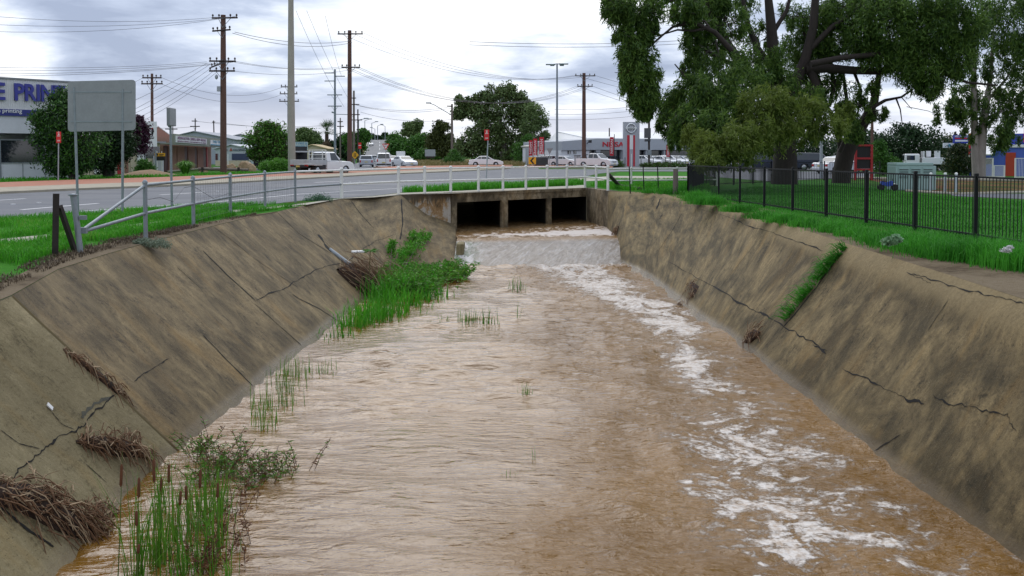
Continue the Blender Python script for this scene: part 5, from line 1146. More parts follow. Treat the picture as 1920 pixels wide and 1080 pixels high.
class Fac:
    """a facade frame: origin at the left end of the wall line, x along it, y into the building, z up"""
    def __init__(s, name, label, cat, pl, Yl, pr, Yr, group=None):
        s.a, s.b = gx(pl, Yl), gx(pr, Yr); d_ = s.b - s.a; s.L = d_.length; s.r = thing(name, label, cat, s.a, math.atan2(d_.y, d_.x), group); s.d = d_.normalized()
    def x(s, px):       # distance along the wall seen at image column px
        k = (px - CX) / F; return (k * s.a.y - s.a.x) / (s.d.x - k * s.d.y)
    def z(s, px, py): p = s.a + s.d * s.x(px); return at(px, py, p.y).z
    def box(s, name, x0, x1, y0, y1, z0, z1, mat, parent=None, bev=0):
        mb = MB(); c = ((x0 + x1) / 2, (y0 + y1) / 2, (z0 + z1) / 2); d_ = (abs(x1 - x0), abs(y1 - y0), abs(z1 - z0))
        mb.bbox(c, d_, bev) if bev else mb.box(c, d_); return mb.build(name, mat, parent or s.r)
    def text(s, body, px, py, h, mat, off=-.06, ext=.02, bold=0, parent=None, sx=1.0):
        x = s.x(px); return text_mesh(body, h, mat, 'lettering', parent or s.r, ext, bold, M=Matrix.Translation((x, off, s.z(px, py))) @ Matrix.Rotation(R(90), 4, 'X') @ Matrix.Diagonal((sx, 1, 1, 1)))
# print shop
f = Fac('print_shop', 'white print shop with big blue letters and a dark window', 'building', -170, 56, 150, 64)
H = f.z(0, 147); L = f.L; zb = f.z(0, 216)
f.box('wall', -3, L, .06, 9, 2.95, zb, WALLW); f.box('upper_cladding', -3, L, 0, 9, zb, H, CORW); f.box('parapet_cap', -3, L + .06, -.08, 9, H, H + .10, GREYP)
f.box('sign_band', -3, f.x(75) + .6, -.05, 0, f.z(0, 216.5), f.z(0, 204), BAND)
f.box('wall', f.x(-2), L, .08, 9, 0, f.z(0, 306), WALLW); f.box('wall', -3, f.x(-2), .05, 9, 0, 2.95, CREAM); wn = f.box('window', f.x(3), f.x(84), .10, .2, f.z(0, 306) + .02, f.z(0, 261), DGLASS)
f.box('mullion', f.x(1), f.x(3), .02, .2, 0, f.z(0, 261), GALV); f.box('frame', f.x(3), f.x(84), .03, .1, f.z(0, 261) - .06, f.z(0, 261), GALV, wn); f.box('sill', f.x(3), f.x(84), .03, .1, f.z(0, 306), f.z(0, 306) + .05, GALV, wn)
f.box('wall', f.x(84), L, .09, 9, f.z(0, 306), 2.96, WALLW)
for px in (44, 86): f.box('panel_joint', f.x(px) - .02, f.x(px) + .02, .06, .09, .1, f.z(0, 306) - .03, GALV)
for body, px in (('E', 1.5), ('P', 37), ('R', 57.5), ('I', 73), ('N', 91), ('T', 112)): f.text(body, px, 174.5 + (px - 36) * .045, 1.5, INK, -.10, .06, .035, sx=.84)
f.text('for the best in the printing', -22, 206.5, .36, SIGNW, -.07, .008, .004, sx=1.08)
# low cream shop and odd walls behind the trees
f = Fac('cream_shop', 'low cream shop front partly hidden behind the dark bushy trees', 'building', 172, 76, 300, 84)
f.box('wall', 0, f.L, 0, 6, 0, 2.6, CREAM); f.box('roof', -.2, f.L + .2, -.5, 6, 2.6, 2.75, GREYP)
for a_, c_, m_ in ((176, 186, WHITE), (190, 196, DARKIN), (204, 212, WHITE), (234, 240, BRICKR), (244, 252, CREAM), (257, 270, SIGNW)): f.box('wall_panel', f.x(a_), f.x(c_), -.06, 0, .1, 2.2, m_)
f.box('window', f.x(272), f.x(299), -.05, 0, 1.3, 2.3, DGLASS); f.box('door', f.x(220), f.x(226), -.05, 0, 0, 2.1, REDD)
# bird emblem sign board
b_ = gx(279, 80); r_ = thing('emblem_sign', 'white square sign board with a black and red bird emblem', 'sign', b_)
mb = MB(); a, c = at(263, 275, 80) - b_, at(293.5, 228, 80) - b_; mb.box(((a + c) / 2), (c.x - a.x, .12, c.z - a.z)); pn = mb.build('sign_board', SIGNW, r_)
mb = MB(); mb.tube([(-.4, .2, 0), (-.4, .2, 2.0)], .06, 6); mb.tube([(.5, .2, 0), (.5, .2, 2.0)], .06, 6); mb.build('post', GALV, r_)
def blob(mb, px, py, w, h, rot=0):
    c = at(px, py, 80) - b_; vs = []
    for k in range(14):
        q = 2 * math.pi * k / 14; x, z_ = w * math.cos(q), h * math.sin(q); vs.append((c.x + x * math.cos(rot) - z_ * math.sin(rot), -.075, c.z + x * math.sin(rot) + z_ * math.cos(rot)))
    mb.add(vs, [list(range(14))])
mb = MB(); blob(mb, 286.6, 247, .10, .30, -.15); blob(mb, 286, 252, .05, .18, .2); blob(mb, 281, 254, .06, .16, .5); blob(mb, 279.5, 256, .13, .05, .4); blob(mb, 284.5, 259, .16, .04, 0); blob(mb, 287.5, 259, .10, .05, .3); mb.build('emblem', BLK, pn)
mb = MB(); blob(mb, 286.3, 241.5, .08, .10); mb.build('emblem', RED, pn)
# yellow and black sign, white box
r_ = thing('yellow_sign', 'small yellow and black sign on posts in front of the brick shop', 'sign', gx(299.5, 82)); b_ = r_.location
a, c = at(290, 293, 82) - b_, at(309.5, 287, 82) - b_; c2 = at(309.5, 301, 82) - b_
mb = MB(); mb.box(((a.x + c.x) / 2, 0, (a.z + c.z) / 2), (c.x - a.x, .05, c.z - a.z)); pn = mb.build('sign_board', YEL, r_); mb = MB(); mb.box(((a.x + c.x) / 2, 0, (a.z + c2.z) / 2), (c.x - a.x - .03, .05, a.z - c2.z)); mb.build('lower_board', BLK, r_)
mb = MB(); mb.lathe([(.11, 0), (.11, .02)], (a.x + .2, -.05, c.z - .12), 12, axis='Y'); mb.box((.15, -.035, c.z - .13), (.40, .01, .06)); mb.box((.12, -.035, c.z - .22), (.3, .01, .03)); mb.build('black_marking', BLK, pn)
mb = MB(); mb.tube([(-.25, .05, 0), (-.25, .05, 1.9)], .03, 6); mb.tube([(.15, .05, 0), (.15, .05, 1.9)], .03, 6); mb.build('post', WHITE, r_)
r_ = thing('white_screen_wall', 'low white board wall under the yellow and black sign', 'wall', gx(297, 83)); mb = MB(); mb.box((0, 0, .62), (.85, .10, 1.24)); mb.box((-.75, .1, .75), (.7, .1, 1.5)); mb.build('panel', WALLW, r_)
# brick shop with sign fascia
f = Fac('brick_shop', 'brick shop with dark doorways under a fascia of two white signs', 'building', 292, 85, 400, 119)
X = f.x; zt, zl = f.z(296, 251), f.z(296, 271.5); L = f.L
f.box('fascia', 0, L, -1.6, -1.3, zl, zt, FASC); f.box('canopy', 0, L, -1.3, 0, zl + .05, zl + .2, FASC); f.box('wall', 0, L, .25, 9, 0, zt - .2, BRICKR)
fz = lambda px, py: f.z(px, py)
dxo = lambda px: X(px)
s1 = f.box('sign_board', .35, X(358), -1.68, -1.6, zl + .22, zt - .18, SIGNW); s2 = f.box('sign_board', X(366), X(394), -1.68, -1.6, zl + .16, zt - .24, SIGNW)
xm = (.35 + X(358)) / 2
def ftext(f, body, x, z_, h, mat, off, parent=None, sx=1.0, bold=.006):
    if sx > 3:
        t = text_mesh(body, h, mat, 'probe', None, .006, bold); w_ = t.dimensions.x; xs_q = [v.co.x for v in t.data.vertices]; w_ = max(xs_q) - min(xs_q); bpy.data.objects.remove(t); sx = sx / w_
    return text_mesh(body, h, mat, 'lettering', parent or f.r, .006, bold, M=Matrix.Translation((x, off, z_)) @ Matrix.Rotation(R(90), 4, 'X') @ Matrix.Diagonal((sx, 1, 1, 1)))
ftext(f, 'INDIAN MOTORS CARRIER & HEAVY HAULAGE', xm, zl + .62, .38, INKP, -1.70, s1, (X(358) - .35) * .92); ftext(f, 'GENERAL SERVICE AND REPAIRS TO ALL MAKES', xm, zl + .34, .17, INKP, -1.70, s1, (X(358) - .35) * .94)
xm2 = (X(366) + X(394)) / 2; ftext(f, 'TABLE TENNIS', xm2, zl + .56, .38, INKB, -1.70, s2, (X(394) - X(366)) * .72)
f.box('sign_stripe', X(366) + .05, X(394) - .05, -1.70, -1.68, zl + .18, zl + .30, INKB, s2)
for a_, c_ in ((312.5, 319), (327.5, 335), (349, 355.5), (366.5, 373), (384, 390)): f.box('doorway', X(a_), X(c_), .19, .27, 0, zl - .02, MAROON)
f.box('red_panel', X(390), X(392.5), .12, .24, 0, zl - .02, REDD)
for a_ in (319, 335, 355.5, 373): f.box('brick_pier', X(a_), X(a_) + (X(349) - X(335)) * .95, .10, .25, 0, zl, BRICKR)
f.box('low_wall', X(313), X(390), -.1, -.0, 0, .12, CREAM)
# small roof behind the fascia
mb = MB(); q = [(X(335), 2.5, zt - .1), (X(345), 2.5, zt + 1.0), (X(372), 2.5, zt - .1)]; mb.add(q, [(0, 1, 2)]); mb.build('gable', BRICKR, f.r)
mb = MB(); mb.plate([(X(345), 2.5, zt + 1.02), (X(372), 2.5, zt - .08), (X(372), 9, zt - .08), (X(345), 9, zt + 1.02)], .08); mb.plate([(X(335), 2.5, zt - .08), (X(345), 2.5, zt + 1.02), (X(345), 9, zt + 1.02), (X(335), 9, zt - .08)], .08); mb.build('roof', ROOFW, f.r)
# grey warehouse, sheds
def shed(name, label, pl, pr, Yd, eave, apex, ridge_px, mat, roofm, depth=14, eave_r=None, cat='building'):
    a = gx(pl, Yd); r_ = thing(name, label, cat, a); s_ = Yd / F; W2 = (pr - pl) * s_; z0 = at(pl, eave, Yd).z; zr = at(pr, eave_r or eave, Yd).z; za = at(ridge_px, apex, Yd).z; xr = (ridge_px - pl) * s_
    mb = MB(); pr_ = [(0, 0), (W2, 0), (W2, zr), (xr, za), (0, z0)]
    v = [(x, 0, z_) for x, z_ in pr_] + [(x, depth, z_) for x, z_ in pr_]; mb.add(v, [(0, 1, 2, 3, 4), (9, 8, 7, 6, 5), (0, 4, 9, 5), (1, 6, 7, 2)]); mb.build('wall', mat, r_)
    mb = MB(); o_ = .35; mb.plate([(xr, -o_, za + .02), (W2 + o_, -o_, zr - .08), (W2 + o_, depth, zr - .08), (xr, depth, za + .02)], .12); mb.plate([(-o_, -o_, z0 - .08), (xr, -o_, za + .02), (xr, depth, za + .02), (-o_, depth, z0 - .08)], .12); mb.build('roof', roofm, r_)
    return r_, s_, z0
r_, s_, z0 = shed('warehouse', 'large grey steel warehouse with a shallow gable behind the brick shop', 300, 440, 158, 262, 247, 365, CORG, M('grey_roof', (.24, .26, .30), .5, 0, .1, 1))
b_ = r_.location; mb = MB(); mb.box((at(405, 270, 158) - b_) + Vector((0, -.05, 0)), (1.4, .06, 1.2)); mb.build('vent_panel', PALEP, r_)
r_, s_, z0 = shed('workshop', 'pale roofed workshop with dark grey doors behind the gabled paint shop', 423, 480, 175, 258, 252, 452, WALLG, ROOFW); b_ = r_.location
mb = MB(); a, c = at(441, 274, 174.9) - b_, at(472, 262, 174.9) - b_; mb.box((a + c) / 2, (c.x - a.x, .06, c.z - a.z)); mb.build('door', NAVY, r_)
r_, s_, z0 = shed('paint_shop', 'small grey gabled shop with a red triangle emblem on its gable', 404, 470, 136, 279, 272, 434, M('pale_grey_board', (.42, .47, .50), .6, 0, .06, 1), M('gable_trim', (.5, .53, .56), .5), 9); b_ = r_.location; Yf = 135.9
def onf(mb, x0, y0, x1, y1, Yq=Yf, th=.06): a, c = at(x0, y1, Yq) - b_, at(x1, y0, Yq) - b_; mb.box((a + c) / 2, (c.x - a.x, th, c.z - a.z))
mb = MB(); onf(mb, 435, 288, 466, 300); mb.build('window', NAVY, r_)
mb = MB(); onf(mb, 396 + 8, 288, 408, 300); mb.build('window', MAROON, r_)
mb = MB(); onf(mb, 404, 301, 470, 316, Yf - .05); mb.build('lower_wall', CREAM, r_)
mb = MB(); onf(mb, 427, 289, 428, 315, Yf - .6); onf(mb, 467.5, 289, 469, 315, Yf - .6); mb.build('post', WHITE, r_)
mb = MB(); a, c, e = [at(*q) - b_ for q in ((430, 283, Yf - .05), (436, 283, Yf - .05), (433, 277, Yf - .05))]; mb.plate([a, c, e], .02); mb.build('emblem', M('emblem_red_brown', (.35, .08, .05), .6), r_)
text_mesh('VALSPAR', .42, NAVY, 'lettering', r_, .01, .004, M=face_M(at(448, 281.3, Yf - .06) - b_, (1, 0, 0)))
text_mesh('PRO', .42, NAVY, 'lettering', r_, .01, .004, M=face_M(at(421.5, 281.3, Yf - .06) - b_, (1, 0, 0)))
# low log barrier and boulders along the verge
r_ = thing('log_barrier', 'low round log barrier on short posts beside the tall timber pole', 'barrier', gx(410, 84)); b_ = r_.location
mb = MB(); mb.tube([at(372, 317, 84) - b_, at(418, 317.5, 84) - b_, at(466, 319, 84) - b_], .13, 8); mb.build('rail', TIMBERG, r_)
for px in (379, 447): mb = MB(); mb.tube([gx(px, 83.8) - b_ - Vector((0, 0, .05)), gx(px, 83.8, .5) - b_], .11, 8); mb.build('post', DARKW, r_)
ROCK = M('sandstone_boulder', (.36, .25, .15), .9, 0, .3, 2.5, .6, 14)
def boulder(label, px, Yd, w, h, sd):
    bm = bmesh.new(); bmesh.ops.create_icosphere(bm, subdivisions=3, radius=1)
    for v in bm.verts: n_ = noise.noise(v.co * 1.3 + Vector((sd, 0, 0))) * .35 + noise.noise(v.co * 3.5 + Vector((sd, 3, 0))) * .12; v.co = v.co * (1 + n_); v.co = Vector((v.co.x * w, v.co.y * w * .7, max(-.3, v.co.z) * h))
    me = bpy.data.meshes.new('boulder'); bm.to_mesh(me); bm.free(); me.materials.append(ROCK); o = bpy.data.objects.new('boulder', me); COL.objects.link(o); o.location = gx(px, Yd, .1); tag(o, label, 'boulder', 'boulders on the verge')
boulder('largest tan boulder on the verge left of the round green tree', 459, 92, .85, 1.0, 2.0); boulder('flat tan boulder next to the foot of the tall timber pole', 431, 92, .62, .6, 5.0); boulder('low tan boulder at the right end of the boulder row', 470, 91, .5, .6, 8.0); boulder('small boulder under the log barrier left of the timber pole', 381, 86, .4, .35, 9.0)
# far left shops beyond the concrete pole
f = Fac('roadside_shop', 'dark open shed with a flat white roof behind the tray truck', 'building', 553, 112, 614, 118); f.box('wall', 0, f.L, 3, 6, 0, 2.6, DARKIN); f.box('roof', -.3, f.L - .6, -.5, 6, f.z(560, 285.5), f.z(560, 283), ROOFW)
for px in (556, 582, 606): f.box('post', f.x(px), f.x(px) + .15, 0, .15, 0, 2.0, DARKW)
r_ = thing('shop_sign', 'pale green sign board rising beside the concrete pole', 'sign', gx(566, 125)); b_ = r_.location; mb = MB(); a, c = at(554, 281, 125) - b_, at(577, 266, 125) - b_; mb.box((a + c) / 2, (c.x - a.x, .2, c.z - a.z)); pn = mb.build('sign_board', M('pale_green_sign', (.42, .52, .48), .6), r_)
text_mesh('TYRES &\nWHEELS', .40, INKB, 'lettering', pn, .01, 0, M=face_M(at(565.5, 272, 125) - b_ + Vector((0, -.12, 0)), (1, 0, 0))); mb = MB(); mb.tube([(-.6, 0, 0), (-.6, 0, 2.4)], .08, 6); mb.tube([(.6, 0, 0), (.6, 0, 2.4)], .08, 6); mb.build('post', DARKW, r_)
r_, s_, z0 = shed('cottage', 'small cream roofed building peeping out left of the palm', 573, 612, 150, 279, 272, 585, CREAM, M('straw_roof', (.50, .38, .20), .7), 8)
# ------------------------------------------------------------------ showroom
f = Fac('car_showroom', 'grey car showroom with a white roof and red letters', 'building', 1054, 138, 1330, 150)
X = f.x; zt, zl = f.z(1060, 265), f.z(1060, 282); L = f.L; zt2 = f.z(1180, 260.5); zl2 = f.z(1180, 281)
mb = MB(); xs_ = [0, X(1120), L]; zz = [zt, zt2, zt2]; zb_ = [zl, zl2, zl2]
for i in range(2): mb.add([(xs_[i], 0, zb_[i]), (xs_[i + 1], 0, zb_[i + 1]), (xs_[i + 1], 0, zz[i + 1]), (xs_[i], 0, zz[i]), (xs_[i], 12, zb_[i]), (xs_[i + 1], 12, zb_[i + 1]), (xs_[i + 1], 12, zz[i + 1]), (xs_[i], 12, zz[i])], [(0, 1, 2, 3), (3, 2, 6, 7), (0, 3, 7, 4), (0, 4, 5, 1)])
mb.build('fascia', WALLG, f.r)
f.box('wall', 0, X(1107), .3, 12, 0, zl, WALLW); f.box('wall', X(1107), L, 4, 12, 0, zl2, DARKIN)
for a_, c_ in ((1066, 1071.5), (1077, 1082)): w_ = f.box('window', X(a_), X(c_), .22, .32, f.z(a_, 288.5), f.z(a_, 282.5), DGLASS); f.box('frame', X((a_ + c_) / 2) - .04, X((a_ + c_) / 2) + .04, .19, .22, f.z(a_, 288.5), f.z(a_, 282.5), WHITE, w_)
for a_, c_ in ((1119, 1127), (1167, 1168), (1212, 1214), (1246, 1248)): f.box('pillar', X(a_), X(c_), .2, .8, 0, zl2, WALLG)
for a_, c_ in ((1108, 1118), (1128, 1166), (1199, 1211), (1215, 1245), (1250, 1300)): f.box('show_window', X(a_), X(c_), .9, .96, .2, zl2 - .1, DGLASS)
zr = f.z(1150, 243.5); mb = MB(); mb.plate([(X(1128), 4, zt2 + .02), (L, 4, zt2 + .02), (L, 16, zr), (X(1143), 16, zr)], .15); mb.add([(X(1128), 4, zt2), (X(1143), 16, zr), (X(1128), 16, zt2)], [(0, 1, 2)]); mb.build('roof', M('white_roof', (.80, .80, .79), .5, 0, .04, 1), f.r)
f.text('NISSAN', 1155, 271.2, 1.02, BRED, -.05, .05, .012, sx=1.42)
mb = MB(); mb.tube([(X(1100), -.05, zl2 + .9), (X(1100), -.7, zl2 + 1.2)], .05, 6); mb.bbox((X(1100), -.9, zl2 + 1.2), (.35, .5, .4), .05); mb.build('flood_light', TRIM, f.r)
f = Fac('office_block', 'low white office with cream roof between the banners and the showroom', 'building', 980, 146, 1058, 142); f.box('wall', 0, f.L, 0, 8, 0, f.z(1020, 276), WALLW); f.box('roof', -.2, f.L, -.2, 8, f.z(1020, 276), f.z(1020, 274.5), GREYP)
mb = MB(); mb.plate([(-.2, -.2, f.z(1020, 275)), (f.L, -.2, f.z(1020, 275)), (f.L, 8, f.z(1020, 266)), (-.2, 8, f.z(1020, 266))], .1); mb.build('roof', M('cream_roof', (.56, .55, .48), .6), f.r)
for px in (1048.5, 1052.5, 1056.5): f.box('window', f.x(px) - .1, f.x(px) + .12, -.05, 0, f.z(px, 289), f.z(px, 284), DGLASS)
# sign tower
f = Fac('sign_tower', 'tall grey sign tower with a silver ring emblem and two red stripes', 'sign', 1169, 131, 1199, 131); L = f.L; zt = f.z(1180, 228.5)
f.box('tower', 0, L, 0, 1.0, 0, zt, M('tower_grey', (.40, .42, .46), .4, .2, .04, 1)); xx = lambda px: f.x(px)
for a_, c_ in ((1175.5, 1180), (1187, 1190.3)): f.box('red_stripe', xx(a_), xx(c_), -.05, 0, f.z(1180, 316), f.z(1180, 253.5), BRED)
f.box('white_stripe', xx(1180.5), xx(1186.5), -.06, 0, f.z(1180, 280), f.z(1180, 253.5), SIGNW)
CHROME = M('emblem_chrome', (.62, .64, .66), .22, .8, .05, 3); cz = f.z(1183, 240.5); cx_ = xx(1183); s_ = 131 / F
mb = MB(); ring = [(cx_ + math.cos(2 * math.pi * k / 28) * 8.2 * s_, -.10, cz + math.sin(2 * math.pi * k / 28) * 8.2 * s_) for k in range(29)]; mb.tube(ring, .11, 8); mb.build('emblem_ring', CHROME, f.r)
em = f.box('emblem_bar', cx_ - 10.5 * s_, cx_ + 10.5 * s_, -.20, -.02, cz - 2.2 * s_, cz + 2.2 * s_, CHROME, None, .03); ftext(f, 'NISSAN', cx_, cz, .25, BLK, -.215, em, 1.15, .003)
# banners
def banner(label, px, Yd, top, bot, w):
    b_ = gx(px, Yd); r_ = thing('banner_flag', label, 'banner', b_, 0, 'red vertical banners'); s_ = Yd / F; zt, zb2 = at(px, top, Yd).z, at(px, bot, Yd).z
    mb = MB(); mb.tube([(w / 2 * s_ + .08, .03, 0), (w / 2 * s_ + .08, .03, zt + .4)], .05, 6); mb.build('pole', BLK, r_)
    mb = MB(); n = 10
    P_ = [((i / 6 - .5) * w * s_, .05 * math.sin(i * 1.3 + j * .7), zb2 + (zt - zb2) * j / n) for j in range(n + 1) for i in range(7)]; mb.add(P_, [(j * 7 + i, j * 7 + i + 1, (j + 1) * 7 + i + 1, (j + 1) * 7 + i) for j in range(n) for i in range(6)], 0, True); fl_ = mb.build('flag', BRED, r_)
    h = (zt - zb2); text_mesh('NISSAN', min(w * s_ * .80, h * .30), SIGNW, 'lettering', fl_, .004, .004, M=Matrix.Translation((0, -.085, (zt + zb2) / 2)) @ Matrix.Rotation(R(90), 4, 'X') @ Matrix.Rotation(R(90), 4, 'Z') @ Matrix.Diagonal((h * .86 / (min(w * s_ * .80, h * .30) * 3.75), 1, 1, 1)))
banner('red vertical banner leftmost of the group of three beside the chevron board', 995, 131, 263, 292, 6.5); banner('red vertical banner in the middle of the group beside the chevron board', 1003.5, 130, 260, 291, 7.5); banner('red vertical banner rightmost and highest of the group beside the chevron board', 1015.5, 129, 257, 289, 8.5)
banner('red vertical banner in front of the big red letters of the showroom', 1147, 134, 257, 292, 7.5); banner('red vertical banner low under the gum foliage before the showroom', 1252.5, 134, 272, 294, 6.5)
r_ = thing('banner_planter', 'dark curved planter box under the three red banners', 'planter', gx(1014, 126)); mb = MB(); mb.bbox((0, 0, .72), (1.9, .6, 1.25), .12); mb.build('box', CARD, r_)
mb = MB()
for k in range(9): mb.tube([(-.9 + k * .22, .1, 1.3), (-.9 + k * .22, .1, 1.95)], .03, 5)
mb.build('white_pickets', WHITE, r_)
r_ = thing('utility_box', 'pale grey cabinet left of the three red banners', 'cabinet', gx(989, 140)); mb = MB(); mb.bbox((0, 0, 1.3), (.6, .5, 2.6), .04); mb.build('box', PALEP, r_)
for px, lab in ((1079.5, 'grey wheelie bin left of two behind the white dual cab pickup'), (1085.5, 'grey wheelie bin right of two touching the white dual cab pickup')):
    r_ = thing('wheelie_bin', lab, 'bin', gx(px, 126), 0, 'bins beside the pickup'); mb = MB(); mb.bbox((0, 0, .78), (.40, .5, 1.3), .05); mb.build('bin_body', PALEP, r_); mb = MB(); mb.bbox((0, 0, 1.47), (.46, .56, .1), .03); mb.build('lid', TRIM, r_)
    for q in (-.14, .14): mb = MB(); mb.lathe([(.12, -.03), (.12, .03)], (q, .2, .12), 10, axis='Y'); mb.build('wheel', TYRE, r_)
r_ = thing('box_sign', 'dark box sign and meter box on a pole right of the sign tower', 'sign', gx(1217, 128)); b_ = r_.location
mb = MB(); mb.tube([(0, 0, 0), at(1217, 175, 128) - b_], .14, 8); mb.build('pole', DARKW, r_); mb = MB(); a, c = at(1208, 259, 128) - b_, at(1220, 240, 128) - b_; mb.bbox((a + c) / 2, (c.x - a.x, .5, c.z - a.z), .04); mb.bbox(at(1214, 263, 128) - b_, (.8, .45, .35), .05); mb.build('sign_box', CARD, r_); mb = MB(); mb.bbox(at(1217, 286, 128) - b_ + Vector((0, -.2, 0)), (.55, .3, .7), .04); mb.build('meter_box', GALV, r_)
for px, lab in ((1162, 'slim dark fence stake left of the sign tower'), (1172, 'slim dark fence stake against the sign tower stripe'), (1202, 'slim dark fence stake right of the sign tower'), (1225, 'slim dark fence stake beside the box sign pole'), (1248, 'slim dark fence stake before the third white showroom car'), (1269, 'slim dark fence stake nearest the black fence corner')):
    mb = MB(); mb.tube([(0, 0, 0), (0, 0, 1.25)], .05, 5); o = mb.build('fence_stake', TRIM); o.location = gx(px, 124); tag(o, lab, 'fence stake', 'stakes along the showroom hedge')
mb = MB(); mb.tube([(0, 0, 0), (0, 0, 1.7)], .04, 6); mb.box((0, 0, 1.0), (.06, .06, .3)); o = mb.build('sign_post', WHITE); o.location = gx(1184, 120); tag(o, 'slim white post in front of the red striped sign tower', 'post')
r_ = thing('parking_sign', 'small grey sign back on a thin post before the white office', 'sign', gx(1030.5, 128)); mb = MB(); mb.tube([(0, 0, 0), (0, 0, 2.4)], .035, 6); mb.build('post', PALEP, r_); mb = MB(); mb.plate([Vector((-.42, -.05, 2.45)), Vector((-.05, -.05, 1.7)), Vector((.05, -.05, 1.7)), Vector((.42, -.05, 2.45))], .02); mb.build('sign_plate', GREYP, r_)
# ------------------------------------------------------------------ right hand side
r_ = thing('framed_board', 'red steel frame holding two dark boards beside the forked gum', 'sign', gx(1619, 60)); b_ = r_.location; s_ = 60 / F
mb = MB()
for px in (1604, 1634): mb.box((at(px, 303, 60) - b_) * 1, (.13, .13, 0.01)); 
mb = MB()
for px in (1604, 1634): c = at(px, 300, 60) - b_; zt = at(px, 271, 60).z; mb.box((c.x, 0, zt / 2), (.14, .14, zt))
for py in (272.5, 297, 318): c = at(1619, py, 60) - b_; mb.box((c.x, 0, c.z), (.87, .12, .12))
mb.build('frame', M('frame_red', (.38, .008, .012), .45, 0, .1, 3), r_)
for y0, y1 in ((274, 295.5), (298.5, 316)): a, c = at(1606, y1, 60) - b_, at(1632, y0, 60) - b_; mb = MB(); mb.box((a + c) / 2 + Vector((0, .02, 0)), (c.x - a.x - .01, .05, c.z - a.z)); mb.build('board', DARKIN, r_)
KIOSK = M('cabinet_pale_green', (.28, .40, .38), .5, .05, .08, 1.5)
r_ = thing('electrical_cabinet', 'pale green louvred electrical cabinet standing on the lawn', 'cabinet', gx(1718, 43.2)); b_ = r_.location; W_ = 76 * 43.2 / F; Hc = at(1718, 311, 43.2).z
mb = MB(); mb.bbox((0, .5, Hc / 2), (W_, 1.0, Hc), .02); mb.build('housing', KIOSK, r_)
mb = MB(); mb.bbox((-.06, .52, Hc + .07), (W_ * .92, 1.08, .14), .03); mb.build('roof', KIOSK, r_)
for k in range(3):
    x0 = -W_ / 2 + .12 + k * (W_ - .2) / 3; x1 = x0 + (W_ - .2) / 3 - .06; dr = MB(); dr.box(((x0 + x1) / 2, -.006, Hc * .5), (x1 - x0, .02, Hc * .9)); d_ = dr.build('door', KIOSK, r_); mb = MB(); lv = MB()
    for q in range(6): z_ = Hc - .16 - q * .075; mb.box(((x0 + x1) / 2, -.018, z_), (x1 - x0 - .08, .006, .03)); lv.box(((x0 + x1) / 2, -.035, z_ + .022), (x1 - x0 - .06, .035, .014))
    mb.build('louvre_gap', DARKIN, d_); lv.build('louvre', KIOSK, d_)
for px, lab in ((1746, 'short white bollard hugging the pale green cabinet'), (1773, 'white bollard in the middle of three beside the cabinet'), (1793.5, 'tallest white bollard farthest from the cabinet')):
    Yb = {1746: 41, 1773: 41, 1793.5: 40}[px]; r_ = thing('bollard', lab, 'bollard', gx(px, Yb), 0, 'white bollards beside the cabinet'); mb = MB(); zt = at(px, 326, Yb).z; mb.tube([(0, 0, -.1), (0, 0, zt)], .055, 10); mb.build('tube', M('bollard_grey', (.42, .46, .50), .5), r_); mb = MB(); mb.lathe([(.06, 0), (.062, .05), (.03, .075), (.004, .08)], (0, 0, zt - .02), 10); mb.build('cap', WHITE, r_)
f = Fac('blue_shop', 'bright blue shop with a red door and white awning', 'building', 1780, 74, 1990, 70); X = f.x; zt = f.z(1880, 274); L = f.L
f.box('wall', X(1838), L, 0, 10, 0, zt - .1, BLUEW); f.box('parapet', X(1858), L, -.12, 10, zt - .1, zt + .12, WHITE); f.box('upper_block', X(1862), L + 2, 3, 12, 0, f.z(1900, 249), BLUED)
f.box('door', X(1885), X(1904), -.05, 0, 0, f.z(1890, 286), M('orange_red_door', (.45, .05, .02), .5)); f.box('window', X(1846), X(1862), -.04, 0, .9, f.z(1850, 296), DGLASS)
mb = MB(); mb.plate([(X(1838), -1.4, f.z(1850, 291)), (X(1864), -1.4, f.z(1850, 291)), (X(1864), 0, f.z(1850, 276)), (X(1838), 0, f.z(1850, 276))], .08); aw = mb.build('awning', WHITE, f.r)
f.box('red_sign', X(1912), X(1920), 2.9, 3, f.z(1915, 266), f.z(1915, 240), RED); f.box('white_vent', X(1914), X(1918), 3.2, 3.6, f.z(1915, 249), f.z(1915, 222), BLUEW)
f.box('pylon', X(1817), X(1826), -.3, .2, 0, f.z(1820, 250), BLUED); rs_ = f.box('pylon_sign', X(1816.5), X(1820), -.36, -.3, f.z(1820, 299), f.z(1820, 250), RED)
f.box('white_marking', X(1817), X(1819.5), -.38, -.36, f.z(1820, 297), f.z(1820, 290), WHITE, rs_)
r_ = thing('blue_sign', 'blue roof sign with red and white stripes above the dark bush', 'sign', gx(1801, 80)); b_ = r_.location; a, c = at(1787, 269, 80) - b_, at(1816, 253, 80) - b_; w_ = c.x - a.x; mb = MB(); mb.box((a + c) / 2, (w_, .15, c.z - a.z)); pn = mb.build('sign_board', BLUED, r_)
mb = MB(); mb.box(((a.x + c.x) / 2, -.09, a.z + .42), (w_ * .82, .02, .10)); mb.build('red_stripe', RED, pn); mb = MB(); mb.box(((a.x + c.x) / 2, -.09, a.z + .22), (w_ * .82, .02, .13)); mb.build('white_stripe', WHITE, pn)
text_mesh('METALAND', .21, WHITE, 'lettering', pn, .006, .003, M=face_M(Vector(((a.x + c.x) / 2, -.09, c.z - .13)), (1, 0, 0)))
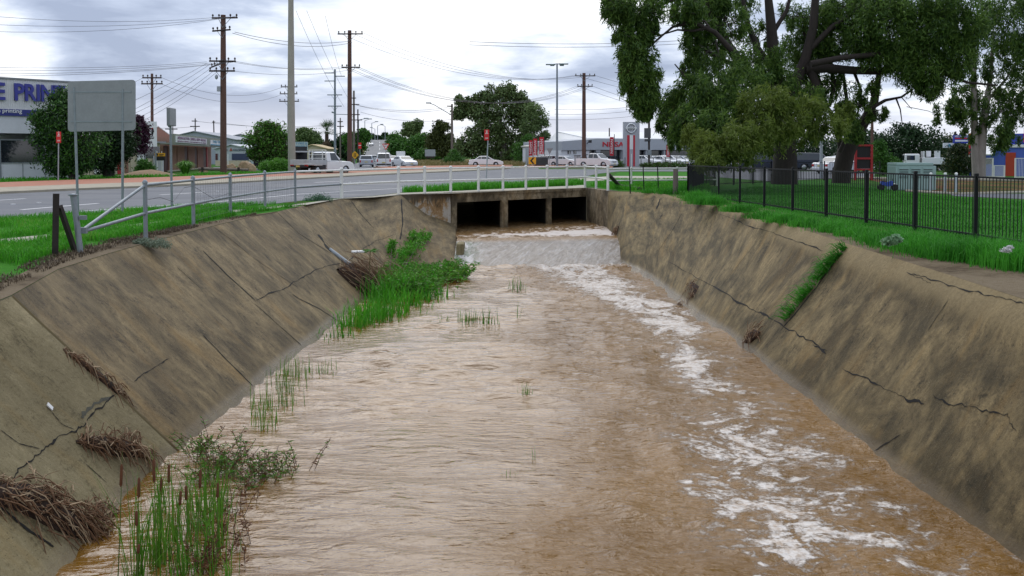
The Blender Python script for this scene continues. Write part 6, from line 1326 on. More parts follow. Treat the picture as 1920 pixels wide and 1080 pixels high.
mb = MB(); mb.tube([(-.4, .1, 0), (-.4, .1, 1.0 + a.z)], .07, 6); mb.tube([(.4, .1, 0), (.4, .1, 1.0 + a.z)], .07, 6); mb.build('post', DARKW, r_)
r_ = thing('white_sign', 'white sign board with a blue oval left of the blue roof sign', 'sign', gx(1779, 82)); b_ = r_.location; a, c = at(1768, 277, 82) - b_, at(1791, 268, 82) - b_; mb = MB(); mb.box((a + c) / 2, (c.x - a.x, .1, c.z - a.z)); pn = mb.build('sign_board', SIGNW, r_); mb = MB(); mb.lathe([(.12, 0), (.12, .02)], ((a.x + c.x) / 2, -.08, (a.z + c.z) / 2), 14, axis='Y'); mb.build('emblem', INKB, pn); mb = MB(); mb.tube([(0, .1, 0), (0, .1, a.z)], .07, 6); mb.build('post', DARKW, r_)
for a_, c_, lab, yy in ((1842, 1862, 'white mesh fence panel under the white awning', 66), (1864, 1884, 'low white gate panel left of the red door', 66), (1904, 1935, 'white mesh fence panel right of the red door', 65)):
    r_ = thing('mesh_fence', lab, 'fence', gx(a_, yy), 0, 'white fence panels before the blue shop'); w_ = (c_ - a_) * yy / F; hh = .85 if 'gate' in lab else 1.35; mb = MB()
    for k in range(12): mb.box((w_ * k / 11, 0, hh / 2), (.018, .018, hh))
    mb.build('bars', WHITE, r_)
    for x in (0, w_): mb = MB(); mb.box((x, 0, hh / 2), (.07, .07, hh + .05)); mb.build('post', WHITE, r_)
    for z_ in (.08, hh): mb = MB(); mb.box((w_ / 2, 0, z_), (w_, .05, .05)); mb.build('rail', WHITE, r_)
# ------------------------------------------------------------------ foliage
def leaves(name, C, D, Ln, Wd, mat, parent=None):
    """C centres, D unit directions: long diamond leaves"""
    n = len(C); a = RNG.normal(size=(n, 3)); s_ = np.cross(D, a); s_ /= np.linalg.norm(s_, axis=1)[:, None] + 1e-9
    L = (Ln * RNG.uniform(.6, 1.25, n))[:, None]; Wv = (Wd * RNG.uniform(.7, 1.3, n))[:, None]
    up = np.cross(s_, D)
    A = C - D * L * .5; Bq = C + s_ * Wv * .5 + up * L * .04; T = C + D * L * .5 - up * L * .05; E = C - s_ * Wv * .5 + up * L * .04
    return np_mesh(name, np.stack([A, Bq, T, E], 1).reshape(-1, 3), 4, mat, parent)
def crown_pts(blobs, per, clump, droop, seedshift=0, fill=.55):
    ax, az = (.72, 1.25) if droop >= .8 else (1.0, .75)
    """blobs: (centre, (rx,ry,rz), weight)"""
    Cs, Ds = [], []
    for (c, r_, wgt) in blobs:
        c = np.array(c); r_ = np.array(r_); vol = (r_[0] * r_[1] * r_[2]) ** (1 / 3)
        nc = max(3, int(per[0] * wgt)); d_ = RNG.normal(size=(nc, 3)); d_ /= np.linalg.norm(d_, axis=1)[:, None]
        rad = RNG.uniform(fill, 1.05, nc)[:, None]; cc = c + d_ * r_ * rad
        for q in cc:
            k = int(per[1] * RNG.uniform(.5, 1.4)); sz = clump * vol * RNG.uniform(.6, 1.35)
            p = q + np.clip(RNG.normal(size=(k, 3)), -1.8, 1.8) * np.array([sz * ax, sz * ax, sz * az]); Cs.append(p)
            dd = RNG.normal(size=(k, 3)) * .8; dd[:, 2] -= droop; dd += (p - c) / (np.linalg.norm(p - c, axis=1)[:, None] + 1e-6) * .5; dd /= np.linalg.norm(dd, axis=1)[:, None]; Ds.append(dd)
    return np.concatenate(Cs), np.concatenate(Ds)
def pxblobs(L, Y, depth=.9):
    out = []
    for b in L:
        px, py, rx, ry = b[:4]; y = Y + (b[4] if len(b) > 4 else 0); w_ = b[5] if len(b) > 5 else 1
        s_ = y / F; out.append((at(px, py, y), (rx * s_, max(rx, ry) * s_ * depth, ry * s_), w_))
    return out
def tree(name, label, cat, base, trunk, blobs, mats, per, clump, leaf, droop=.5, bark=None, group=None, limbs=(), kids=True):
    """base: world point. trunk: list of (point, radius). limbs: list of such lists. mats: leaf materials"""
    r_ = thing(name, label, cat, base, 0, group); b_ = Vector(base)
    if trunk:
        mb = MB(); mb.tube([p - b_ for p, _ in trunk], [q for _, q in trunk], 9)
        mb.build('trunk', bark, r_)
        for l in limbs: mb = MB(); mb.tube([p - b_ for p, _ in l], [q for _, q in l], 6); mb.build('branch', bark, r_)
    C, D = crown_pts(blobs, per, clump, droop); C = C - np.array(b_)
    n = len(mats); pick = RNG.integers(0, n, len(C))
    for i, m_ in enumerate(mats):
        k = pick == i; leaves('crown' if n == 1 or i == 0 else 'crown', C[k], D[k], leaf[0], leaf[1], m_, r_)
    return r_
BARKD = M('dark_gum_bark', (.028, .020, .017), .9, 0, .4, 3, .6, 18, stretch=(3, 3, .7)); BARKP = M('pale_gum_bark', (.25, .22, .20), .8, 0, .3, 2, .3, 10, stretch=(2, 2, .5)); BARKM = M('brown_bark', (.07, .045, .032), .9, 0, .35, 3, .5, 18)
GUM = leaf_mat('gum_leaf', (.034, .080, .012), (.155, .26, .048), .45, .5, (.10, .05, .03)); GUMD = leaf_mat('gum_leaf_dark', (.016, .046, .010), (.065, .135, .026), .35, .5); GUML = leaf_mat('gum_leaf_light', (.050, .095, .014), (.19, .25, .045), .42, .5)  # GUMD: darker leaf tone, picked at random among the leaves
GUMF = leaf_mat('far_gum_leaf', (.045, .095, .028), (.17, .245, .085), .2, .55); BUSH = leaf_mat('bush_leaf', (.020, .075, .012), (.085, .21, .032), .25, .5); BRIGHT = leaf_mat('bright_leaf', (.04, .15, .014), (.14, .34, .040), .3, .5)
DARKL = leaf_mat('dark_leaf', (.008, .024, .010), (.030, .070, .022), .15, .5); PURP = leaf_mat('purple_leaf', (.022, .006, .018), (.075, .022, .050), .2, .5); PALM = leaf_mat('palm_leaf', (.015, .045, .012), (.06, .12, .03), .15, .45)
OLIVE = leaf_mat('olive_leaf', (.030, .045, .012), (.085, .105, .028), .2, .5); DEADF = leaf_mat('dead_frond', (.05, .035, .022), (.12, .085, .05), .1, .7)
def limb(pts, Y, r0, r1):
    n = len(pts); return [(at(p[0], p[1], Y + (p[2] if len(p) > 2 else 0)), r0 + (r1 - r0) * i / (n - 1)) for i, p in enumerate(pts)]
# --- great gum (main trunk) and forked gum
def twigs(L, n, Y): return L
Yg1 = 50
g1_blobs = pxblobs([
 (1165, 15, 36, 30, -6, 1.0), (1200, 25, 40, 34, -6, 1.1), (1188, 70, 36, 30, -6, 1), (1216, 60, 18, 28, -6, .5), (1190, 110, 38, 26, -6, 1), (1200, 150, 40, 28, -6, 1.1), (1180, 130, 26, 18, -6, .5), (1205, 185, 30, 24, -6, .9), (1212, 212, 24, 14, -6, .5),
 (1250, -6, 30, 14, -5, .4), (1288, 22, 34, 26, -3, 1.0), (1330, 10, 40, 28, 0, 1.0), (1312, 50, 26, 22, -2, .6), (1300, 82, 24, 24, -2, .35), (1292, 130, 22, 26, -2, .35), (1325, 100, 36, 34, 0, .7),
 (1365, 50, 44, 36, 0, .8), (1350, 130, 50, 36, -2, 1), (1300, 180, 44, 34, -4, 1.2), (1262, 200, 26, 26, -4, .8), (1255, 235, 24, 20, -4, .7), (1340, 185, 50, 36, -5, 1.3), (1395, 170, 52, 40, -4, 1.2), (1300, 235, 46, 32, -6, 1.3), (1270, 262, 22, 16, -5, .5), (1350, 240, 50, 34, -7, 1.3),
 (1432, 75, 30, 26, 2, .4), (1430, 118, 44, 30, 0, .7), (1485, 35, 30, 22, 3, .3), (1400, 4, 36, 14, 2, .35), (1460, 150, 40, 30, 0, .8)], Yg1, .8)
g1_front = pxblobs([(1335, 285, 46, 32, -10, 1.5), (1300, 265, 30, 26, -9, .9), (1380, 275, 46, 34, -10, 1.3), (1330, 305, 32, 14, -11, .7), (1420, 215, 46, 38, -8, 1.3), (1450, 190, 44, 30, -8, 1.1), (1410, 255, 50, 30, -9, 1.1), (1470, 225, 44, 36, -8, 1.2), (1440, 268, 40, 26, -8, .8), (1520, 215, 40, 28, -7, 1.1), (1545, 240, 40, 26, -7, .9), (1500, 255, 36, 26, -7, .8), (1580, 215, 26, 24, -5, .7)], Yg1, .8)
base1 = gx(1471, 52)
tr1 = [(base1 + Vector((0, 0, -.2)), .74), (at(1472, 320, 52), .68), (at(1472, 270, 52), .60), (at(1470, 225, 51), .55), (at(1462, 180, 51), .48), (at(1452, 130, 51), .36), (at(1447, 60, 51), .28), (at(1440, -10, 51), .2)]
lm1 = [limb([(1462, 190), (1430, 160), (1395, 130), (1372, 95), (1350, 60), (1330, 20), (1310, -30)], 50, .36, .14), limb([(1372, 95), (1340, 60), (1300, 42), (1262, 50), (1240, 68)], 47, .15, .05), limb([(1330, 52), (1300, 58), (1270, 56), (1225, 70)], 47, .09, .03), limb([(1395, 130), (1350, 110), (1310, 85), (1290, 40)], 49, .13, .05), limb([(1455, 140), (1420, 90), (1400, 40), (1390, -20)], 51, .22, .1), limb([(1450, 60), (1475, 20), (1485, -20)], 51, .14, .08), limb([(1470, 235), (1440, 215), (1405, 205), (1370, 190)], 48, .2, .06), limb([(1470, 250), (1425, 262), (1390, 268), (1370, 262)], 45, .11, .04), limb([(1300, 200), (1290, 150), (1265, 120)], 46, .07, .03), limb([(1462, 200), (1490, 160), (1510, 110), (1525, 50), (1530, -20)], 52, .34, .2), limb([(1240, 68), (1215, 90), (1200, 140), (1205, 200)], 44, .06, .02), limb([(1300, -20), (1240, 10), (1200, 40), (1190, 100)], 45, .08, .03)]
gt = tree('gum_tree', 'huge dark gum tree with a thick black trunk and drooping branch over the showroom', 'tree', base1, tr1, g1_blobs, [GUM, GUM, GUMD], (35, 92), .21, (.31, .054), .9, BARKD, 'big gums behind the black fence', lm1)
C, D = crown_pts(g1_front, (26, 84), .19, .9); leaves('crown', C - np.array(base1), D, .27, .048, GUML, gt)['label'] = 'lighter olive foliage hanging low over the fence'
Yg2 = 53; base2 = gx(1577, 54)
tr2 = [(base2 + Vector((0, 0, -.2)), .54), (at(1580, 315, 54), .50), (at(1586, 285, 54), .50), (at(1602, 258, 54), .40), (at(1622, 225, 54), .30), (at(1640, 190, 53), .22), (at(1648, 140, 53), .15), (at(1650, 90, 53), .08)]
lm2 = [limb([(1580, 290), (1572, 250), (1560, 215), (1545, 190)], 54, .22, .08), limb([(1510, 130), (1550, 128), (1600, 132), (1650, 134), (1700, 125), (1740, 105)], 52, .30, .14), limb([(1520, 120), (1580, 108), (1660, 100), (1740, 90), (1800, 78)], 51, .2, .08), limb([(1740, 118), (1775, 140), (1815, 155), (1870, 160)], 50, .12, .05), limb([(1630, 205), (1660, 188), (1690, 182), (1710, 168)], 52, .12, .04), limb([(1680, 184), (1688, 205), (1692, 235)], 52, .05, .02), limb([(1690, 182), (1710, 205)], 52, .03, .012), limb([(1512, 200), (1530, 160), (1515, 120)], 52, .28, .25), limb([(1575, 285), (1590, 250), (1588, 190), (1580, 130)], 53, .14, .08), limb([(1545, 200), (1535, 160), (1520, 120), (1512, 60)], 53, .24, .2), limb([(1520, 90), (1560, 50), (1600, 25), (1640, -10)], 52, .18, .08), limb([(1560, 120), (1562, 170), (1555, 200)], 53, .12, .1), limb([(1600, 132), (1615, 170), (1608, 215)], 53, .09, .05), limb([(1700, 200), (1740, 208), (1760, 216)], 52, .02, .01)]
g2_blobs = pxblobs([(1530, 40, 46, 36, 0, 1.1), (1580, 20, 50, 28, 0, 1), (1560, 80, 50, 32, 0, 1.1), (1510, 95, 44, 34, 0, 1.1), (1610, 70, 52, 34, -1, 1.3), (1660, 40, 54, 34, -2, 1.3), (1640, 105, 52, 28, -1, 1.1), (1700, 85, 54, 36, -2, 1.4), (1720, 35, 54, 36, -2, 1.3), (1760, 70, 54, 36, -3, 1.4), (1700, 125, 44, 26, -2, .9), (1745, 130, 44, 32, -3, 1.1), (1790, 110, 44, 34, -3, 1.1), (1740, 165, 32, 20, -3, .7), (1770, 15, 54, 30, -3, 1.3), (1640, 8, 54, 22, -1, 1.1), (1560, 165, 34, 30, 0, .45), (1500, 160, 36, 36, 0, .8), (1520, 190, 40, 24, -3, .7), (1600, 210, 34, 22, -1, .6), (1625, 175, 20, 24, -1, .25), (1645, 215, 18, 14, -1, .25), (1595, 245, 30, 18, -2, .5), (1810, 55, 46, 34, -3, 1.0)], Yg2, .8)
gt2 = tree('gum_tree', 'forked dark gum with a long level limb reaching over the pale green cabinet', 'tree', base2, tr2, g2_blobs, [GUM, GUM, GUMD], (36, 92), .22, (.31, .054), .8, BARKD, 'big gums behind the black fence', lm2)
def twig_mesh(root, base, limbs, blobs, seed):
    rnd = random.Random(seed); src = [(Vector(p), q) for l in limbs for p, q in l]; mb = None
    for (c, r_, w_) in blobs:
        c = Vector(c); p, q = min(src, key=lambda t: (t[0] - c).length)
        mb = MB(); m1 = p.lerp(c, .5) + Vector((rnd.gauss(0, .3), rnd.gauss(0, .3), rnd.gauss(.2, .25))); mb.tube([p - base, m1 - base, c - base], [min(q, .07), .045, .02], 5, cap=False)
        for k in range(7):
            e = c + Vector((rnd.gauss(0, r_[0] * .6), rnd.gauss(0, r_[1] * .6), rnd.gauss(0, r_[2] * .6))); s0 = p.lerp(c, rnd.uniform(.4, 1)); s1 = m1.lerp(c, rnd.uniform(0, 1)); mb.tube([s1 - base, s1.lerp(e, .5) + Vector((rnd.gauss(0, .12), 0, rnd.gauss(.1, .12))) - base, e - base], [.022, .016, .007], 4, cap=False)
        mb.build('branch', BARKD, root)
twig_mesh(gt, base1, [tr1] + lm1, g1_blobs[::1], 3); twig_mesh(gt2, base2, [tr2] + lm2, g2_blobs, 4)
# --- pale twin trunk gum on the right
base3 = gx(1838, 62); Y3 = 62
tr3 = [(base3 + Vector((0, 0, -.1)), .36), (at(1839, 290, Y3), .30), (at(1843, 235, Y3), .26), (at(1850, 190, Y3), .2), (at(1858, 140, Y3), .13), (at(1862, 60, Y3), .08)]
lm3 = [limb([(1832, 330), (1829, 290), (1827, 230), (1826, 150), (1826, 90)], Y3, .30, .12), limb([(1845, 240), (1870, 215), (1895, 190), (1920, 180)], Y3, .1, .04), limb([(1827, 220), (1800, 200), (1775, 205)], Y3, .08, .03), limb([(1850, 190), (1885, 150), (1910, 110)], Y3, .1, .04)]
tree('gum_tree', 'pale twin trunked gum in front of the blue shop', 'tree', base3, tr3, pxblobs([(1850, 70, 54, 40, 0, 1.3), (1900, 50, 54, 44, -2, 1.3), (1880, 15, 60, 30, -2, 1.3), (1935, 100, 44, 44, -2, 1.1), (1880, 115, 46, 32, 0, .9), (1830, 130, 34, 26, 0, .6), (1900, 165, 44, 32, 0, .9), (1950, 20, 50, 44, -2, 1), (1860, 195, 40, 26, 0, .7), (1790, 205, 32, 22, 0, .6), (1770, 215, 20, 24, 0, .35), (1815, 220, 28, 24, 0, .6), (1800, 180, 34, 22, 0, .6), (1875, 230, 36, 28, 0, .8), (1905, 210, 30, 30, 0, .7), (1880, 265, 24, 24, 0, .6), (1820, 250, 18, 14, 0, .3), (1930, 180, 34, 34, 0, .8), (1895, 255, 20, 16, 0, .35)], Y3, .8), [GUM, GUMD], (24, 66), .20, (.36, .07), .8, BARKP, None, lm3)
# --- trees and bushes between
def simple(name, label, cat, px, Yd, blobs, mats, per=(22, 40), clump=.30, leaf=(.30, .12), droop=.2, bark=None, tr=.2, group=None, top=None, depth=.9):
    base = gx(px, Yd); ty = top if top is not None else min(b[1] for b in blobs) + 10
    trunk = [(base + Vector((0, 0, -.15)), tr * 1.3), (at(px + 1, (ty + 320) / 2, Yd), tr), (at(px - 1, ty, Yd), tr * .4)] if tr else None
    return tree(name, label, cat, base, trunk, pxblobs(blobs, Yd, depth), mats, per, clump, leaf, droop, bark or BARKM, group)
simple('round_tree', 'dark dense round tree behind the pale green cabinet', 'tree', 1700, 98, [(1690, 270, 36, 34), (1670, 290, 26, 30), (1720, 280, 36, 34), (1700, 248, 28, 16), (1740, 275, 26, 30), (1690, 305, 40, 20), (1745, 300, 26, 22), (1655, 275, 16, 20)], [DARKL], (34, 46), .34, (.34, .16), .1)
simple('shrub', 'brighter green bush beside the red framed board', 'shrub', 1655, 74, [(1658, 310, 22, 16), (1672, 312, 22, 14), (1648, 290, 12, 20), (1650, 275, 8, 12)], [BUSH], (30, 46), .34, (.20, .09), 0, None, .06)
simple('shrub', 'dark shrub between the pale green cabinet and the twin trunked gum', 'shrub', 1798, 66, [(1798, 300, 26, 24), (1785, 312, 18, 18), (1812, 310, 18, 20), (1800, 284, 16, 12)], [DARKL, OLIVE], (30, 46), .34, (.18, .08), 0, None, .06)
simple('dark_tree', 'dark leafy tree far behind the forked gum trunk', 'tree', 1600, 110, [(1600, 275, 40, 34), (1560, 280, 40, 30), (1620, 260, 24, 22), (1520, 285, 40, 30), (1480, 280, 40, 30), (1440, 282, 40, 28), (1400, 284, 40, 26), (1360, 284, 36, 26), (1320, 284, 30, 20)], [DARKL], (26, 40), .36, (.4, .2), .1)
simple('yellow_tree', 'olive treetop behind the blue roof sign', 'tree', 1790, 110, [(1785, 265, 24, 14), (1765, 280, 20, 18)], [OLIVE], (26, 40), .34, (.36, .16), 0)
for i, (px, w_, lab) in enumerate(((1154, 13, 'rounded dark green bush left of the sign tower base'), (1225, 20, 'low clipped hedge just right of the sign tower'), (1262, 26, 'low clipped hedge along the showroom cars near the fence corner'))):
    simple('hedge', lab, 'hedge', px, 122, [(px - w_ * .5, 313, w_ * .6, 6 + (5 if i == 0 else 0)), (px + w_ * .5, 313, w_ * .6, 6 + (3 if i == 0 else 0)), (px, 312, w_ * .5, 6 + (6 if i == 0 else 0))], [BUSH, OLIVE], (30, 40), .30, (.22, .12), 0, None, 0)
# --- left side
simple('bushy_tree', 'dark drooping bushy tree in front of the print shop', 'tree', 136, 58, [(110, 225, 36, 26), (150, 210, 34, 26), (90, 250, 26, 26), (130, 250, 40, 32), (160, 250, 40, 36), (100, 285, 30, 26), (135, 290, 36, 28), (120, 190, 24, 20), (115, 310, 22, 16), (150, 312, 20, 14), (78, 225, 18, 14)], [DARKL, BUSH], (34, 60), .36, (.24, .08), .5, BARKD, .22, None, 260)
simple('bushy_tree', 'dark bushy tree behind the big grey sign', 'tree', 200, 63, [(190, 230, 36, 34), (215, 250, 30, 30), (180, 270, 36, 30), (210, 285, 30, 26), (195, 305, 22, 14), (222, 275, 22, 22)], [DARKL], (34, 60), .36, (.24, .09), .4, BARKD, .22, None, 250)
simple('purple_tree', 'purple leaved tree showing right of the big grey sign', 'tree', 208, 67, [(250, 245, 20, 18), (262, 255, 16, 14), (240, 265, 22, 18), (255, 275, 18, 14), (236, 285, 18, 14), (265, 240, 10, 12), (258, 228, 8, 10)], [PURP], (30, 46), .40, (.20, .09), .1, BARKD, .18, None, 250)
simple('shrub', 'green shrub on the sandy mound beside the cream shop', 'shrub', 270, 76, [(270, 308, 12, 10), (276, 314, 12, 8), (262, 318, 10, 6)], [BUSH], (24, 40), .34, (.18, .08), 0, None, .03)
def spiky(name, label, px, Yd, w_, h_, n, mat, droop=.5):
    b_ = gx(px, Yd); r_ = thing(name, label, 'plant', b_); A = RNG.uniform(0, 6.28, n); sp = RNG.uniform(.1, 1, n); L = h_ * RNG.uniform(.6, 1.15, n); V = []
    for i in range(n):
        d_ = np.array([math.cos(A[i]), math.sin(A[i]), 0]); s_ = np.array([-d_[1], d_[0], 0]) * .025 * h_; p0 = d_ * RNG.uniform(0, .25) * w_; p1 = p0 + d_ * sp[i] * w_ * .5 + np.array([0, 0, L[i] * .8]); p2 = p1 + d_ * sp[i] * w_ * .55 + np.array([0, 0, L[i] * (.25 - droop * sp[i])])
        V += [p0 - s_, p0 + s_, p1 + s_, p1 - s_, p1 - s_, p1 + s_, p2 + s_ * .1, p2 - s_ * .1]
    np_mesh('leaves', np.array(V), 4, mat, r_); return r_
spiky('strap_leaf_plant', 'rounded strap leaved plant behind the slim edge on sign post', 347, 80, .95, 1.15, 420, BRIGHT)
simple('shrub', 'bright green low shrub at the foot of the concrete pole', 'shrub', 522, 86, [(505, 314, 18, 10), (530, 312, 24, 11), (520, 308, 20, 8), (552, 318, 12, 6)], [BRIGHT], (36, 46), .30, (.20, .08), 0, None, .03)
simple('round_tree', 'round green tree left of the concrete pole', 'tree', 487, 105, [(500, 262, 28, 22), (480, 270, 22, 20), (515, 270, 24, 22), (500, 245, 20, 14), (520, 250, 20, 16), (528, 290, 14, 16), (478, 290, 14, 10), (500, 290, 18, 12), (512, 240, 10, 8)], [BUSH, OLIVE, BRIGHT], (32, 44), .34, (.34, .15), .1, BARKM, .2, None, 270)
# palm
b_ = gx(613, 165); r_ = thing('palm_tree', 'shaggy fan palm with a skirt of dead fronds beside the slim steel pole', 'tree', b_); zt = at(613, 247, 165).z
mb = MB(); mb.tube([(0, 0, 0), (0, 0, zt)], [.42, .30], 10); mb.build('trunk', BARKM, r_)
def fronds(n, z0, L, e0, e1, mat, name, w_=.55):
    V = []
    for i in range(n):
        a = RNG.uniform(0, 6.28); e = RNG.uniform(e0, e1); d_ = np.array([math.cos(a) * math.cos(e), math.sin(a) * math.cos(e), math.sin(e)]); s0 = np.cross(d_, [0, 0, 1.0]); s0 /= np.linalg.norm(s0) + 1e-9; c = np.array([0, 0, z0]) + d_ * L * .45
        for k in range(9):
            q = -1.1 + 2.2 * k / 8; dd = d_ * math.cos(q) + s0 * math.sin(q); dd[2] -= .25 * abs(q); p1 = c + dd * L * .62 * RNG.uniform(.8, 1.1); sd = np.cross(dd, d_ + .01); sd = s0 * .07
            V += [c - sd * .4, c + sd * .4, (c + p1) / 2 + sd, p1]
        V += [np.array([0, 0, z0]) - s0 * .04, np.array([0, 0, z0]) + s0 * .04, c + s0 * .03, c - s0 * .03]
    np_mesh(name, np.array(V), 4, mat, r_)
fronds(46, zt + .1, 2.3, -.35, 1.35, PALM, 'crown'); fronds(46, zt - 1.0, 1.5, -1.5, -.9, DEADF, 'frond_skirt'); fronds(40, zt - 2.4, 1.3, -1.5, -1.0, DEADF, 'frond_skirt')
# far trees, each its own
FAR = [('far_gum', 'thin far gum behind the pale green sign board', 565, 260, [(563, 258, 12, 14), (570, 250, 10, 10), (585, 258, 12, 14), (592, 262, 8, 12), (575, 268, 18, 10)], GUMF),
 ('far_tree', 'dark far tree line clump right of the palm', 650, 240, [(645, 268, 16, 14), (660, 275, 14, 12), (630, 275, 14, 12), (650, 288, 26, 10)], DARKL),
 ('far_tree', 'bushy far tree behind the poles at the hill road', 678, 230, [(675, 262, 14, 16), (668, 275, 14, 14), (682, 252, 8, 10), (655, 262, 12, 12)], BUSH),
 ('far_tree', 'small far tree left of the hill crest', 695, 620, [(693, 258, 8, 6), (703, 260, 9, 5), (712, 261, 8, 4)], DARKL),
 ('far_tree', 'small far tree standing on the hill crest', 722, 640, [(722, 258, 6, 8), (716, 261, 6, 4), (728, 260, 5, 5)], DARKL),
 ('far_tree', 'round dark far tree right of the hill crest', 743, 400, [(742, 262, 14, 10), (752, 268, 12, 10), (735, 272, 10, 8)], BUSH),
 ('far_gum', 'tall airy far gum right of the hill road', 778, 330, [(770, 240, 12, 10), (783, 235, 9, 9), (776, 250, 10, 10), (762, 248, 8, 6), (775, 262, 6, 6)], GUMF),
 ('far_tree', 'broad dark green clump below the tall airy gum', 765, 250, [(755, 285, 22, 12), (775, 280, 22, 14), (795, 282, 20, 14), (745, 275, 14, 8), (785, 268, 18, 12), (800, 265, 14, 14)], BUSH),
 ('far_gum', 'pale far gum just left of the street lamp pole', 832, 230, [(828, 240, 14, 12), (820, 255, 12, 12), (838, 262, 14, 14), (826, 275, 14, 14), (812, 270, 12, 12), (842, 285, 12, 14)], OLIVE),
 ('far_tree', 'scrubby far tree behind the billboard', 808, 240, [(800, 290, 16, 10), (815, 295, 14, 8), (790, 296, 14, 7)], BUSH)]
for nm, lab, px, Yd, bl, mt in FAR: simple(nm, lab, 'tree', px, Yd, bl, [mt], (30, 44), .30, (Yd * .0030, Yd * .0015), .2, BARKP if nm == 'far_gum' else BARKM, .25, 'distant trees beyond the road')
# large gum in the middle
Ym = 168; basem = gx(945, Ym)
trm = [(basem, .7), (at(945, 280, Ym), .6), (at(938, 235, Ym), .45), (at(930, 200, Ym), .25), (at(925, 175, Ym), .12)]
lmm = [limb([(942, 260), (915, 230), (893, 215), (880, 200)], Ym, .3, .08), limb([(940, 240), (965, 215), (975, 190)], Ym, .25, .08)]
mid = tree('gum_tree', 'broad spreading gum tree behind the white sedan', 'tree', basem, trm, pxblobs([(925, 178, 22, 18), (950, 172, 20, 14), (905, 190, 16, 16), (975, 185, 18, 16), (985, 205, 14, 18), (870, 190, 16, 10), (878, 208, 22, 14), (862, 212, 12, 12), (900, 212, 22, 16), (930, 205, 28, 18), (960, 205, 26, 20), (945, 232, 34, 22), (915, 238, 30, 20), (980, 228, 20, 18), (890, 258, 28, 20), (920, 268, 34, 22), (955, 265, 30, 24), (870, 275, 20, 18), (895, 288, 30, 14), (930, 292, 34, 12), (965, 290, 20, 16), (985, 262, 16, 16)], Ym), [GUMF, GUMF, OLIVE], (30, 48), .26, (.55, .24), .5, BARKP, None, lmm)
simple('gum_tree', 'slender pale trunked gum just left of the red banners', 'tree', 1001, 160, [(1000, 205, 14, 12), (1012, 218, 14, 14), (995, 228, 16, 14), (1018, 232, 10, 10), (1005, 240, 14, 8), (985, 240, 10, 10), (1020, 255, 10, 10), (1010, 262, 8, 8)], [GUMF], (24, 36), .34, (.42, .18), .5, BARKP, .32, None, 225)
simple('shrub', 'dense dark shrub under the slender gum beside the banners', 'shrub', 985, 155, [(985, 275, 20, 14), (995, 288, 16, 10), (975, 292, 18, 10), (990, 262, 12, 10)], [BUSH], (26, 36), .34, (.34, .17), .1, None, .1)
simple('shrub', 'loose green shrub at the foot of the street lamp pole', 'shrub', 848, 145, [(848, 296, 14, 8), (860, 300, 14, 6), (840, 302, 12, 5), (852, 288, 8, 8)], [BUSH], (26, 36), .34, (.26, .12), .1, None, .05)
# far wooded horizon
C, D = crown_pts([((x, 700 + RNG.uniform(-60, 120), 2 + RNG.uniform(0, 4)), (22, 22, 6 + RNG.uniform(0, 5)), 1) for x in np.arange(-620, 620, 19)], (26, 26), .16, .1)
o = leaves('distant_woods', C, D, 2.6, 1.4, DARKL); o['kind'] = 'stuff'; o['label'] = 'low belt of dark woods along the far horizon'
# ------------------------------------------------------------------ grass
def blade_mat(name, dark, light, tip=None):
    m, nt, b = new_mat(name); r_ = nt.geo('Random Per Island'); n = nt.noise(nt.geo('Position'), .8, 4, .6)
    f = nt.math('ADD', nt.math('MULTIPLY', r_, .5), nt.math('MULTIPLY', nt.rng(n, .3, .7), .5))
    c = nt.ramp(f, [(.08, dark), (.45, tuple((a + b2) / 2 for a, b2 in zip(dark, light))), (.75, light), (.86, tip or light)]); st_ = nt.rng(nt.vor(nt.geo(), 40.0, 'F1', 'Color'), .86, .93, 0, 1); c = nt.mix(nt.math('MULTIPLY', st_, .55), c, (.30, .25, .10)) if tip else c; nt.put(b.inputs['Base Color'], c); b.inputs['Roughness'].default_value = .6; b.inputs['Specular IOR Level'].default_value = .2
    t = nt.N.new('ShaderNodeBsdfTranslucent'); nt.put(t.inputs['Color'], c); mx = nt.N.new('ShaderNodeMixShader'); mx.inputs[0].default_value = .35; nt.L.new(b.outputs[0], mx.inputs[1]); nt.L.new(t.outputs[0], mx.inputs[2]); nt.L.new(mx.outputs[0], nt.N['Material Output'].inputs['Surface']); return m
BL = blade_mat('verge_grass_blade', (.028, .16, .008), (.10, .42, .025), (.22, .36, .06)); BLAWN = blade_mat('lawn_blade', (.018, .12, .008), (.06, .27, .020)); BWEED = blade_mat('bank_weed_blade', (.018, .14, .010), (.08, .36, .030)); BRED_ = blade_mat('reed_blade', (.04, .15, .012), (.14, .34, .035), (.26, .24, .07))
def blades(pts, h, w_, lean=.5, curl=True):
    n = len(pts); a = RNG.uniform(0, 2 * np.pi, n); d_ = np.stack([np.cos(a), np.sin(a), np.zeros(n)], 1); s_ = np.stack([-np.sin(a), np.cos(a), np.zeros(n)], 1); H = (h * RNG.uniform(.5, 1.25, n))[:, None]; Wv = (w_ * RNG.uniform(.7, 1.3, n))[:, None]; ln = (RNG.uniform(0, lean, n))[:, None]; Zv = np.array([[0, 0, 1.0]])
    mid = pts + Zv * H * .6 + d_ * H * ln * .35; tip = pts + Zv * H * (1 - ln * .25) + d_ * H * ln
    return np.stack([pts - s_ * Wv, pts + s_ * Wv, mid + s_ * Wv * .7, tip, tip, mid - s_ * Wv * .7], 1).reshape(-1, 3) if False else np.concatenate([np.stack([pts - s_ * Wv, pts + s_ * Wv, mid + s_ * Wv * .75, mid - s_ * Wv * .75], 1), np.stack([mid - s_ * Wv * .75, mid + s_ * Wv * .75, tip + s_ * Wv * .05, tip - s_ * Wv * .05], 1)], 1).reshape(-1, 3)
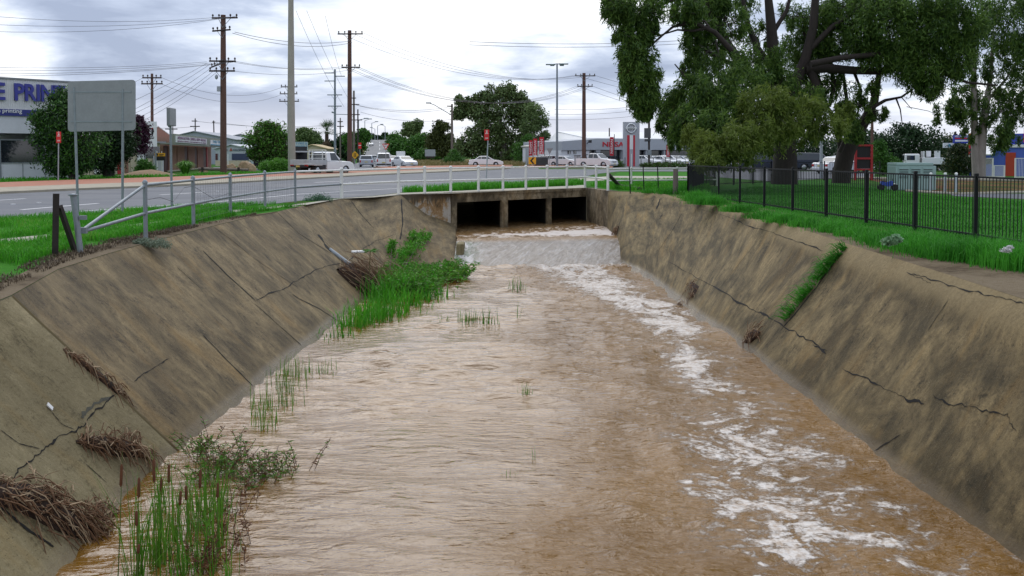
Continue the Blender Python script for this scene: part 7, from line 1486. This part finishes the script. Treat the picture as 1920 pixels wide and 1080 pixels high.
def scatter(poly, dens, excl=None, clumpy=0.0, sc=.5):
    P = np.array([[p.x, p.y] for p in poly]); lo, hi = P.min(0), P.max(0); n = int(dens * (hi - lo).prod()); x = RNG.uniform(lo[0], hi[0], n); y = RNG.uniform(lo[1], hi[1], n); k = inside([tuple(p) for p in P], x, y); x, y = x[k], y[k]
    if clumpy:
        v = np.array([noise.noise((a * sc, b * sc, 3.0)) for a, b in zip(x[::1], y[::1])]); k = RNG.uniform(0, 1, len(x)) < np.clip(.5 + (v + .12) * clumpy, 0, 1); x, y = x[k], y[k]
    return np.stack([x, y, np.zeros(len(x))], 1)
near_v = G((-60, 470), (0, 460), (130, 445), (300, 421), (420, 401), (500, 393), (575, 385), (560, 386.5), (520, 394), (470, 400), (400, 412), (300, 433), (200, 452), (110, 474), (22, 506), (-20, 522), (-80, 545))
V = blades(scatter(near_v, 1500, None, 2.2, .9), .17, .006, .8); o = np_mesh('verge_grass', V, 4, BL); o['kind'] = 'stuff'; o['label'] = 'long bright grass between the footpath and the left bank'
V = blades(scatter(G((-60, 412), (0, 412.5), (150, 402.5), (300, 392.5), (420, 386.5), (520, 382.8), (500, 388), (420, 395), (300, 414), (130, 435), (0, 448), (-60, 453)), 700, None, 1.6, .6), .16, .007, .8); o = np_mesh('verge_grass', V, 4, BL); o['kind'] = 'stuff'; o['label'] = 'grass strip between the road and the footpath'
V = blades(scatter(G((754, 361), (850, 352), (940, 349), (1000, 346.5), (1095, 342), (1098, 348), (1040, 349.8), (940, 354.3), (850, 358.4), (758, 361.8)), 420, None, 2.5, .4), .30, .014, .8); o = np_mesh('verge_grass', V, 4, BL); o['kind'] = 'stuff'; o['label'] = 'ragged grass strip behind the white bridge railing'
V = blades(scatter(G((1105, 349), (1150, 339), (1330, 339), (1330, 371), (1300, 370), (1232, 361), (1160, 356)), 260, None, 1.5, .4), .22, .014, .8); o = np_mesh('verge_grass', V, 4, BL); o['kind'] = 'stuff'; o['label'] = 'grass corner between the bridge railing and the black fence'
V = blades(scatter([Vector((fl(y) + .0, y, 0)) for y in (12, 37)] + [gx(1420, 48), gx(1560, 50), gx(1650, 44), gx(1700, 39), gx(1990, 31), Vector((22, 12, 0))], 240, None, .8, .5), .06, .009, .9); o = np_mesh('lawn_grass', V, 4, BLAWN); o['kind'] = 'stuff'; o['label'] = 'short mown grass behind the black fence'
def tuftline(pxs, Ys, spread, n, h, w_, mat, name, label, lean=.9):
    P = []
    for (px, Yd, rad, hh) in pxs:
        q = gx(px, Yd); k = int(n * rad * rad * 6 + n * .25); a = RNG.normal(size=(k, 2)) * rad * .55; hgt = hh * np.exp(-(a ** 2).sum(1) / (rad * rad) * .6); P.append(blades(np.stack([q.x + a[:, 0], q.y + a[:, 1], np.zeros(k)], 1), 1.0, w_, lean) if False else np.concatenate([blades(np.stack([q.x + a[:, 0], q.y + a[:, 1], np.zeros(k)], 1)[i::3], hh * f_, w_, lean) for i, f_ in ((0, .6), (1, .85), (2, 1.1))]))
    o = np_mesh(name, np.concatenate(P), 4, mat); o['kind'] = 'stuff'; o['label'] = label
strip_ = G((1240, 363), (1300, 379), (1360, 392), (1440, 411), (1500, 424), (1560, 433), (1650, 460), (1720, 478), (1790, 493), (1860, 502), (1990, 520)) + [Vector((fl(y) + .1, y, 0)) for y in (11, 18, 28, 36.5)] + [gx(1290, 39)]
V = blades(scatter(strip_, 420, None, 2.2, 1.1), .055, .006, .9); o = np_mesh('bank_grass', V, 4, BWEED); o['kind'] = 'stuff'; o['label'] = 'loose green grass between the bank lip and the black fence'
tl = []
for px, py, rad, hh in ((1330, 378, .6, .5), (1310, 372, .5, .6), (1390, 392, .5, .40), (1440, 405, .5, .36), (1480, 412, .5, .38), (1520, 420, .45, .36), (1570, 430, .45, .38), (1610, 438, .45, .32), (1680, 455, .5, .46), (1715, 462, .55, .50), (1745, 470, .5, .46), (1770, 478, .45, .40), (1820, 482, .5, .52), (1860, 486, .55, .58), (1900, 494, .5, .54), (1940, 500, .55, .56), (1985, 505, .5, .5), (1650, 448, .4, .3)):
    q = gp(px, py); q = gp(px, py + 5); tl.append((px, q.y, rad * .85, hh * .62))
tuftline(tl, None, .4, 1300, .4, .005, BWEED, 'bank_grass', 'tall feathery green clumps along the foot of the black fence')
tl = [(1250, 39, .4, .3), (1215, 40, .3, .2), (1285, 38.6, .5, .4), (1275, 40, .4, .4)]
tuftline(tl, None, .4, 260, .4, .010, BWEED, 'bank_grass', 'weedy grass round the corner post of the black fence')
# grass growing in the sloping joint of the right bank
P = []; Dn = []
for k in range(900):
    t = RNG.beta(1.1, 1.3)
    if noise.noise((t * 7, 1, 2)) < -.22 and RNG.uniform() < .7: continue
    q, nn = hit(BVR, 1587 - 116 * t + RNG.normal() * (1.6 + 1.6 * abs(noise.noise((t * 5, 4, 0)))), 464 + 138 * t)
    if q is not None: P.append(q); Dn.append(nn)
P = np.array(P); Dn = np.array([tuple(n_) for n_ in Dn]); n = len(P); H = RNG.uniform(.08, .48, n)[:, None] * RNG.uniform(.6, 1.1, n)[:, None]; d_ = Dn * .6 + RNG.normal(size=(n, 3)) * .30 + np.array([[-.25, -.15, .25]]); d_ /= np.linalg.norm(d_, axis=1)[:, None]; s_ = np.cross(d_, RNG.normal(size=(n, 3))); s_ /= np.linalg.norm(s_, axis=1)[:, None]; s_ *= .006; mid = P + d_ * H * .6; tip = P + d_ * H - np.array([[0, 0, .35]]) * H
o = np_mesh('joint_grass', np.concatenate([np.stack([P - s_, P + s_, mid + s_ * .8, mid - s_ * .8], 1), np.stack([mid - s_ * .8, mid + s_ * .8, tip + s_ * .1, tip - s_ * .1], 1)], 1).reshape(-1, 3), 4, BWEED); tag(o, 'strip of long green grass growing in the sloping joint of the mossy bank', 'grass')
# silver weed tufts
simple('weed', 'blue green weed bush at the foot of the grey railing end', 'plant', 597, 33.4, [(590, 377, 22, 6), (605, 374, 18, 7), (580, 380, 14, 4)], [leaf_mat('blue_green_leaf', (.05, .12, .06), (.12, .24, .14), .2)], (30, 40), .34, (.06, .025), 0, None, 0)
simple('weed', 'grey leafy weed spilling over the top of the left bank', 'plant', 285, 17.2, [(285, 455, 24, 5), (300, 459, 20, 4), (268, 452, 14, 4)], [leaf_mat('grey_green_leaf', (.10, .14, .09), (.22, .27, .19), .2)], (24, 34), .34, (.035, .018), 0, None, 0)
for px, Yd, lab in ((1275, 0, 0),): pass
simple('weed', 'pale leafy weed under the black fence among the tall grass', 'plant', 1672, 14.9, [(1668, 452, 11, 6), (1680, 448, 9, 5)], [leaf_mat('pale_weed_leaf', (.10, .24, .10), (.26, .42, .24), .25)], (20, 22), .34, (.07, .05), 0, None, 0)
simple('weed', 'white flowering weed at the fence foot among the tall grass', 'plant', 1890, 12.6, [(1888, 468, 7, 4), (1894, 464, 5, 3)], [leaf_mat('white_flower', (.5, .52, .5), (.75, .76, .74), .2)], (14, 16), .34, (.03, .022), 0, None, 0)
# dry thatch beside the left bank
V = blades(scatter(G((-30, 535), (60, 492), (120, 472), (210, 450), (300, 433), (400, 414), (480, 401), (480, 404), (400, 420), (300, 443), (210, 466), (120, 494), (70, 516), (-30, 560)), 900, None, 1.5, 1.2), .07, .006, 1.6); o = np_mesh('dry_thatch', V, 4, DEADF); o['kind'] = 'stuff'; o['label'] = 'dry brown thatch along the edge of the left bank'
# ------------------------------------------------------------------ plants standing in the water
def reeds(name, label, spots, h, w_, mat, cat='reeds', extra=None, lean=.28):
    r_ = thing(name, label, cat, spots[0][0]); b_ = np.array(spots[0][0]); P = []
    for (p, rad, k, hh) in spots:
        a = RNG.normal(size=(k, 2)) * rad; pts = np.stack([p.x + a[:, 0], p.y + a[:, 1], np.full(k, ZW - .1)], 1) - b_; P.append(blades(pts, hh, w_, lean))
    np_mesh('leaves', np.concatenate(P), 4, mat, r_); return r_, b_
wp = lambda px, py: gp(px, py, ZW)
rd, b_ = reeds('cattails', 'tall green cattails with brown seed heads standing at the near left water edge', [(wp(258, 1085), .03, 34, 1.05), (wp(300, 1060), .06, 36, .95), (wp(345, 1080), .10, 44, .7), (wp(390, 1040), .12, 60, .75), (wp(330, 1010), .09, 48, .85), (wp(375, 985), .09, 56, .75), (wp(240, 1120), .10, 22, .5), (wp(400, 1090), .12, 36, .45), (wp(302, 960), .03, 18, .72), (wp(410, 960), .07, 40, .6), (wp(285, 1040), .05, 20, .5)], 1, .0062, BRED_, lean=.55)
mb = MB(); st = MB(); rnd = random.Random(6)
heads = []; stems_ = []
for px, py, tz in ((220, 1085, 880), (258, 1090, 905), (294, 1085, 870), (300, 1060, 905), (316, 1050, 880), (350, 1050, 920), (369, 1060, 890), (405, 1050, 915), (258, 1100, 968), (252, 1110, 1030), (375, 1075, 1045), (330, 1060, 930)):
    a = wp(px, py); t_ = at(px + rnd.uniform(-6, 12), tz - 10, a.y); b0 = Vector(b_); L = t_ - a; st = MB(); mb = MB(); heads.append(mb); stems_.append(st); st.tube([a - b0 - Vector((0, 0, .1)), a + L * .5 - b0 + Vector((rnd.uniform(-.01, .01), 0, 0)), t_ - b0 + L * .12], [.006, .005, .0015], 5); h0 = a + L * .80; mb.tube([h0 - b0, h0 + L * .02 - b0, t_ - L * .02 - b0, t_ - b0], [.004, .014, .013, .004], 7)
CTB = M('cattail_brown', (.13, .05, .022), .9, 0, .3, 20); RST = M('reed_stem', (.10, .16, .03), .6, 0, .2, 8)
for mb in heads: mb.build('seed_head', CTB, rd)
for mb in stems_: mb.build('stem', RST, rd)
RUST = leaf_mat('rusty_leaf', (.07, .028, .012), (.22, .10, .05), .2); SMART = leaf_mat('smartweed_leaf', (.030, .11, .016), (.11, .29, .04), .25, .5)
def leafy(name, label, spots, mats, n, leaf, hh, stems=True, cat='plant'):
    """low leafy stems rising from the water: each stem carries narrow leaves"""
    r_ = thing(name, label, cat, spots[0][0]); b0 = np.array(spots[0][0]); C, D = [], []; st = MB()
    SM = M(name + '_stem', (.10, .06, .03), .8, 0, .2, 8)
    for (p, rad, k) in spots:
        st = MB(); hub = Vector((p.x, p.y, ZW - .12)) - Vector(b0)
        for _ in range(k):
            q = np.array([p.x + RNG.normal() * rad, p.y + RNG.normal() * rad, ZW]) - b0; L = hh * RNG.uniform(.5, 1.2); ln = RNG.normal(size=2) * .5; top = q + np.array([ln[0] * L, ln[1] * L, L]); st.tube([hub, tuple(q), tuple((q + top) / 2 + [0, 0, .04]), tuple(top)], .004, 4, cap=False)
            for j in range(n): f_ = RNG.uniform(.15, 1); d_ = RNG.normal(size=3); d_[2] = abs(d_[2]) * .5; d_ /= np.linalg.norm(d_); c = q + (top - q) * f_ + d_ * leaf[0] * .4; C.append(c); D.append(d_)
        if stems: st.build('stem_tuft', SM, r_)
    C, D = np.array(C), np.array(D); pk = RNG.integers(0, len(mats), len(C))
    for i, m_ in enumerate(mats): leaves('leaves', C[pk == i], D[pk == i], leaf[0], leaf[1], m_, r_)
    return r_
leafy('water_weed', 'leafy green water weed clump right behind the cattails', [(wp(400, 900), .16, 26), (wp(440, 890), .16, 30), (wp(480, 905), .14, 24), (wp(520, 895), .12, 14), (wp(550, 880), .10, 8), (wp(385, 855), .12, 18), (wp(420, 860), .14, 14)], [SMART, BRED_, RUST], 13, (.085, .015), .30)
leafy('water_weed', 'sprawling rusty dead weed in the water at the foot of the cattails', [(wp(420, 1010), .14, 14), (wp(400, 1060), .14, 14), (wp(440, 960), .14, 10), (wp(350, 1070), .12, 8)], [RUST], 14, (.09, .014), .22)
reeds('water_grass', 'sparse upright grass in the water beyond the leafy water weed', [(wp(500, 800), .12, 40, .45), (wp(520, 760), .18, 44, .5), (wp(540, 730), .16, 50, .45), (wp(555, 705), .16, 40, .45), (wp(590, 700), .16, 20, .4), (wp(495, 775), .1, 26, .4)], 1, .006, BRED_, 'grass')
reeds('water_grass', 'small lone grass tuft in the middle of the brown water', [(wp(986, 742), .05, 26, .30)], 1, .005, BRED_, 'grass')
reeds('water_grass', 'tiny bent grass sprig left of the middle of the brown water', [(wp(838, 840), .04, 10, .14)], 1, .004, BRED_, 'grass', lean=1.2)
reeds('water_grass', 'thin straggling grass sprigs in the near middle of the water', [(wp(962, 890), .05, 10, .18), (wp(1000, 862), .03, 4, .26), (wp(940, 880), .03, 4, .08), (wp(1028, 795), .05, 6, .1)], 1, .004, BRED_, 'grass')
reeds('water_grass', 'olive and brown grass tufts in the rippled water below the green shrub', [(wp(880, 605), .14, 40, .42), (wp(912, 608), .12, 26, .45), (wp(830, 600), .1, 10, .2), (wp(972, 545), .16, 40, .5), (wp(973, 600), .04, 6, .6)], 1, .009, BRED_, 'grass')
# green mass at the toe of the left bank
reeds('bank_reeds', 'bright green long grass at the water edge below the dead canes', [(wp(662, 612), .22, 110, .55), (wp(690, 602), .30, 170, .6), (wp(725, 588), .32, 170, .62), (wp(765, 572), .35, 140, .6), (wp(640, 630), .2, 50, .35), (wp(800, 562), .3, 80, .5), (wp(720, 566), .25, 130, .75), (wp(748, 556), .3, 160, .85)], 1, .012, BL, 'reeds', lean=.7)
leafy('bank_shrub', 'dense low green weed spreading to the left end of the weir', [(wp(752, 545), .4, 90), (wp(790, 535), .4, 90), (wp(825, 526), .35, 90), (wp(858, 522), .22, 60), (wp(780, 555), .4, 80), (wp(755, 556), .25, 60), (wp(765, 535), .4, 80)], [BRIGHT, BRIGHT, BL], 20, (.15, .036), .50)
wb = []
for (px, py, rx, ry) in ((738, 505, 22, 18), (748, 490, 20, 16), (760, 478, 20, 16), (772, 466, 20, 14), (785, 455, 18, 12), (797, 443, 14, 9), (775, 445, 10, 9), (730, 520, 22, 16), (765, 500, 22, 16), (735, 462, 6, 16), (750, 515, 26, 16)):
    h_, _n = hit(BVL, px, py); yy = (h_.y if h_ else 36) - .55; k_ = yy / F; wb.append((at(px, py, yy), (rx * k_, .4, ry * k_), 1))
base_w = gp(735, 548, ZW)
wlw = tree('willow_sapling', 'light green willow like sapling leaning above the weeds beside the stained wall', 'shrub', base_w, None, wb, [BRIGHT, BL], (18, 16), .26, (.17, .036), .1, BARKM)
for tgt in ((797, 443), (778, 460), (745, 470), (735, 462)):
    h_, _n = hit(BVL, *tgt); e = at(*tgt, (h_.y if h_ else 36) - .55) - base_w; mb = MB(); mb.tube([(0, 0, 0), e * .5 + Vector((-.05, -.1, .05)), e], [.025, .018, .006], 5); mb.build('stem', BARKM, wlw)
b0 = gp(692, 560, ZW); r_ = thing('papyrus_sprig', 'single thin stalk with a small umbrella of leaves above the dead canes', 'plant', b0); tp = at(694, 470, b0.y - .3) - b0; mb = MB(); mb.tube([(0, 0, 0), tp * .5, tp], .012, 5); mb.build('stem', M('sprig_stem', (.14, .12, .05), .7), r_)
k = 40; A = RNG.uniform(0, 6.28, k); D = np.stack([np.cos(A), np.sin(A), RNG.uniform(-.35, .35, k)], 1); D /= np.linalg.norm(D, axis=1)[:, None]; leaves('leaves', np.array(tp) + D * .12, D, .26, .03, SMART, r_)
# grass and weeds on the far verges
V = blades(scatter([gx(-40, 61), gx(140, 62.5), gx(310, 72), gx(470, 84), gx(545, 88), gx(545, 80), gx(420, 73), gx(300, 66), gx(150, 57), gx(0, 54), gx(-40, 53)], 40, None, 1.5, .3), .24, .03, .8); o = np_mesh('verge_grass', V, 4, BL); o['kind'] = 'stuff'; o['label'] = 'grass strip between the brick paving and the shops'
V = blades(scatter([gx(780, 134), gx(1000, 138), gx(1000, 170), gx(770, 190)], 9, None, 1.5, .2), .7, .05, .8); o = np_mesh('dry_grass', V, 4, blade_mat('dry_grass_blade', (.10, .10, .03), (.30, .24, .11))); o['kind'] = 'stuff'; o['label'] = 'dry tall grass below the large gum'
